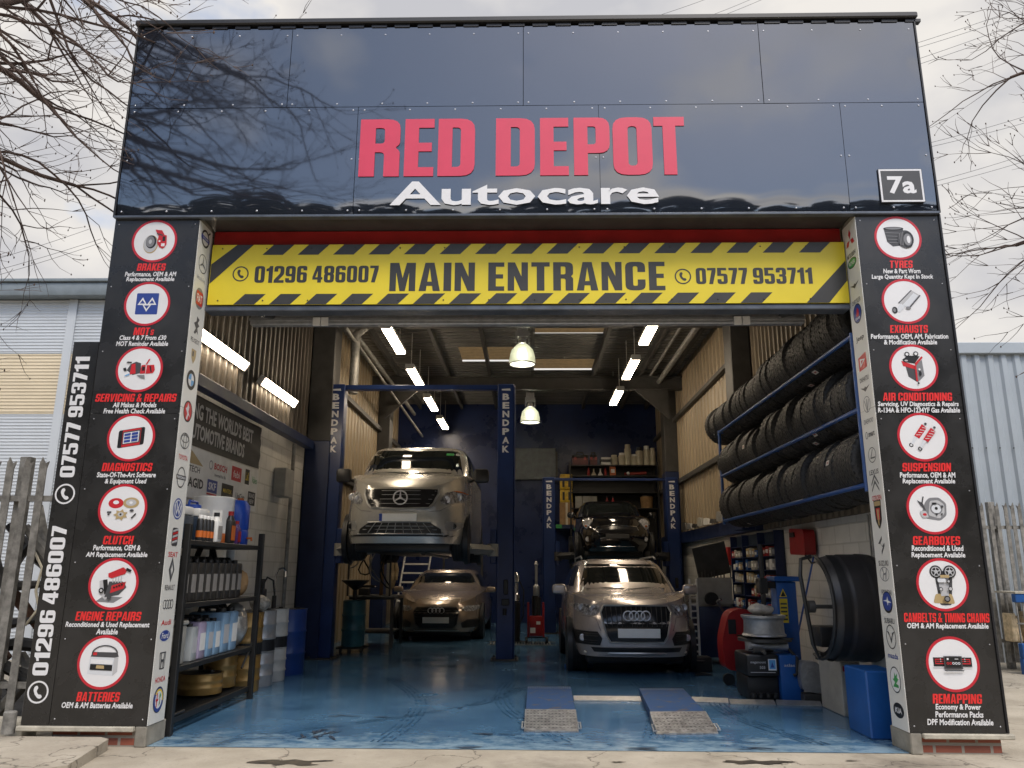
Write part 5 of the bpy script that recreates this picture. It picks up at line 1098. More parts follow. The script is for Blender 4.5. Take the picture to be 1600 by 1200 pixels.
# ================================================================== LIFTS
def lift(name, xl, xr, Y, H, zl, label, bar_h, low=False):
    t = thing(name, ((xl + xr) / 2, Y, 0), label, 'lift')
    for sg, x in ((1, xl), (-1, xr)):
        q = MB().box(x - .14, x + .14, Y - .12, Y + .12, .02, H, .012).box(x - .155 if sg > 0 else x + .142, x - .142 if sg > 0 else x + .155, Y - .13, Y + .13, .02, H - .02, .004)
        po = q.build('post', liftblue, t)
        b = MB(); zz_ = H - .08
        b.prism([[(x - .07, zz_ - .035), (x - .075, zz_ - .01), (x + .07, zz_ - .0), (x + .08, zz_ - .04)]], planeY(Y - .1225), 0, None)
        hh = .115; zz_ = H - .17
        for ch in 'BENDPAK':
            text(b, ch, (x - .058, zz_ - hh, x + .058, zz_), planeY(Y - .1225), 0, 0, bold=.045); zz_ -= hh * 1.31
        b.build('post_lettering', PK['W'], po, smooth=0, recalc=False)
        q = MB().box(x - .22, x + .22, Y - .24, Y + .24, .004, .024, .004)
        for dx in (-.18, .18):
            for dy in (-.2, .2): q.cyl((x + dx, Y + dy, .024), .016, .035, n=8)
        q.build('base_plate', steel_dk, t)
        q = MB().box(x + sg * .142 - .0, x + sg * .24, Y - .16, Y + .16, zl - .34, zl + .22, .01)
        q.build('carriage', liftblue, t)
        for dy in (-1, 1):
            tip = (x + sg * (.85 if not low else .80), Y + dy * 1.25)
            q = MB(); a0 = Vector((x + sg * .2, Y + dy * .12, zl - .12)); a1 = Vector((tip[0], tip[1], zl - .10)); mid = a0.lerp(a1, .55)
            q.tube([a0, mid], .075, 4); q.tube([mid, a1], .055, 4); q.cyl((a1.x, a1.y, a1.z - .02), .06, .09, n=12); q.cyl((a0.x, a0.y, a0.z - .10), .09, .2, n=12)
            q.build('lift_arm', greyeq if not low else steel_dk, t)
    q = MB()
    if not low:
        q.box(xl + .142, xr - .142, Y - .07, Y + .07, H - .085, H - .005, .006)
    else: q.box(xl + .142, xr - .142, Y - .04, Y + .04, H - .07, H - .01, .006)
    q.build('cross_beam', liftblue, t)
    q = MB(); q.box(xr - .05, xr + .07, Y - .19, Y - .122, .85, .95, .008).cyl((xr + .0, Y - .16, .70), .03, .1, n=10)
    q.box(xr - .02, xr + .05, Y - .175, Y - .123, 1.02, 1.25, .01); q.build('control_box', blackpl, t)
    return t
lift('two_post_lift', -3.38, -.455, 6.45, 4.52, 1.84, 'tall navy two post vehicle lift holding the silver van', 4.45)
q = lift('two_post_lift', .41, 3.30, 11.9, 3.55, 1.84, 'shorter navy two post lift at the back holding the black hatchback', 3.5, True)

# ================================================================== LAMPS
def batten(loc, rotz, label, group, tilt=0, hang=.78):
    t = thing('fluorescent_light', loc, label, 'ceiling light', group)
    MB().box(-.085, .085, -.8, .8, .035, .09, .006).build('housing', whitepl, t, world=False)
    MB().box(-.08, .08, -.77, .77, -.015, .034, .015).build('diffuser', tube_m, t, world=False)
    for s_ in (-1, 1):
        MB().box(-.088, .088, s_ * .772, s_ * .815, -.02, .06, .006).build('end_cap', whitepl, t, world=False)
        MB().tube([(0, s_ * .6, .09), (0, s_ * .6, hang)], .008, 5).build('hanger', whitepl, t, world=False)
    t.rotation_euler = (0, tilt, rotz); return t
LZ = 5.28
rowL = [6.3, 8.95, 11.6, 14.2]; nmL = ['nearest fluorescent batten of the left ceiling row, above the raised van', 'second fluorescent batten back in the left ceiling row', 'third fluorescent batten back in the left ceiling row', 'farthest fluorescent batten in the left ceiling row near the back wall']
b0 = batten((-2.42, rowL[0], LZ), 0, nmL[0], 'fluorescent battens in the left ceiling row')
for y, l in zip(rowL[1:], nmL[1:]): copy_thing(b0, (-2.42, y, LZ), l)
for y, l in zip([5.75, 8.3, 10.9], ['nearest fluorescent batten of the right ceiling row, partly cut by the door rail', 'middle fluorescent batten of the right ceiling row', 'farthest fluorescent batten of the right ceiling row, above the grease tubs']): copy_thing(b0, (1.96, y, LZ), l, 'fluorescent battens in the right ceiling row')
w0 = batten((-3.72, 2.2, 3.95), 0, 'fluorescent batten on the left wall nearest the doorway', 'fluorescent battens on the left wall', -R(58), .14)
w0.scale = (.72, 1, .72)
w1 = copy_tree(w0); w1.location = (-3.72, 4.4, 3.92); w1['label'] = 'fluorescent batten on the left wall above the trade banner end'
def highbay(loc, label):
    t = thing('high_bay_lamp', loc, label, 'lamp', 'high bay lamps in the middle of the roof')
    MB().lathe([(.235, 0), (.24, .01), (.235, .12), (.20, .26), (.11, .36), (.07, .38), (.067, .372), (.10, .355), (.19, .255), (.225, .12), (.225, 0)], (0, 0, 0), 'Z', 28, closed=True).build('lamp_shade', glass_sh, t, world=False)
    MB().ball((0, 0, .19), .075, .075, .10, 14).build('bulb', lamp_m, t, world=False)
    MB().tube([(.238 * cos(a), .238 * sin(a), .0) for a in [2 * pi * i / 28 for i in range(28)]], .012, 6, closed=True).build('shade_ring', steel_dk, t, world=False)
    MB().box(-.10, .10, -.07, .07, .50, .74, .01).lathe([(.06, .375), (.075, .39), (.075, .46), (.05, .50)], (0, 0, 0), 'Z', 14).box(-.13, -.10, -.02, .02, .40, .62).box(.10, .13, -.02, .02, .40, .62).build('ballast_box', alu, t, world=False)
    MB().tube([(0, 0, .74), (0, 0, max(.8, 5.94 - loc[2]))], .012, 6).build('hanger', steel_dk, t, world=False)
    return t
glass_sh = mat('prismatic_shade', (.85, .88, .80), rough=.35, var=0, trans=.75, ior=1.3)
highbay((-.18, 6.9, 5.02), 'high bay lamp with clear bell shade hanging nearest the doorway')
highbay((-.03, 12.1, 4.93), 'high bay lamp with bell shade hanging farther back behind the lift post')

# ================================================================== TYRE RACK
def tyre_mesh(r, w):
    prof = [(r * .60, -w * .40), (r * .66, -w * .47), (r * .82, -w * .5), (r * .93, -w * .46), (r * .965, -w * .42)]
    g_ = 4
    for i in range(g_): q = -w * .41 + w * .82 * i / g_; prof += [(r * .998, q + .004), (r, q + w * .155), (r * .965, q + w * .16), (r * .965, q + w * .2)]
    prof += [(r * .998, w * .41), (r * .965, w * .425), (r * .93, w * .46), (r * .82, w * .5), (r * .66, w * .47), (r * .60, w * .40)]
    return prof
tyre_tread = mat('tyre_tread', (.024, .0235, .023), rough=.55, var=.4, scale=40, bump=.9, bscale=60, dist=.008)
def tyre_proto(r, w, stick=0):
    N = 36; b = MB().lathe(tyre_mesh(r, w), (0, 0, r), 'Y', N, closed=True)
    for k in range(N):     # sipe blocks round the shoulders
        a = 2 * pi * (k + .5) / N
        M = Matrix.Translation((0, 0, r)) @ Matrix.Rotation(a, 4, 'Y')
        for q0, q1, dx in ((-.455, -.33, 0), (.33, .455, .012), (-.30, -.05, .010), (.05, .30, -.006)): b.box(-.017 + dx, .012 + dx, w * q0, w * q1, r * .955, r * 1.003, M=M)
    o = b.build('tyre', tyre_tread, None, loc=(0, 0, 0), smooth=30)
    if stick:
        MB().grid(lambda u, v: ((r * 1.014) * sin(.10 + (u - .5) * .16), (v - .5) * w * stick, r + (r * 1.014) * cos(.10 + (u - .5) * .16)), 5, 2).build('sticker', mat('tyre_sticker', (.55, .52, .48), .5, var=.2), o, world=False)
        MB().grid(lambda u, v: ((r * 1.016) * sin(.10 + (u - .5) * .05), (v - .5) * w * stick * .5, r + (r * 1.016) * cos(.10 + (u - .5) * .05)), 3, 2).build('sticker_print', redeq, o, world=False)
    return o
rack = thing('tyre_rack', (3.28, 2.9, 2.1), 'blue tubular wall rack with three tiers full of tyres', 'rack')
rblue = mat('rack_blue', (.018, .075, .26), rough=.35, var=.15)
TZ = (2.16, 2.85, 3.55)
for z in TZ:
    MB().tube([(2.97, .36, z), (2.97, 5.62, z)], .022, 8).tube([(3.50, .36, z), (3.50, 5.62, z)], .022, 8).build('rail', rblue, rack)
    for y in (.36, 2.9, 5.62): MB().tube([(2.97, y, z), (3.59, y, z)], .018, 6).build('bracket', rblue, rack)
for y in (.36, 5.62):
    for x in (2.97, 3.55): MB().tube([(x, y, 2.1), (x, y, 3.58)], .024, 8).build('upright', rblue, rack)
random.seed(11)
DIM = ((.318, .205), (.338, .235), (.300, .180), (.325, .215), (.308, .195)); protos = [tyre_proto(*d_, st_) for d_, st_ in zip(DIM, (0, 0, .5, .45, 0))]; used = [False] * 5
TL = ['black tyre standing in the crowded top tier of the blue wall rack', 'black tyre standing in the crowded middle tier of the blue wall rack', 'black tyre standing in the crowded bottom tier of the blue wall rack']
TG = ['tyres in the top rack tier', 'tyres in the middle rack tier', 'tyres in the bottom rack tier']
for ti, z in ((2, 3.55), (1, 2.85), (0, 2.16)):
    y = .50; end = 6.15 if ti == 2 else 5.5
    while y < end:
        k = random.choice((0, 1, 2, 3, 4)) if ti != 2 else (random.choice((1, 1, 3)) if y < 3.2 else random.choice((0, 2, 4)))
        if ti == 0: k = random.choice((0, 1, 1, 3, 4))
        pr = protos[k]; o = pr if not used[k] else copy_tree(pr)
        used[k] = True
        r, w = DIM[k]; y += w / 2
        drop = r - sqrt(max(0, r * r - .265 ** 2))
        zz_ = z + .022 - drop + random.uniform(0, .006) + (.0 if ti != 2 else .02)
        o.location = (3.235 + random.uniform(-.02, .02), y, zz_)
        o.rotation_euler = (random.uniform(-.025, .025), random.uniform(0, 6), random.uniform(-.035, .035))
        # turning about the axle: keep the axle height
        R3 = o.rotation_euler.to_matrix(); ctr = R3 @ Vector((0, 0, r)); o.location = (o.location.x - ctr.x, o.location.y - ctr.y, zz_ + r - ctr.z)
        tag(o, TL[2 - ti], 'tyre', TG[2 - ti])
        if y > 1.0 and k == 1 and y % 1 < .22 and ti != 1: pass
        y += w / 2 + .001
# ================================================================== LEFT: SHELVING AND STOCK
SX0, SX1, SY0, SY1 = -3.74, -3.16, .42, 2.42
sh = thing('shelf_unit', (-3.45, 1.42, 0), 'black slotted metal shelf unit full of fluids inside the left of the doorway', 'shelf')
SZ = (.14, .56, 1.10, 1.66)
for z in SZ:
    q = MB().box(SX0, SX1, SY0, SY1, z - .045, z, .004)
    if z < .2:
        q = MB().box(SX0, SX0 + .03, SY0, SY1, z - .05, z).box(SX1 - .03, SX1, SY0, SY1, z - .05, z)
        for i in range(44): y = SY0 + .01 + i * (SY1 - SY0 - .02) / 43; q.box(SX0 + .031, SX1 - .031, y - .007, y + .007, z - .02, z - .008)
        for i in range(1, 7): x = SX0 + .03 + i * .075; q.box(x - .006, x + .006, SY0, SY1, z - .034, z - .021)
    q.build('shelf_board', blackm, sh, smooth=20)
for x in (SX0 + .02, SX1 - .0):
    for y in (SY0, SY1): MB().box(x - .028, x + .028, y - .03, y + .03, .0, 1.80, .004).build('upright', blackm, sh)
q = MB()
for y0, y1 in ((SY0, SY0 + .3), (SY1, SY1 - .3)): q.tube([(SX1 - .01, y0, .62 if y0 > 1 else .16), (SX1 - .01, y1, .36 if y0 > 1 else .16 )], .012, 6)
q.tube([(SX1, SY0, .5), (SX0, SY0, .16)], .010, 6).build('brace', blackm, sh)
def jerry(name, w, d, h, body, label, group, cap=None, band=None):
    t = thing(name, (0, 0, 0), label, 'canister', group)
    q = MB().box(-d / 2, d / 2, -w / 2, w / 2, 0, h * .86, min(w, d) * .12)
    q.build('body', body, t, world=False)
    q = MB().tube([(-d * .3, 0, h * .85), (-d * .28, 0, h * .97), (d * .18, 0, h * .97), (d * .22, 0, h * .85)], w * .12, 8); q.build('handle', cap or body, t, world=False)
    MB().cyl((d * .33, 0, h * .85), w * .22, h * .09, n=14, b=.004).build('cap', cap or blackpl, t, world=False)
    if band: MB().box(d / 2, d / 2 + .002, -w * .36, w * .36, h * .2, h * .6).build('label_sticker', band, t, world=False, smooth=0)
    return t
blkcan = mat('dark_canister', (.030, .028, .026), rough=.38, var=.2)
pale = mat('clear_canister', (.42, .45, .46), rough=.3, var=.1, trans=.15); lilac = mat('lilac_fluid_canister', (.40, .34, .48), rough=.3, var=.12, trans=.15, scale=5); skyc = mat('blue_fluid_canister', (.22, .36, .52), rough=.3, var=.15, trans=.15, scale=5)
grad = mat('silver_tape', (.28, .26, .24), rough=.35, var=.2)
base = jerry('fluid_canister', .135, .40, .42, blkcan, 'dark oil canister lying in the row on the middle shelf', 'dark canisters on the middle shelf', band=grad)
n_ = 0
for i in range(9):
    y = .62 + i * .17
    o = base if i == 0 else copy_thing(base, (0, 0, 0), base['label'])
    o.location = (-3.42, y, 1.10); 
q = thing('storage_bin', (-3.4, .50, .56), 'grey lidded plastic bin at the doorway end of the low shelf', 'bin')
MB().box(-.20, .20, -.07, .20, 0, .34, .02).build('body', greyeq, q, world=False); MB().box(-.21, .21, -.08, .21, .342, .38, .01).build('lid', greyeq, q, world=False)
for i, (m, y, w, h, l) in enumerate([(pale, .92, .13, .36, 'clear fluid canister beside the lilac one on the low shelf'), (lilac, 1.10, .17, .40, 'lilac fluid canister on the low shelf'), (skyc, 1.30, .15, .39, 'blue fluid canister next to the lilac one on the low shelf'), (skyc, 1.48, .15, .38, 'blue fluid canister in the middle of the low shelf row'), (skyc, 1.70, .19, .47, 'tall blue fluid canister on the low shelf'), (skyc, 1.93, .19, .47, 'tall blue fluid canister beside the silver bag on the low shelf')]):
    o = jerry('fluid_canister', w, .38, h, m, l, 'fluid canisters on the low shelf', cap=blackpl, band=whitepl if i % 2 else PK['L']); o.location = (-3.40, y, .56)
def crumple(loc, rx, ry, rz, seed, m, name, label, cat):
    b = MB(); b.ball((0, 0, rz), rx, ry, rz, 22); random.seed(seed)
    b.v = [tuple(Vector(v) * (1 + .16 * noise.noise(Vector(v) * 9 + Vector((seed, 0, 0))) + .07 * noise.noise(Vector(v) * 25))) for v in b.v]
    b.v = [(x, y, max(0, z)) for x, y, z in b.v]
    o = b.build(name, m, None, loc=(0, 0, 0), smooth=18); o.location = loc; return tag(o, label, cat)
crumple((-3.34, 2.22, .56), .16, .12, .24, 3, mat('silver_bag', (.35, .33, .30), rough=.28, metal=.6, var=.3, scale=14), 'plastic_bag', 'crumpled silver plastic bag at the far end of the low shelf', 'bag')
crumple((-3.34, 2.25, 1.10), .12, .09, .14, 5, wood_m, 'paper_bag', 'crumpled brown bag at the far end of the middle shelf', 'bag')
q = thing('hose_coil', (-3.4, 2.0, 1.1), 'black hose coiled behind the dark canisters', 'hose')
b = MB()
for k in range(3): b.tube([(-.02 * k - .2, .26 * cos(a), .30 + .28 * sin(a)) for a in [2 * pi * i / 24 for i in range(24)]], .014, 6, closed=True)
b.build('coil', rubber, q, world=False)
bluel = mat('blue_lid', (.02, .06, .30), rough=.4, var=.1); darkb = mat('dark_blue_tub', (.02, .035, .06), rough=.4, var=.15)
def tub(loc, s, h, body, lid, label, name='fluid_tub'):
    t = thing(name, loc, label, 'tub')
    MB().box(-s / 2, s / 2, -s / 2, s / 2, 0, h * .6, .015).build('body', body, t, world=False); MB().box(-s * .49, s * .49, -s * .49, s * .49, h * .602, h * .80, .02).build('shoulder', whitepl, t, world=False)
    MB().cyl((0, 0, h * .80), s * .3, h * .10, n=18, b=.004).build('cap', lid, t, world=False)
    MB().tube([(0, -s * .42, h * .79), (0, -s * .34, h * .98), (0, s * .34, h * .98), (0, s * .42, h * .79)], .014, 6).build('handle', lid, t, world=False)
    return t
tub((-3.46, .60, 1.66), .24, .36, darkb, bluel, 'dark blue tub with blue lid nearest the doorway on the top shelf'); tub((-3.52, .92, 1.66), .27, .42, darkb, bluel, 'dark blue tub with raised blue handle, second on the top shelf'); tub((-3.50, 1.26, 1.66), .27, .42, darkb, bluel, 'dark blue tub with blue handle beside the white carton')
def spray(loc, r, h, body, cap, label, group=None, band=None):
    t = thing('spray_can', loc, label, 'spray can', group)
    MB().lathe([(r * .96, 0), (r, .004), (r, h * .80), (r * .75, h * .86)], (0, 0, 0), 'Z', 16).build('can', body, t, world=False)
    MB().lathe([(r * .70, h * .861), (r * .70, h * .98), (r * .6, h)], (0, 0, 0), 'Z', 14).build('cap', cap, t, world=False)
    if band: MB().lathe([(r + .001, h * .15), (r + .001, h * .4)], (0, 0, 0), 'Z', 16, closed=False).build('band', band, t, world=False)
    return t
orange = mat('orange_label', (.55, .13, .02), .4, var=.05)
s0 = spray((-3.24, .86, 1.66), .034, .25, blackpl, whitepl, 'black spray can in the row at the top shelf edge', 'black spray cans on the top shelf', band=orange)
for i in range(1, 4): copy_thing(s0, (-3.24, .86 + .085 * i, 1.66), s0['label'])
def bottle(loc, w, d, h, body, cap, label, lab=None, group=None, name='oil_bottle'):
    t = thing(name, loc, label, 'bottle', group)
    MB().box(-d / 2, d / 2, -w / 2, w / 2, 0, h * .72, w * .15).lathe([(w * .35, h * .70), (w * .2, h * .86)], (d * .1, 0, 0), 'Z', 14).build('body', body, t, world=False)
    MB().cyl((d * .1, 0, h * .861), w * .22, h * .13, n=14).build('cap', cap, t, world=False)
    if lab: MB().box(d / 2 + .0005, d / 2 + .003, -w * .4, w * .4, h * .1, h * .55).build('label_sticker', lab, t, world=False, smooth=0)
    return t
bottle((-3.25, 1.24, 1.66), .13, .12, .30, whitepl, blackpl, 'white and grey bottle between the spray cans and the orange bottle', lab=grad)
t = thing('parts_carton', (-3.28, 1.42, 1.66), 'white and orange carton standing on the top shelf', 'box'); MB().box(-.05, .05, -.06, .06, .10, .33).build('carton', whitepl, t, world=False, smooth=0); MB().box(-.051, .051, -.061, .061, 0, .099).build('orange_base', orange, t, world=False, smooth=0)
bottle((-3.24, 1.60, 1.66), .13, .10, .34, blackpl, redeq, 'black bottle with orange label on the top shelf', lab=orange)
bottle((-3.24, 1.80, 1.66), .10, .09, .25, mat('purple_bottle', (.08, .03, .14), .4), redeq, 'small purple bottle with red cap on the top shelf', lab=redeq)
t = thing('oil_drum', (-3.50, 1.78, 1.66), 'large white carton drum with a red arrow label on the top shelf', 'drum'); MB().cyl((0, 0, 0), .22, .50, n=28, b=.01).build('body', whitepl, t, world=False)
MB().prism([[(-.12, .14), (.02, .05), (.12, .19), (.02, .29)]], lambda u, v, d: (sqrt(.222 ** 2 - u * u) + .002, u + .0, v), 0, None).prism([rect(.02, .33, .14, .47)], lambda u, v, d: (sqrt(.222 ** 2 - u * u) + .002, u, v), 0, None).build('red_label', redeq, t, world=False, smooth=0)
t = thing('water_drum', (-3.42, 2.22, 1.66), 'blue plastic drum at the far end of the top shelf', 'drum'); MB().lathe([(.15, 0), (.16, .02), (.16, .15), (.152, .17), (.16, .19), (.16, .44), (.12, .50), (.05, .51)], (0, 0, 0), 'Z', 26).build('body', mat('drum_blue', (.015, .07, .42), .35, var=.08), t, world=False); MB().cyl((.05, 0, .50), .035, .03, n=12).tube([(.155, 0, .08), (.21, 0, .08), (.21, 0, .05)], .014, 8).build('tap', orange, t, world=False)
t = thing('soap_dispenser', (-3.62, 2.72, 1.18), 'white pump dispenser fixed to the wall beyond the shelf unit', 'dispenser'); MB().cyl((0, 0, .46), .075, .17, n=20, b=.02).box(-.07, .07, -.07, .07, 0, .18, .02).build('body', whitepl, t, world=False); MB().cyl((0, 0, .181), .05, .275, n=16).build('clear_tube', pale, t, world=False); MB().tube([(-.22, 0, .1), (-.06, 0, .1)], .02, 6).build('bracket', blackpl, t, world=False)
# floor drums beyond the shelf
def drum(x, y, z, r, h, m, label, group=None, ribs=True, lid=None):
    t = thing('oil_drum', (x, y, z), label, 'drum', group)
    pr = [(r - .004, 0), (r, .008)]
    for k in (.33, .66): pr += [(r, h * k - .02), (r + .008, h * k - .006), (r + .008, h * k + .006), (r, h * k + .02)] if ribs else []
    pr += [(r, h - .012), (r + .005, h - .006), (r + .005, h), (r - .012, h), (r - .014, h - .012)]
    MB().lathe(pr, (0, 0, 0), 'Z', 30).build('body', m, t, world=False)
    if lid: MB().cyl((0, 0, h - .011), r - .02, .014, n=26).cyl((r * .5, 0, h + .003), .03, .02, n=10).build('lid', lid, t, world=False)
    return t
gold = mat('bronze_drum_paint', (.34, .20, .06), rough=.35, metal=.4, var=.15); silvd = mat('silver_drum_paint', (.42, .42, .42), rough=.35, metal=.4, var=.15); whtd = mat('white_drum_paint', (.55, .54, .50), rough=.4, var=.12); blud = mat('blue_drum_paint', (.015, .05, .22), rough=.35, var=.15)
for x, y, m, a in ((-3.46, 2.98, gold, 'bronze'), (-3.45, 3.45, silvd, 'silver'), (-3.44, 3.92, whtd, 'white')):
    drum(x, y, .004, .20, .40, m, f'lower {a} drum of a two high stack against the left wall')
    t = drum(x, y, .408, .20, .49, m, f'upper {a} drum of a two high stack against the left wall', lid=blackpl)
    MB().lathe([(.2015, .01), (.2015, .16)], (0, 0, 0), 'Z', 30).build('dark_band', blackpl, t, world=False)
drum(-3.42, 4.55, .004, .25, .86, blud, 'tall blue drum at the end of the row by the left wall', lid=blackpl)
t = drum(-3.46, 1.75, .16, .22, .20, gold, 'bronze drum lying low on the mesh tray under the shelf', lid=blackpl)
drum(-3.44, 2.22, .16, .17, .34, gold, 'narrow bronze drum at the back of the mesh tray')
t = thing('hand_pump', (-3.44, 3.92, .90), 'silver hooked pump handle standing in the white drum', 'pump'); MB().tube([(0, 0, 0), (0, 0, .42), (.02, .03, .50), (.06, .10, .52), (.08, .16, .48), (.08, .17, .40)], .014, 8).build('pipe', chrome, t, world=False); MB().cyl((0, 0, 0), .03, .16, n=12).build('barrel', blackpl, t, world=False)
t = thing('hand_pump', (-3.45, 3.45, .90), 'dark pump with curled hose on the silver drum', 'pump'); MB().tube([(.0, .0, .05), (.02, -.06, .30), (.06, -.02, .40), (.1, .1, .36), (.12, .14, .16), (.14, .08, .02)], .012, 8).build('hose', rubber, t, world=False); MB().box(-.05, .05, -.05, .05, 0, .26, .02).cyl((0, 0, .261), .03, .12, n=12).build('body', blackpl, t, world=False)
crumple((-3.35, 3.1, .90), .13, .12, .10, 9, mat('oily_rags', (.30, .28, .24), .9, var=.5, scale=20), 'rag_pile', 'heap of grubby rags on the upper bronze drum', 'rags')
# trade banner on the left wall
t = thing('trade_banner', (-3.84, 2.4, 2.2), 'dark and white wall banner about the world best automotive brands', 'banner')
def wavy(y0, y1, z0, z1, sag):
    return lambda u, v: (-3.838 + .010 * sin(u * 7 + v * 3) * v * (1 - v) * 4 + (.02 * max(0, u - .72) * sin((u * 3 + v * 2.2) * 9)), y0 + (y1 - y0) * u, z0 + (z1 - z0) * v - sag * sin(u * pi))
MB().grid(lambda u, v: wavy(.5, 4.06, 2.76, 3.34, .012)(u, v), 60, 12).build('dark_banner', mat('banner_charcoal', (.028, .026, .026), .5, var=.15), t, smooth=60)
MB().box(-3.846, -3.834, .5, 4.06, 2.17, 2.74).build('logo_board', whitepl, t, smooth=0)
b = MB(); text(b, "USING THE WORLD'S BEST", (1.50, 3.05, 3.68, 3.24), planeXl(-3.812), 0, 0, bold=.03); text(b, 'AUTOMOTIVE BRANDS', (1.64, 2.82, 3.40, 3.00), planeXl(-3.812), 0, 0, bold=.03); b.build('banner_lettering', PK['L'], t, smooth=0, recalc=False)
b = MB(); fn = planeXl(-3.832); W_ = PI
b.prism([[(1.5, 2.55), (1.95, 2.55), (1.8, 2.70)]], fn, 0, None, W_['K']).prism([[(1.82, 2.55), (2.2, 2.55), (1.84, 2.70)]], fn, -.001, None, W_['T']); text(b, 'ANGLETECH', (1.45, 2.46, 2.12, 2.53), fn, 0, W_['K'])
b.prism([circ(2.42, 2.60, .055), circ(2.42, 2.60, .042)], fn, 0, None, W_['G']); text(b, 'BOSCH', (2.52, 2.56, 2.92, 2.64), fn, 0, W_['R'], bold=.03); text(b, 'Invented for life', (2.55, 2.48, 2.90, 2.52), fn, 0, W_['D'])
b.prism([rect(3.08, 2.50, 3.42, 2.68)], fn, 0, None, W_['R']); text(b, 'febi', (3.14, 2.54, 3.36, 2.63), fn, -.001, W_['W'])
b.prism([rect(3.56, 2.50, 3.72, 2.70)], fn, 0, None, W_['K']); text(b, 'LuK', (3.58, 2.55, 3.70, 2.66), fn, -.001, W_['Y'], bold=.02); text(b, 'Valeo', (3.82, 2.54, 4.03, 2.63), fn, 0, W_['E'])
b.prism([[(1.62, 2.34), (1.72, 2.40), (1.72, 2.28)]], fn, 0, None, W_['B']); text(b, 'PAGID', (1.76, 2.29, 2.25, 2.40), fn, 0, W_['K'], bold=.03)
b.prism([rect(2.36, 2.28, 2.66, 2.43)], fn, 0, None, W_['B']); text(b, 'SKF', (2.40, 2.31, 2.62, 2.40), fn, -.001, W_['W'], bold=.03); b.prism([rect(2.36, 2.25, 2.66, 2.27)], fn, 0, None, W_['R'])
b.prism([rect(2.80, 2.26, 3.18, 2.43)], fn, 0, None, W_['K']); text(b, 'MINTEX', (2.85, 2.32, 3.13, 2.37), fn, -.001, W_['Y']); text(b, 'UniCam', (3.28, 2.28, 3.60, 2.36), fn, 0, W_['D']); b.prism([rect(3.72, 2.24, 4.0, 2.42)], fn, 0, None, W_['K']); text(b, 'BRAND', (3.75, 2.34, 3.97, 2.40), fn, -.001, W_['W']); text(b, 'NEW', (3.77, 2.26, 3.95, 2.32), fn, -.001, W_['W'])
b.build('maker_logos', PMATS, t, smooth=0, recalc=False)

# ================================================================== FLOOR: RAMPS AND PLATES
treadm = mat('tread_plate', (.34, .34, .345), rough=.36, metal=.6, var=.45, scale=14); rusty = mat('worn_blue_steel', (.02, .065, .17), rough=.6, col2=(.13, .095, .06), scale=9, cut=(.56, .72), spec=.3)
def ramp(c, label):
    """c = near-left, near-right, far-right, far-left floor corners"""
    nl, nr, fr, fl = [Vector((x, y, 0)) for x, y in c]; ctr = (nl + nr + fr + fl) / 4
    t = thing('drive_on_ramp', (ctr.x, ctr.y, .004), label, 'ramp', 'drive on ramps lying on the blue floor')
    L_ = lambda s_, k, z: tuple((nl.lerp(nr, s_)).lerp(fl.lerp(fr, s_), k) + Vector((0, 0, z)))
    h = .085
    q = MB(); q.add([L_(0, .30, h), L_(1, .30, h), L_(1, 1, h), L_(0, 1, h), L_(0, .30, .006), L_(1, .30, .006), L_(1, 1, .006), L_(0, 1, .006)], [(0, 1, 2, 3), (4, 5, 1, 0), (5, 6, 2, 1), (6, 7, 3, 2), (7, 4, 0, 3), (4, 7, 6, 5)]); q.build('deck', rusty, t, smooth=0)
    q = MB(); q.add([L_(-.02, 0, .016), L_(1.02, 0, .016), L_(1.02, .30, h + .004), L_(-.02, .30, h + .004), L_(-.02, 0, .005), L_(1.02, 0, .005), L_(1.02, .298, .008), L_(-.02, .298, .008)], [(0, 1, 2, 3), (4, 5, 1, 0), (5, 6, 2, 1), (6, 7, 3, 2), (7, 4, 0, 3), (4, 7, 6, 5)])
    for i in range(14):
        for j in range(7):
            u, k = (i + .5) / 14, .02 + .27 * (j + .5) / 7; z = .016 + (h + .004 - .016) * k / .30
            p = Vector(L_(u, k, z + .003)); a = R(45) if (i + j) % 2 else -R(45); d = Vector((cos(a), sin(a), 0)) * .017; e_ = Vector((-sin(a), cos(a), 0)) * .006
            q.add([p - d, p - e_, p + d, p + e_], [(0, 1, 2, 3)], 1)
    pl = q.build('approach_plate', [treadm, chrome], t, smooth=0)
    q = MB()
    for i in range(20):
        for j in (.94, .98): p = L_((i + .5) / 20, j, h + .002); q.box(p[0] - .008, p[0] + .008, p[1] - .008, p[1] + .008, p[2], p[2] + .002)
    for sx in (-.06, 1.02): a, b_ = Vector(L_(sx, .05, .03)), Vector(L_(sx + .04, .10, .03)); q.tube([L_(sx, .02, .03), L_(sx, .10, .05), L_(sx + .05, .10, .05), L_(sx + .05, .02, .03)], .007, 6, closed=True)
    for u in (.25, .7): p = L_(u, 0, .02); q.box(p[0] - .03, p[0] + .03, p[1] - .012, p[1] + .01, .006, .022)
    q.build('fittings', alu, t, smooth=0); return t
ramp([(-.10, .72), (.365, .72), (.42, 2.93), (-.08, 2.93)], 'left worn blue drive on ramp with tread plate end')
ramp([(1.06, .64), (1.59, .70), (1.71, 2.87), (1.20, 2.84)], 'right worn blue drive on ramp with tread plate end')
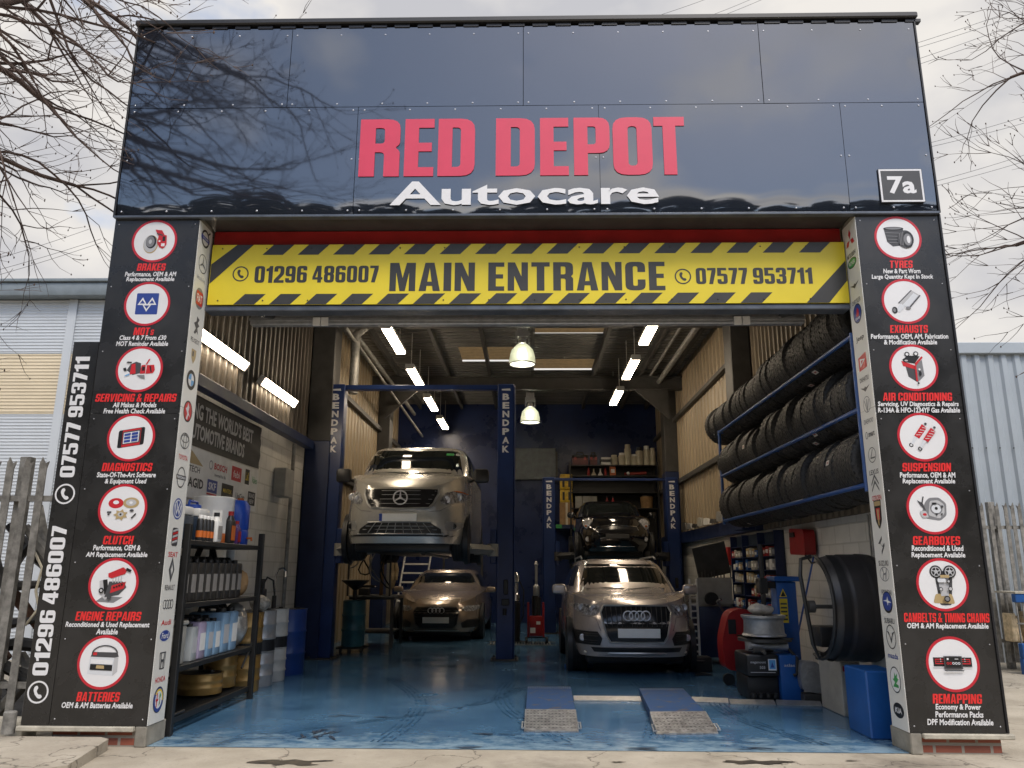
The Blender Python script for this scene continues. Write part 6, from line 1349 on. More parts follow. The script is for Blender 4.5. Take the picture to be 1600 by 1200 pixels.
def plate_strip(p0, p1, label):
    a, b_ = Vector((*p0, 0)), Vector((*p1, 0)); d = (b_ - a).normalized(); n = Vector((-d.y, d.x, 0)) * .10; t = MB()
    t.add([a - n * .1 + Vector((0, 0, .012)), b_ - n * .1 + Vector((0, 0, .012)), b_ + n + Vector((0, 0, .045)), a + n + Vector((0, 0, .045)), a - n * .1 + Vector((0, 0, .005)), b_ - n * .1 + Vector((0, 0, .005)), b_ + n + Vector((0, 0, .005)), a + n + Vector((0, 0, .005))], [(0, 1, 2, 3), (0, 4, 5, 1), (1, 5, 6, 2), (2, 6, 7, 3), (3, 7, 4, 0)])
    return tag(t.build('threshold_plate', alu, smooth=0), label, 'metal strip', 'pale metal strips across the floor')
plate_strip((.43, 2.45), (1.17, 2.45), 'pale metal strip lying between the two ramps'); plate_strip((1.72, 2.44), (2.10, 2.36), 'pale metal strip right beside the right ramp'); plate_strip((2.11, 2.30), (2.58, 2.26), 'pale metal strip in front of the tyre changer'); plate_strip((2.60, 2.28), (3.05, 2.20), 'pale metal strip nearest the grey cabinet')

# ================================================================== RIGHT: WORKSHOP MACHINES
# tyre changer
t = thing('tyre_changer', (2.65, 2.75, .004), 'blue and black tyre changing machine with an alloy wheel on its turntable', 'tyre changer')
MB().box(2.37, 2.72, 2.56, 3.05, .02, .26, .02).box(2.36, 2.72, 2.50, 3.05, .262, .50, .03).build('cabinet', blackpl, t)
MB().box(2.725, 2.94, 2.50, 3.05, .012, .49, .015).build('side_cover', blueeq, t)
b = MB()
for i in range(4): b.cyl((2.40 + .08 * i, 2.44, .05), .028, .05, n=12).box(2.39 + .08 * i, 2.42 + .08 * i, 2.44, 2.57, .06, .08)
b.build('pedal', blackm, t)
b = MB(); text(b, 'megamount', (2.40, .395, 2.57, .425), planeY(2.494), 0, PI['L']); text(b, '503', (2.50, .345, 2.56, .375), planeY(2.494), 0, PI['L'], bold=.02); b.prism([rect(2.595, .33, 2.685, .45)], planeY(2.494), 0, None, PI['W']).prism([rect(2.605, .345, 2.675, .44)], planeY(2.494), -.001, None, PI['S']).prism([[(2.62, .36), (2.66, .36), (2.64, .42)]], planeY(2.494), -.002, None, PI['B'])
text(b, 'atlas', (2.77, .37, 2.89, .40), planeY(2.494), 0, PI['L']); b.prism([[(2.395, .312), (2.67, .312), (2.67, .306), (2.395, .306)]], planeY(2.494), 0, None, PI['L']); b.build('maker_lettering', PMATS, t, smooth=0, recalc=False)
MB().tube([(2.43, 2.62, .575), (2.86, 2.62, .575)], .045, 14).box(2.40, 2.44, 2.56, 2.68, .53, .62).build('air_cylinder', alu, t)
b = MB().cyl((2.66, 2.80, .50), .09, .12, n=20).cyl((2.66, 2.80, .62), .30, .03, n=32)
for k in range(4): a = pi / 4 + k * pi / 2; b.box(-.34, .34, -.03, .03, .652, .668, M=Matrix.Translation((2.66, 2.80, 0)) @ Matrix.Rotation(a, 4, 'Z'))
b.build('turntable', steel_dk, t)
MB().box(2.93, 3.17, 3.10, 3.35, .004, 1.28, .015).box(2.90, 3.22, 3.05, 3.40, 1.282, 1.34, .01).build('column', blueeq, t)
b = MB().box(2.72, 3.0, 3.12, 3.22, 1.20, 1.28, .01).tube([(2.74, 3.0, 1.72), (2.74, 3.0, .80)], .028, 10).box(2.69, 2.79, 2.95, 3.12, 1.14, 1.32, .01).box(2.70, 2.78, 2.93, 3.03, .74, .82, .015); b.build('mounting_arm', blackm, t)
b = MB(); b.prism([rect(2.955, .80, 3.05, 1.08)], planeY(3.096), 0, None, PI['Y']).prism([[(2.96, 1.10), (3.05, 1.10), (3.005, 1.20)]], planeY(3.096), 0, None, PI['Y']).prism([[(2.975, 1.108), (3.035, 1.108), (3.005, 1.172)]], planeY(3.096), -.001, None, PI['K'])
for i in range(5): b.prism([rect(2.965, .83 + .045 * i, 3.04, .85 + .045 * i)], planeY(3.096), -.001, None, PI['D'])
b.build('warning_labels', PMATS, t, smooth=0, recalc=False)
MB().tube([(2.86, 2.62, .56), (2.92, 2.50, .46), (2.90, 2.47, .30), (2.86, 2.48, .28)], .018, 8).build('bead_breaker_hose', rubber, t)
t = thing('alloy_wheel', (2.66, 2.80, .672), 'bare silver alloy wheel lying flat on the tyre changer', 'wheel')
MB().lathe([(.24, 0), (.25, .008), (.245, .022), (.228, .035), (.222, .17), (.232, .195), (.25, .208), (.252, .232), (.24, .236), (.222, .21), (.20, .19), (.06, .20), (.03, .19), (.03, .17), (.19, .15), (.205, .05), (.228, .014)], (0, 0, 0), 'Z', 36, closed=True).build('rim', alu, t, world=False)
t2 = crumple((2.66, 2.86, .905), .15, .12, .06, 21, mat('pale_rag', (.45, .42, .37), .9, var=.3, scale=14), 'rag_pile', 'pale cloth heaped on the alloy wheel', 'rags')
# red air tank / jack behind
t = thing('bead_blaster_tank', (2.62, 3.9, .004), 'upright red wheeled tank behind the tyre changer', 'air tank')
MB().prism([rpoly([(2.42, .18, .1), (2.95, .18, .1), (2.98, .62, .1), (2.75, .95, .15), (2.50, .90, .1), (2.40, .55, .1)])], planeY(3.75), 0, .32).build('body', redeq, t)
for x in (2.45, 2.9): MB().cyl((x, 3.72, .075), .075, .04, 'Y', 18).build('wheel', rubber, t)
MB().box(2.48, 2.58, 3.735, 3.75, .62, .80, .01).build('black_panel', blackpl, t); MB().tube([(2.45, 3.85, .9), (2.36, 3.75, 1.02), (2.40, 3.7, 1.05)], .016, 8).build('pull_handle', steel_dk, t)
# wheel balancer
t = thing('wheel_balancer', (3.2, 1.1, .004), 'wheel balancer with big ribbed black hood on a blue cabinet', 'wheel balancer')
MB().box(2.86, 3.16, .52, 1.00, .004, .56, .012).build('cabinet', blueeq, t)
MB().box(3.32, 3.56, .50, 1.50, .50, .70, .01).build('weight_tray', greyeq, t)
b = MB(); cy_, cz_, rr = 1.42, 1.06, .50; N_ = 26; xs = (2.80, 3.0, 3.10, 3.12, 3.24, 3.26, 3.42, 3.42)
def hoodp(u, v, rad):
    a = R(100) + R(190) * v       # from the top, over the front, to underneath
    return (xs[0] + (xs[-1] - xs[0]) * u, cy_ + rad * cos(a) , cz_ + rad * 1.02 * sin(a))
def hr(u):
    r_ = rr - .05 * abs(2 * u - 1) ** 4
    for q in (.3, .62): r_ += .006 * (1 if u > q else 0)
    return r_
b.grid(lambda u, v: hoodp(u, v, hr(u)), 40, N_); b.grid(lambda u, v: hoodp(u, v, hr(u) - .02), 40, N_)
hd = b.build('wheel_hood', mat('hood_black_plastic', (.034, .032, .033), .40, var=.12), t, smooth=25)
MB().tube([hoodp(0, v / 14, .485) for v in range(15)], .016, 8).tube([(2.82, cy_ + .1, cz_ + .49), (2.70, cy_ + .05, cz_ + .46), (2.66, cy_ - .02, cz_ + .30), (2.72, cy_ - .05, cz_ - .35), (2.78, cy_ - .02, cz_ - .48), (3.36, cy_ - .05, cz_ - .50)], .020, 8).build('hood_frame', blackm, t)
b = MB()
for x in (2.92, 3.28): b.grid(lambda u, v: hoodp((x - xs[0]) / (xs[-1] - xs[0]) + (u - .5) * .12, .02 + v * .93, .506), 2, 24)
b.build('hood_rib', blackpl, t)
b = MB().tube([(3.46, 1.42, 1.06), (2.75, 1.42, 1.06)], .02, 10).cyl((2.72, 1.42, 1.06), .06, .06, 'X', 14).box(3.36, 3.56, 1.30, 1.75, .70, 1.00, .02).box(3.46, 3.56, 1.35, 1.45, 1.0, 1.62, .01); b.build('spindle', steel_dk, t)
MB().box(2.86, 3.1, 1.55, 1.85, .66, .86, .02).cyl((3.0, 1.5, .70), .05, .1, 'Y', 14).build('measuring_arm', blackpl, t)
t = thing('floor_cabinet', (3.22, 1.9, .004), 'narrow pale grey floor cabinet behind the blue balancer cabinet', 'cabinet')
MB().box(3.05, 3.25, 1.60, 2.2, .004, .52, .008).build('carcass', greyeq, t); MB().box(3.06, 3.24, 1.592, 1.599, .03, .50).build('door', greyeq, t); MB().box(3.07, 3.15, 1.586, 1.591, .43, .48).build('red_label', redeq, t); MB().box(3.21, 3.225, 1.58, 1.591, .28, .36, .004).build('handle', steel_dk, t)
t = thing('motor_casting', (3.02, 2.35, .004), 'grey metal casing standing on the floor by the tyre changer', 'machine part')
MB().prism([rpoly([(2.92, .14, .05), (3.12, .10, .05), (3.17, .30, .05), (3.10, .44, .05), (2.93, .44, .05), (2.90, .3, .05)])], planeY(2.38), 0, .16).cyl((3.03, 2.375, .28), .07, .02, 'Y', 16).build('casing', alu, t); MB().box(2.93, 3.15, 2.38, 2.56, .004, .10, .01).build('foot', steel_dk, t)
t = thing('axle_stand', (3.2, 2.55, .004), 'blue axle stand beside the grey casing', 'stand'); MB().prism([[(-.14, 0), (-.11, 0), (-.02, .30), (.02, .30), (.11, 0), (.14, 0), (.04, .34), (-.04, .34)]], lambda u, v, d: (u, d, v), -.05, .05).build('frame', blueeq, t, world=False); MB().cyl((0, 0, .30), .022, .14, n=10).box(-.05, .05, -.03, .03, .44, .47).build('saddle', steel_dk, t, world=False)
# loose things on the floor by the machines
b = MB(); b.tube([(2.2 + .25 * sin(k * .5), 4.4 + .12 * k + .2 * cos(k * .7), .018) for k in range(18)], .014, 6); tag(b.build('air_line', rubber, None, smooth=60), 'black air line snaking over the floor beside the SUV', 'hose')
b = MB(); b.tube([(2.50 + .07 * k, 3.45 + .10 * sin(k), .016 ) for k in range(9)] + [(3.15, 3.4, .3), (3.3, 3.35, .9), (3.55, 3.5, 1.58)], .012, 6); tag(b.build('air_line', mat('air_line_blue', (.03, .10, .35), .45), None, smooth=60), 'blue air line dropping from the red reel to the floor', 'hose')
t = thing('tool_case', (2.35, 5.2, .004), 'small black tool case on the floor by the SUV front wheel', 'tool case'); MB().box(-.2, .2, -.13, .13, 0, .20, .02).build('shell', blackpl, t, world=False); MB().tube([(-.08, -.14, .12), (-.08, -.17, .15), (.08, -.17, .15), (.08, -.14, .12)], .012, 6).build('handle', steel_dk, t, world=False)
t = thing('impact_gun', (2.44, 2.50, .505), 'dark impact gun left on the tyre changer cabinet', 'tool'); MB().tube([(0, 0, .035), (.12, .02, .035)], .03, 10).tube([(.09, .015, .03), (.10, -.10, .02)], .02, 8).build('body', steel_dk, t, world=False); MB().tube([(-.05, -.008, .035), (0, 0, .035)], .014, 8).build('socket', chrome, t, world=False)
# wall items on the right
t = thing('air_hose_reel', (3.56, 3.7, 1.62), 'red wall mounted hose reel box on the white right wall', 'hose reel'); MB().prism([rpoly([(-4.02 + .02, 1.62, .05), (-3.42, 1.60, .06), (-3.42, 1.92, .06), (-3.98, 1.96, .05)])], planeXr(3.42), 0, .14).build('casing', redeq, t); MB().box(3.40, 3.419, 3.75, 3.92, 1.84, 1.90).build('vent', blackpl, t); MB().tube([(3.45, 3.5, 1.60), (3.45, 3.3, 1.50), (3.5, 2.8, 1.56), (3.57, 2.6, 1.5)], .012, 6).build('hose', rubber, t)
t = thing('towel_dispenser', (3.5, 1.62, 1.2), 'white dispenser with blue gloves fixed to the right wall', 'dispenser'); MB().box(3.44, 3.595, 1.42, 1.90, 1.12, 1.50, .01).build('casing', whitepl, t)
for k, z in enumerate((1.40, 1.26, 1.12)): MB().ball((3.41, 1.52 + .05 * k, z), .06, .10, .045, 10).build('glove_stack', bluel, t)
t = thing('bin_rack', (3.5, 5.9, .8), 'wall rack of small parts bins and blister packs on the right wall', 'parts rack')
MB().box(3.56, 3.595, 4.75, 7.25, .80, 1.98).build('back_panel', darkb, t)
for z in (.82, 1.02, 1.22, 1.42, 1.62, 1.80): MB().box(3.46, 3.56, 4.75, 7.25, z - .012, z).build('shelf', navy, t)
for y in (4.76, 5.6, 6.5, 7.24): MB().box(3.45, 3.575, y - .012, y + .012, .80, 1.98).build('upright', navy, t)
random.seed(5); k = 0
packc = [whitepl, redeq, mat('print_tan'), greyeq, blueeq, mat('card_red', (.3, .04, .03), .6), alu]
PG = 'small packs in the wall parts rack'
for z in (.822, 1.022, 1.222, 1.422, 1.622):
    y = 4.82
    while y < 7.15:
        w = random.uniform(.09, .19); h = random.uniform(.09, .165)
        if random.random() < .82 and not any(abs(y + w / 2 - u) < .12 for u in (5.6, 6.5)):
            m = random.choice(packc); o = MB().box(3.462, 3.555, y, y + w, z, z + h, .004).box(3.456, 3.460, y + w * .2, y + w * .8, z + h * .3, z + h * .7, mi=1).box(3.47, 3.54, y - .003, y - .001, z + h * .2, z + h * .8, mi=1).build('parts_pack', [m, whitepl])
            tag(o, 'small boxed part standing in the wall parts rack', 'box', PG)
        y += w + .012
# tool trolley with engine cover beside the SUV
t = thing('tool_trolley', (2.85, 6.2, .004), 'dark tool trolley with a pale slatted panel and tilted lid beside the SUV', 'trolley')
MB().box(2.55, 3.15, 6.0, 6.6, .10, .86, .02).build('cabinet', navy, t)
MB().box(2.58, 3.12, 5.985, 5.999, .90, 1.30).box(2.60, 3.10, 6.05, 6.5, .862, .90).build('pale_panel', greyeq, t)
b = MB().box(2.44, 2.47, 5.97, 6.0, .12, 1.28).box(2.55, 2.58, 5.97, 6.0, .12, 1.28)
for i in range(11): b.box(2.471, 2.549, 5.975, 5.995, .18 + .1 * i, .205 + .1 * i)
b.build('slatted_panel', whitepl, t)
MB().box(-.26, .26, -.012, .012, 0, .55, .005, M=Matrix.Translation((2.90, 6.15, 1.32)) @ Matrix.Rotation(R(24), 4, 'X') @ Matrix.Rotation(R(-14), 4, 'Y')).build('tilted_lid', steel_dk, t)
MB().cyl((2.78, 5.90, .98), .10, .08, 'Y', 20).cyl((2.78, 5.89, .98), .04, .01, 'Y', 14).build('grinder_disc', rubber, t)
for x in (2.62, 3.08): MB().cyl((x, 6.02, .05), .05, .04, 'X', 16).build('caster', rubber, t)
b = MB()
for i in range(9): b.tube([(2.62 + .05 * i, 6.05, .9), (2.62 + .05 * i, 6.04, 1.36 + .03 * (i % 3))], .010, 5)
b.build('hanging_tools', steel_dk, t)
t = thing('fire_alarm_box', (3.52, 7.6, 1.55), 'small red box on the yellowish wall above the trolley', 'wall box'); MB().box(3.46, 3.595, 7.5, 7.85, 1.50, 1.82, .02).build('casing', redeq, t); MB().tube([(3.5, 7.5, 1.5), (3.46, 7.4, 1.3), (3.5, 7.2, 1.25)], .014, 6).build('cable', blackpl, t)
t = thing('workbench', (3.2, 8.6, .004), 'long dark workbench along the right wall behind the trolley', 'bench'); MB().box(2.9, 3.58, 7.4, 9.8, .84, .90, .006).build('worktop', steel_dk, t)
for y in (7.5, 9.7):
    for x in (2.95, 3.53): MB().box(x - .03, x + .03, y - .03, y + .03, .004, .839).build('leg', steel_dk, t)
MB().box(2.98, 3.5, 7.6, 9.6, .30, .33).build('undershelf', steel_dk, t)
# clutter along the navy wall rail on the right
random.seed(15)
for i in range(9):
    y = 6.6 + i * .55; m = [greyeq, blackpl, alu, steel_dk, whitepl][i % 5]; h = .10 + .05 * (i % 3)
    t = thing('bumper_trim', (3.42, y, 2.272), 'assorted spare trim part lying along the navy wall rail', 'car part', 'spare parts along the right wall rail')
    MB().prism([rpoly([(-.24, 0, .03), (.24, .02, .03), (.18, h, .05), (-.1, h * .8, .05)])], lambda u, v, d: (d, u, v), -.03, .03).build('moulding', m, t, world=False); MB().ball((.02, .05, h * .5), .04, .06, .03, 8).build('bracket', steel_dk, t, world=False)

# ================================================================== BACK OF THE WORKSHOP
t = thing('stock_shelf', (2.3, 14.9, 2.6), 'tall dark stock shelving on the back wall behind the black hatchback', 'shelf')
for z in (3.05, 3.48, 3.93, 4.22): MB().box(1.08, 3.44, 14.6, 15.2, z - .03, z).build('shelf_board', blackm, t)
for x in (1.07, 3.45):
    for y in (14.62, 15.18): MB().box(x - .02, x + .02, y - .02, y + .02, 0.004, 4.3).build('upright', blackm, t)
MB().box(1.09, 3.43, 15.21, 15.24, 2.2, 4.25).build('back_panel', blackm, t)
cream = mat('cream_tub_label', (.55, .50, .38), .5, var=.12)
for i, (x, h, r) in enumerate([(2.30, .30, .10), (2.52, .36, .10), (2.68, .60, .095), (2.86, .32, .10), (3.00, .52, .10), (3.20, .56, .09), (3.36, .50, .08)]):
    t = thing('grease_tub', (x, 14.85, 4.222), ['short cream tub first in the row on the top stock shelf', 'cream tub second in the row on the top stock shelf', 'tallest cream cylinder on the top stock shelf', 'low cream tub beside the tallest cylinder', 'cream and black canister on the top stock shelf', 'tall cream canister near the right end of the top stock shelf', 'cream canister at the right end of the top stock shelf'][i], 'tub')
    MB().cyl((0, 0, 0), r, h * .8, n=18, b=.008).build('body', cream, t, world=False); MB().cyl((0, 0, h * .805), r * .8, h * .18, n=16).build('lid', whitepl if i % 2 else blackpl if i == 4 else cream, t, world=False)
for i, (x, l) in enumerate([(1.35, 'red toolbox on the left of the top stock shelf'), (1.72, 'small red toolbox beside the larger one on the top stock shelf')]):
    t = thing('toolbox', (x, 14.8, 4.222), l, 'toolbox'); w = .22 if i == 0 else .1
    MB().box(-w, w, -.12, .12, 0, .2, .01).build('body', mat('toolbox_red_black', (.10, .012, .012), .45, var=.3), t, world=False); MB().box(-w * .98, w * .98, -.12, .12, .203, .28, .02).tube([(-w * .5, 0, .28), (-w * .4, 0, .36), (w * .4, 0, .36), (w * .5, 0, .28)], .02, 6).build('lid', blackpl, t, world=False)
    for dx in (-.6, .6): MB().box(w * dx - .03, w * dx + .03, -.128, -.121, .14, .22).build('catch', redeq, t, world=False)
t = thing('box_file', (2.02, 14.8, 4.222), 'white and black boxes stacked beside the cream tubs', 'boxes'); MB().box(-.10, .16, -.1, .1, .0, .08).box(-.08, .16, -.1, .1, .16, .22).build('white_box', whitepl, t, world=False); MB().box(-.11, .17, -.11, .11, .082, .158).build('black_box', blackpl, t, world=False)
rnd = [('red bottle', redeq, 1.58), ('cream funnel', cream, 1.72), ('white funnel', whitepl, 1.90), ('pink bottle', redeq, 2.04), ('orange carton', orange, 2.24)]
for nm, m, x in rnd:
    t = thing(nm.split()[1], (x, 14.75, 3.932), nm + ' standing on the second stock shelf', nm.split()[1])
    if 'carton' in nm: MB().box(-.08, .08, -.05, .05, 0, .25).build('carton', m, t, world=False, smooth=0); MB().box(-.05, .05, -.052, -.0505, .08, .18).build('label_patch', whitepl, t, world=False, smooth=0)
    elif 'funnel' in nm: MB().lathe([(.07, 0), (.075, .01), (.02, .12), (.015, .2)], (0, 0, 0), 'Z', 14).build('cone', m, t, world=False)
    else: MB().lathe([(.03, 0), (.035, .02), (.03, .14), (.012, .2), (.012, .25)], (0, 0, 0), 'Z', 12).build('body', m, t, world=False)
t = thing('oil_bottle', (2.66, 14.75, 3.932), 'long dark red tool lying on the second stock shelf', 'tool'); MB().tube([(-.1, 0, .05), (.5, 0, .08)], .04, 8).build('body', mat('card_red'), t, world=False); MB().ball((.0, -.03, .07), .05, .04, .05, 8).build('cap', whitepl, t, world=False)
t = thing('card_box', (1.45, 14.8, 3.052), 'grey stacked cartons on the lower stock shelf', 'boxes')
for i in range(3): MB().box(-.25 + .2 * i, -.06 + .2 * i, -.1, .1, 0, .32, .004).build('carton', greyeq, t, world=False)
t = thing('bucket', (3.15, 14.8, 3.052), 'brown tub on the lower stock shelf behind the hatchback', 'bucket'); MB().lathe([(.15, 0), (.18, .30), (.19, .31), (.175, .31), (.14, .02)], (0, 0, 0), 'Z', 20, closed=True).build('pail', wood_m, t, world=False); MB().ball((0, 0, .3), .14, .12, .12, 10).build('rag', blackpl, t, world=False)
for x, l in ((2.06, 'left red air bottle on the lower stock shelf'), (2.22, 'right red air bottle on the lower stock shelf')):
    t = thing('air_bottle', (x, 14.7, 3.052), l, 'bottle'); MB().lathe([(.05, 0), (.055, .02), (.055, .16), (.02, .24), (.02, .28)], (0, 0, 0), 'Z', 14).build('body', redeq, t, world=False); MB().cyl((0, 0, .281), .025, .03, n=10).build('cap', blackpl, t, world=False)
for i, (z, l) in enumerate([(3.55, 'upper yellow strapped package left of the stock shelving'), (3.20, 'lower yellow strapped package left of the stock shelving')]):
    t = thing('coolant_keg', (.96, 14.8, z), l, 'package'); MB().box(-.17, .17, -.15, .15, 0, .345 if i else .42, .03).build('wrapped_box', mat('keg_yellow', (.55, .36, .02), .5, var=.25, scale=12), t, world=False)
    for x in (-.08, .08): MB().box(x - .03, x + .03, -.156, -.151, .06, .28).build('print_patch', blackpl, t, world=False)
t = thing('card_box', (.96, 14.8, 2.60), 'tall brown carton under the yellow packages', 'box'); MB().box(-.18, .18, -.16, .16, 0, .598, .006).build('carton', wood_m, t, world=False); MB().box(-.03, .03, -.163, -.1605, 0, .59).build('tape', cream, t, world=False)
t = thing('wall_bracket_shelf', (.9, 14.9, 2.5), 'small navy ledge with a green tray carrying the brown carton', 'shelf'); MB().box(.66, 1.16, 14.6, 15.45, 2.50, 2.598).build('ledge', navy, t); MB().box(.66, .82, 14.55, 14.599, 2.50, 2.60).build('green_tray', PK['E'], t)
# left rear: benches, hoses, ladder
t = thing('mobile_ladder', (-3.0, 13.9, .004), 'grey mobile step ladder leaning behind the bronze saloon', 'ladder')
for x in (-3.38, -2.70):
    MB().tube([(x - .12, 13.7, .0), (x + .06, 14.6, 2.15)], .028, 6).build('stile', alu, t)
for i in range(9): k = (i + .7) / 9.3; MB().box(-3.48 + .18 * k, -2.84 + .18 * k, 13.64 + .9 * k, 13.84 + .9 * k, 2.15 * k - .02, 2.15 * k + .02).build('tread', whitepl, t)
t = thing('work_bench', (-3.05, 8.6, .004), 'cluttered steel workbench against the left wall beyond the drum', 'bench')
MB().box(-3.4, -2.55, 8.2, 9.4, .86, .92, .006).build('worktop', steel_dk, t)
for x in (-3.36, -2.6):
    for y in (8.25, 9.35): MB().box(x - .03, x + .03, y - .03, y + .03, .004, .859).build('leg', steel_dk, t)
MB().box(-3.3, -2.62, 8.3, 9.3, .25, .28).build('undershelf', steel_dk, t); MB().tube([(-3.4, 8.17, .92), (-2.5, 8.17, .92)], .02, 6).build('front_rail', galv, t)
for x, h, m, nm in ((-2.86, .75, wood_m, 'tan'), (-2.74, .60, cream, 'cream')):
    t = thing('wooden_pole', (x, 8.5, .925), f'{nm} upright length of timber standing on the left workbench', 'pole'); MB().box(-.03, .03, -.03, .03, 0, h, .006).build('shaft', m, t, world=False); MB().box(-.035, .035, -.035, .035, h + .001, h + .06, .004).build('tip', blackpl, t, world=False)
t = thing('vice', (-3.15, 8.35, .925), 'grey bench vice on the left workbench', 'vice'); MB().box(-.10, .10, -.08, .08, 0, .14, .02).box(-.16, -.04, -.06, .06, .142, .22, .01).tube([(-.22, 0, .17), (.2, 0, .17)], .025, 8).build('jaws', steel_dk, t, world=False); MB().tube([(.2, -.08, .17), (.2, .08, .17)], .01, 6).build('handle', chrome, t, world=False)
teal = mat('teal_drum_paint', (.03, .12, .15), rough=.4, var=.2)
t = thing('waste_oil_drum', (-3.14, 7.5, .10), 'teal waste oil drum with black collecting funnel by the left lift post', 'drum'); MB().lathe([(.19, 0), (.20, .01), (.20, .25), (.21, .265), (.21, .285), (.20, .30), (.20, .5), (.21, .515), (.21, .535), (.20, .55), (.20, .76), (.18, .78)], (0, 0, 0), 'Z', 28).build('body', teal, t, world=False)
MB().lathe([(.04, .78), (.04, .95), (.24, 1.10), (.25, 1.12), (.235, 1.12), (.03, .96)], (0, 0, 0), 'Z', 24).build('funnel', blackpl, t, world=False); MB().box(-.24, .24, -.22, .22, -.03, -.002).build('dolly', blackm, t, world=False)
for x in (-.18, .18): MB().cyl((x, -.2, -.06), .036, .04, 'X', 12).build('caster', rubber, t, world=False)
t = thing('hose_bundle', (-3.2, 8.0, 1.55), 'loops of grey and black hose hanging below the raised van', 'hoses')
random.seed(3)
for i in range(4):
    x = -3.3 + .2 * i; pts = [(x + .10 * sin(k * .9 + i), 8.0 + .05 * cos(k), 2.0 - .95 * sin(pi * k / 12) * (.6 + .13 * i)) for k in range(13)]; MB().tube(pts, .014, 6).build('hose', rubber if i % 2 else galv, t)
MB().box(-3.4, -2.6, 7.97, 8.03, 1.96, 2.03).box(-2.63, -2.60, 7.98, 8.02, .93, 1.96).box(-3.4, -3.37, 7.98, 8.02, .93, 1.96).build('hanging_rail', steel_dk, t)
t = thing('work_coat', (-3.52, 13.2, .9), 'tan work coat hanging to the left of the ladder', 'coat'); b = MB().ball((0, 0, .62), .13, .08, .30, 14); b.ball((0, 0, .28), .15, .09, .28, 14); b.build('coat_body', mat('tan_cloth', (.25, .19, .11), .9, var=.3), t, world=False); MB().tube([(.10, 0, .75), (.17, -.03, .5), (.16, -.05, .25)], [.05, .05, .04], 8).build('sleeve', mat('tan_cloth'), t, world=False); MB().tube([(0, 0, .9), (0, .08, 1.0)], .01, 5).build('hook', steel_dk, t, world=False)
# centre rear: tripod jack, red engine crane, gas bottles
t = thing('floor_jack', (.06, 9.4, .004), 'red upright transmission jack left of the SUV', 'jack'); MB().box(-.16, -.12, -.05, .05, .12, .78, .006).box(.14, .18, -.05, .05, .12, .78, .006).build('frame', redeq, t, world=False); MB().box(-.117, .137, -.10, .08, .14, .52, .02).build('body', redeq, t, world=False); MB().box(-.10, .0, -.105, -.101, .20, .30).box(.02, .10, -.105, -.101, .36, .42).build('label_patch', whitepl, t, world=False); MB().cyl((0, 0, .525), .06, .38, n=14).build('ram', blackpl, t, world=False)
for x in (-.2, .2): MB().cyl((x, -.05, .06), .06, .05, 'X', 16).build('wheel', rubber, t, world=False)
MB().box(-.2, .2, -.06, .04, .10, .119).build('axle_plate', blackm, t, world=False)
t = thing('oil_dispenser', (-.33, 9.6, .004), 'chrome topped oil dispensing pump behind the blue lift post', 'pump'); MB().cyl((0, 0, .02), .09, .75, n=18).build('tank', blackpl, t, world=False); MB().lathe([(.05, .775), (.08, .80), (.08, .92), (.05, .95), (.05, 1.15), (.075, 1.17), (.075, 1.30), (.02, 1.36)], (0, 0, 0), 'Z', 18).build('pump_head', chrome, t, world=False); MB().tube([(.07, -.02, 1.2), (.16, -.06, 1.0), (.15, -.05, .5), (.05, -.1, .3)], .014, 6).build('hose', rubber, t, world=False); MB().box(-.14, .14, -.14, .14, 0, .019).build('base', blackm, t, world=False)
t = thing('oil_dispenser', (.10, 11.2, .004), 'dark dispensing pump beyond the red jack', 'pump'); MB().cyl((0, 0, .02), .10, .80, n=18).build('tank', blackpl, t, world=False); MB().lathe([(.06, .825), (.07, .85), (.07, 1.05), (.03, 1.1), (.03, 1.5), (.05, 1.52), (.02, 1.6)], (0, 0, 0), 'Z', 16).build('pump_head', alu, t, world=False)
t = thing('drain_grille', (-.2, 9.3, .005), 'metal floor grille behind the blue lift post', 'grille'); b = MB()
for i in range(22): b.box(-.62 + .055 * i, -.60 + .055 * i, -.28, .28, 0, .012)
b.build('bars', galvd, t, world=False); MB().box(-.66, .66, -.31, -.285, 0, .014).box(-.66, .66, .285, .31, 0, .014).build('frame', galvd, t, world=False)
t = thing('wall_door', (-1.9, 15.45, .004), 'dark door in the navy back wall above the saloon', 'door'); MB().box(-.5, .5, 0, .05, 0, 2.1, .006).build('leaf', navy, t, world=False); MB().box(-.56, -.502, -.01, .05, 0, 2.16).box(.502, .56, -.01, .05, 0, 2.16).box(-.502, .502, -.01, .05, 2.102, 2.16).build('frame', steel_dk, t, world=False); MB().cyl((.4, -.03, 1.0), .03, .04, 'Y', 12).build('knob', alu, t, world=False)
t = thing('control_panel', (-.05, 15.4, 3.9), 'pale grey sheet panel on the back wall lit by the far lamp', 'panel'); MB().box(-.55, .75, 0, .08, 0, .9, .006).build('sheet', mat('sheet_grey_blue', (.10, .11, .12), .35, metal=.3, var=.25), t, world=False); MB().box(.752, .80, -.01, .06, .1, .8).build('edge', steel_dk, t, world=False)
t = thing('jack_stand_box', (.62, 5.6, .004), 'low grey lift pad box beside the SUV wheel', 'box'); MB().box(-.12, .12, -.1, .1, 0, .24, .01).build('pad', greyeq, t, world=False); MB().box(-.16, .26, -.14, -.101, 0, .05, .006).build('foot', blueeq, t, world=False)

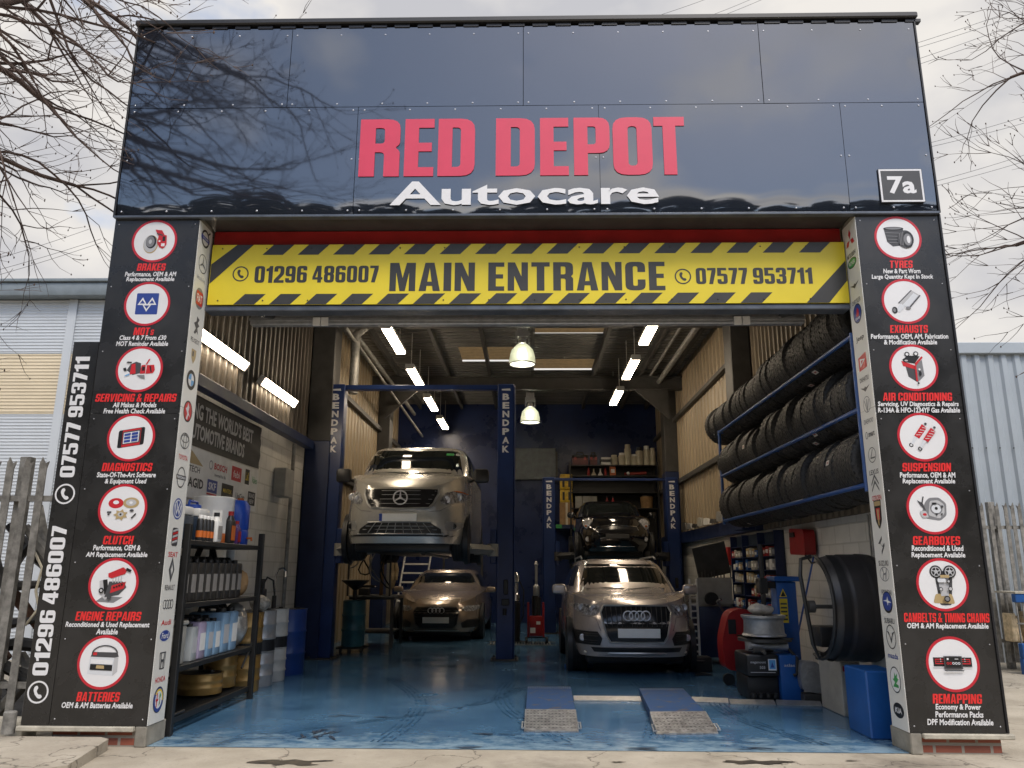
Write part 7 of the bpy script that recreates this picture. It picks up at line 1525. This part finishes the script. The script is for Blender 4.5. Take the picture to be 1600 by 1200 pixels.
# ================================================================== OUTSIDE: NEIGHBOURS, FENCES
def corr(x0, x1, z0, z1, Y, pitch, depth, horiz=False):
    b = MB()
    if horiz:
        n_ = int((z1 - z0) / pitch); pts = []
        for i in range(n_): z = z0 + i * (z1 - z0) / n_; p_ = (z1 - z0) / n_; pts += [(z, 0), (z + p_ * .5, 0), (z + p_ * .62, -depth), (z + p_ * .88, -depth)]
        pts.append((z1, 0)); vs = [(x0, Y + d, z) for z, d in pts] + [(x1, Y + d, z) for z, d in pts]
    else:
        n_ = int((x1 - x0) / pitch); pts = []
        for i in range(n_): x = x0 + i * pitch; pts += [(x, 0), (x + pitch * .35, 0), (x + pitch * .5, -depth), (x + pitch * .85, -depth)]
        pts.append((x1, 0)); vs = [(x, Y + d, z0) for x, d in pts] + [(x, Y + d, z1) for x, d in pts]
    k = len(pts); return b.add(vs, [(i, i + 1, k + i + 1, k + i) for i in range(k - 1)])
t = thing('warehouse', (-16, 10, 0), 'pale grey and cream clad warehouse beyond the left fence', 'warehouse')
lg = mat('pale_grey_cladding', (.50, .53, .56), .5, var=.06, scale=1); cr = mat('cream_cladding', (.62, .53, .38), .5, var=.06, scale=1); eav = mat('grey_eaves', (.17, .20, .22), .5, var=.1)
WY = 6.0
corr(-30, -4.8, 4.985, 5.95, WY, .055, .008, True).build('upper_cladding', lg, t, smooth=0); corr(-30, -4.8, 3.93, 4.975, WY, .055, .008, True).build('cream_band', cr, t, smooth=0); corr(-30, -4.8, 0, 3.92, WY, .055, .008, True).build('lower_cladding', lg, t, smooth=0)
MB().box(-30, -4.75, WY - .22, WY + .1, 5.96, 6.20, .02).box(-30, -4.75, WY - .26, WY - .10, 6.202, 6.26, .01).build('eaves_gutter', eav, t); MB().box(-30, -4.8, WY + .03, WY + 14, 0, 5.955).build('core', lg, t, smooth=0)
MB().box(-8.05, -7.9, WY - .03, WY - .009, 0, 5.95).build('corner_flashing', lg, t, smooth=0)
t = thing('warehouse', (20, 12, 0), 'light blue grey corrugated warehouse beyond the right fence', 'warehouse')
bg = mat('blue_grey_cladding', (.35, .39, .425), .45, var=.08, scale=.8)
corr(4.6, 30, 0, 5.12, 6.6, .23, .04).build('cladding', bg, t, smooth=0); MB().box(4.55, 30, 6.50, 6.75, 5.10, 5.30, .01).build('eaves_flashing', bg, t); MB().box(4.6, 30, 6.63, 20, 0, 5.09).build('core', bg, t, smooth=0)
b = MB()
for i in range(60): b.cyl((4.7 + .23 * i, 6.55, 3.45), .012, .012, 'Y', 6)
b.build('fixings', steel_dk, t)
def pale_shape(w, h):
    return rpoly([(-w / 2, 0), (w / 2, 0), (w / 2, h * .955), (w * .62, h * .985), (w * .36, h * .975), (0, h), (-w * .36, h * .975), (-w * .62, h * .985), (-w / 2, h * .955)])
def palisade(name, x0, x1, Y, h, pitch, w, label, skip=(), posts=(), zr=(.45, None), th=.012):
    t = thing(name, ((x0 + x1) / 2, Y, 0), label, 'fence')
    n_ = int(abs(x1 - x0) / pitch)
    for i in range(n_ + 1):
        x = x0 + i * pitch
        if i in skip: continue
        b = MB(); sh_ = pale_shape(w, h); lean = random.uniform(-.006, .006)
        b.prism([sh_], lambda u, v, d: (x + u + lean * v, Y + d + .10 * (u / w) ** 2, v + .10), 0, th); b.build('pale', galvd, t, smooth=20)
    for z in (.38, h - .30): MB().box(x0 - .3, x1 + .3, Y + .05, Y + .10, z, z + .05).build('rail', galvd, t, smooth=0)
    for x in posts: MB().box(x - .05, x + .05, Y + .11, Y + .20, 0, h + .12, .006).build('post', galvd, t)
    return t
random.seed(6)
palisade('palisade_fence', -6.1, -4.28, .35, 2.30, .155, .07, 'weathered grey palisade fence joining the left edge of the garage', posts=(-4.79, -6.2))
palisade('palisade_fence', 5.0, 12.2, 5.6, 2.35, .115, .055, 'tall grey palisade fence in front of the right warehouse', posts=(7.15, 9.9))
t = thing('steel_stillage', (8.3, 6.2, 0), 'blue steel stillage with mesh window in front of the right fence', 'stillage')
b = MB().box(6.9, 10, 5.0, 5.1, .22, .42, .01).box(6.9, 10, 5.0, 5.1, .98, 1.10, .01)
for x in (7.42, 8.75, 9.9): b.box(x - .10, x + .10, 5.0, 5.1, .4201, .9799)
for x in (6.95, 7.9, 9.9): b.box(x - .05, x + .05, 5.02, 5.10, 0, .219)
b.build('frame', blueeq, t)
b = MB()
for i in range(16): b.box(6.92 + .09 * i, 6.935 + .09 * i, 5.04, 5.06, .4205, .979)
b.box(6.9, 8.3, 5.03, 5.045, .68, .70); b.build('mesh', galv, t, smooth=0)
MB().box(6.9, 10, 4.99, 5.5, 1.104, 1.13).build('top_sheet', stone_m, t)
random.seed(12)
for i in range(16):
    b = MB(); x = 6.95 + .085 * (i % 16); h = random.uniform(.3, .5); b.box(-.035, .035, -.1, .1, 0, h, .01)
    o = b.build('timber_offcut', mat('pale_timber', (.55, .44, .28), .8, var=.3, scale=12), None, loc=(0, 0, 0)); o.location = (x, 5.32, .425); o.rotation_euler = (0, random.uniform(-.08, .08), random.uniform(-.3, .3)); tag(o, 'pale timber offcut standing inside the blue stillage', 'timber', 'timber offcuts in the blue stillage')
# scrap heap behind the left fence
random.seed(31)
dk = [blackpl, rubber, steel_dk, mat('rust_scrap', (.10, .05, .03), .8, var=.4), galvd]
heap = MB(); heap.grid(lambda u, v: (-7.5 + 3.2 * u, .65 + 2.0 * v, max(.02, 1.5 * sin(pi * min(1, v * 1.15)) * (.55 + .45 * sin(u * 5 + 1)) * (1 + .4 * noise.noise(Vector((u * 6, v * 6, 2))) + .3 * noise.noise(Vector((u * 15, v * 15, 4)))))), 30, 20)
tag(heap.build('scrap_heap', mat('dark_scrap', (.018, .016, .015), .7, var=.6, scale=14, bump=.8, bscale=18), None, smooth=20), 'dark heap of scrapped car parts piled behind the left fence', 'scrap heap', kind='stuff')
SL = ['bent scrap bumper', 'black scrap pipe', 'grey scrap panel', 'rusty scrap bracket', 'dull scrap tube']
for i in range(20):
    x = random.uniform(-5.6, -4.35); z = random.uniform(.2, 1.7); y = random.uniform(.55, .95); a = random.uniform(-1.2, 1.2); l = random.uniform(.2, .55)
    b = MB(); d = Vector((cos(a) * l, random.uniform(-.1, .1), sin(a) * l)); m_ = Vector((0, 0, random.uniform(-.1, .1)))
    b.tube([-d, -d * .3 + m_, d * .4 + m_, d], [.04, .06, .05, .03], 6)
    o = b.build('scrap_part', dk[i % 5], None, loc=(0, 0, 0)); o.location = (x, y, z); tag(o, SL[i % 5] + ' on the scrap heap behind the left fence', 'scrap', SL[i % 5] + 's on the heap')
b = MB(); b.tube([(-4.62, .53, 1.55), (-4.52, .52, 1.4), (-4.55, .52, 1.2), (-4.50, .52, 1.05), (-4.60, .52, .9)], .012, 6); tag(b.build('loose_wire', cream, None), 'pale loose wire trailing down the scrap heap', 'wire')
# kerb slab and bollard foot at the left
b = MB(); b.prism([[(-5.9, -.05), (-3.50, -.05), (-3.40, -.12), (-3.27, -.90), (-3.9, -1.6), (-5.9, -1.6)]], lambda u, v, d: (u, v, d - .015 * (1 if v < -.5 else 0)), .085, .002); tag(b.build('kerb_slab', concrete, None, loc=(0, 0, 0), smooth=20), kind='structure')
b = MB().box(-6.0, -4.25, .12, .34, .0, .17, .02); tag(b.build('low_wall', stone_m, None), 'low stone upstand under the left palisade fence', 'wall')
b = MB(); b.lathe([(.05, 0), (.05, .16), (.04, .17)], (-4.28, -.02, .10), 'Z', 12); tag(b.build('post_stub', galvd, None), 'short grey post stub by the foot of the left fence', 'post')

# ================================================================== OVERHEAD WIRES
wire_m = mat('power_wire', (.05, .05, .055), .5, var=0)
def wire(pxs, Y0, Y1, label):
    a = onY(*pxs[0], Y0); e_ = onY(*pxs[1], Y1); d = e_ - a
    pts = [a + d * (k / 16 * 1.9 - .35) + Vector((0, 0, -.012 * d.length * sin(pi * k / 16))) for k in range(17)]
    tag(MB().tube(pts, .012 * (Y0 + Y1) / 60, 5).build('power_line', wire_m, None, smooth=60), label, 'power line')
for i, (p, l) in enumerate([(((1430, 66), (1600, 8)), 'uppermost overhead line at the top right'), (((1432, 73), (1600, 18)), 'overhead line just under the uppermost one at the top right'), (((1435, 90), (1600, 30)), 'third overhead line down at the top right'), (((1437, 98), (1600, 40)), 'fourth overhead line down at the top right'), (((1450, 222), (1600, 180)), 'upper line of the middle overhead pair at right'), (((1452, 228), (1600, 190)), 'lower line of the middle overhead pair at right'), (((1460, 282), (1600, 240)), 'upper line of the overhead pair beside the house number'), (((1461, 289), (1600, 250)), 'lower line of the overhead pair beside the house number'), (((1472, 398), (1560, 380)), 'lowest overhead line at right beside the tyre picture'),
                            (((1000, 32), (1095, 0)), 'overhead line crossing above the roof left of the insulator'), (((1085, 32), (1160, 3)), 'upper overhead line above the roof right of centre'), (((1105, 32), (1185, 0)), 'lower overhead line above the roof right of centre'), (((0, 402), (95, 372)), 'upper overhead line low at the left'), (((0, 420), (108, 388)), 'middle overhead line low at the left'), (((0, 428), (110, 394)), 'lowest overhead line low at the left')]):
    wire(p, 26, 30, l)

# ================================================================== TREES
bark = mat('bark_brown', (.085, .058, .048), rough=.9, var=.35, scale=14)
def grow(mb, p, d, r, L, depth, rnd, droop, lim):
    """one limb: a bending tube, side twigs along it, then a fork"""
    n = max(3, int(L / .16)); pts = [p.copy()]; rs = [r]; q = p.copy(); v = d.copy(); kids = []
    for i in range(n):
        v = (v + Vector((rnd.gauss(0, .15), rnd.gauss(0, .15), rnd.gauss(0, .15) + (droop if depth > 1 else .045)))).normalized()
        q = q + v * (L / n); pts.append(q.copy()); rs.append(r * (1 - .62 * (i + 1) / n))
        if depth > 0 and i >= 1 and rnd.random() < (.46 if depth > 1 else .42): kids.append((q.copy(), v.copy(), rs[-1], (i + 1) / n))
    mb.tube(pts, rs, 6 if depth > 2 else 4 if depth > 0 else 3, cap=depth > 2)
    if depth == 0:
        if rnd.random() < .55:
            t = pts[-1]; mb.ball(t, .008, .008, .013, 4)
        return
    kids.append((q, v, rs[-1], 1)); kids.append((q, v, rs[-1], 1))
    for kp, kv, kr, f in kids:
        a = kv.orthogonal().normalized(); a = Matrix.Rotation(rnd.uniform(0, 6.28), 3, kv) @ a
        sp_ = rnd.uniform(.45, .95) if f < 1 else rnd.uniform(.15, .5)
        nd = (kv * cos(sp_) + a * sin(sp_)).normalized(); nd.z += .10
        grow(mb, kp, nd.normalized(), max(.0042, kr * rnd.uniform(.5, .72)), L * rnd.uniform(.42, .66) * (1.1 - .35 * f), depth - 1, rnd, droop, lim)
def bare_tree(base, top, limbs, seed, label):
    t = thing('bare_tree', (base[0], base[1], 0), label, 'tree')
    rnd = random.Random(seed); b = MB(); bp, tp = Vector(base), Vector(top)
    b.tube([bp, bp.lerp(tp, .35) + Vector((.08, .05, 0)), bp.lerp(tp, .7), tp], [.24, .19, .16, .11], 12); b.build('trunk', bark, t, smooth=60)
    for org, tgt, r, dep in limbs:
        o, e_ = Vector(org), Vector(tgt); mb = MB(); grow(mb, o, (e_ - o).normalized(), r, (e_ - o).length, dep, rnd, -.022, 0)
        mb.build('limb', bark, t, smooth=60)
    return t
# left tree stands beside the forecourt, its trunk outside the frame; the crown reaches over towards the fascia
LB = [((-6.9, -1.2, 7.4), (-4.1, .1, 6.95), .055), ((-6.9, -1.2, 6.9), (-4.25, -.1, 6.2), .055), ((-7.0, -1.3, 6.4), (-4.35, .3, 5.3), .055), ((-7.0, -1.3, 6.0), (-4.35, .0, 4.5), .05), ((-6.9, -1.2, 7.6), (-4.9, .5, 7.5), .05), ((-7.0, -1.2, 6.6), (-4.7, .2, 5.6), .045), ((-6.8, -1.2, 7.8), (-3.9, .35, 7.0), .05), ((-7.1, -1.3, 5.4), (-4.5, .2, 4.3), .045), ((-7.0, -1.3, 5.8), (-4.4, .5, 4.9), .045),
      ((-6.8, -1.8, 7.0), (-3.4, -3.4, 8.4), .055), ((-6.8, -1.8, 6.6), (-3.3, -3.4, 7.5), .055), ((-6.9, -1.8, 6.2), (-3.6, -3.3, 6.8), .05), ((-6.8, -1.8, 7.5), (-4.3, -3.6, 9.2), .05), ((-6.9, -1.8, 6.8), (-4.4, -3.2, 7.7), .045)]
bare_tree((-7.4, -1.5, 0), (-6.8, -1.5, 7.8), [(a_, tuple(Vector(b_) + Vector((-.3, 0, 0))), r_ * 1.15, 3) for a_, b_, r_ in LB], 7, 'bare budding tree reaching in from the left over the fascia corner')
bare_tree((8.2, 1.2, 0), (7.6, 1.2, 7.6), [((7.9, 1.2, 6.0), (5.55, 1.1, 6.4), .045, 3), ((7.8, 1.2, 6.8), (5.5, 1.3, 7.5), .045, 3), ((7.9, 1.2, 5.5), (5.2, 1.2, 5.3), .045, 3), ((8.0, 1.2, 4.9), (5.3, 1.2, 4.6), .04, 3), ((7.9, 1.2, 6.3), (5.3, 1.4, 5.9), .045, 3), ((7.8, 1.2, 7.0), (5.9, 1.1, 8.3), .04, 3)], 19, 'bare tree at the right edge with upswept twigs')
# dark belt of trees across the yard behind the viewer, seen mirrored in the fascia
b = MB(); rnd = random.Random(2)
for i in range(1300):
    x = rnd.uniform(-45, 45); hmax = 13.5 + 2.0 * sin(x * .35) + 1.6 * sin(x * .9 + 1); z = hmax * sqrt(rnd.random()); s_ = rnd.uniform(.5, 1.1); a = rnd.uniform(0, 3); y = -27 + rnd.uniform(-1.5, 1.5)
    b.add([(x - s_ * cos(a), y - s_ * .4, z - s_ * sin(a)), (x + s_ * sin(a), y, z - s_ * cos(a)), (x + s_ * cos(a), y + s_ * .4, z + s_ * sin(a)), (x - s_ * sin(a), y, z + s_ * cos(a))], [(0, 1, 2, 3)])
b.box(-45, 45, -27.3, -26.7, 0, 10.0); tag(b.build('tree_belt', mat('dark_evergreen', (.02, .03, .018), .9, var=.4), None, smooth=0), 'dark belt of evergreens across the yard facing the garage', 'trees', kind='stuff')
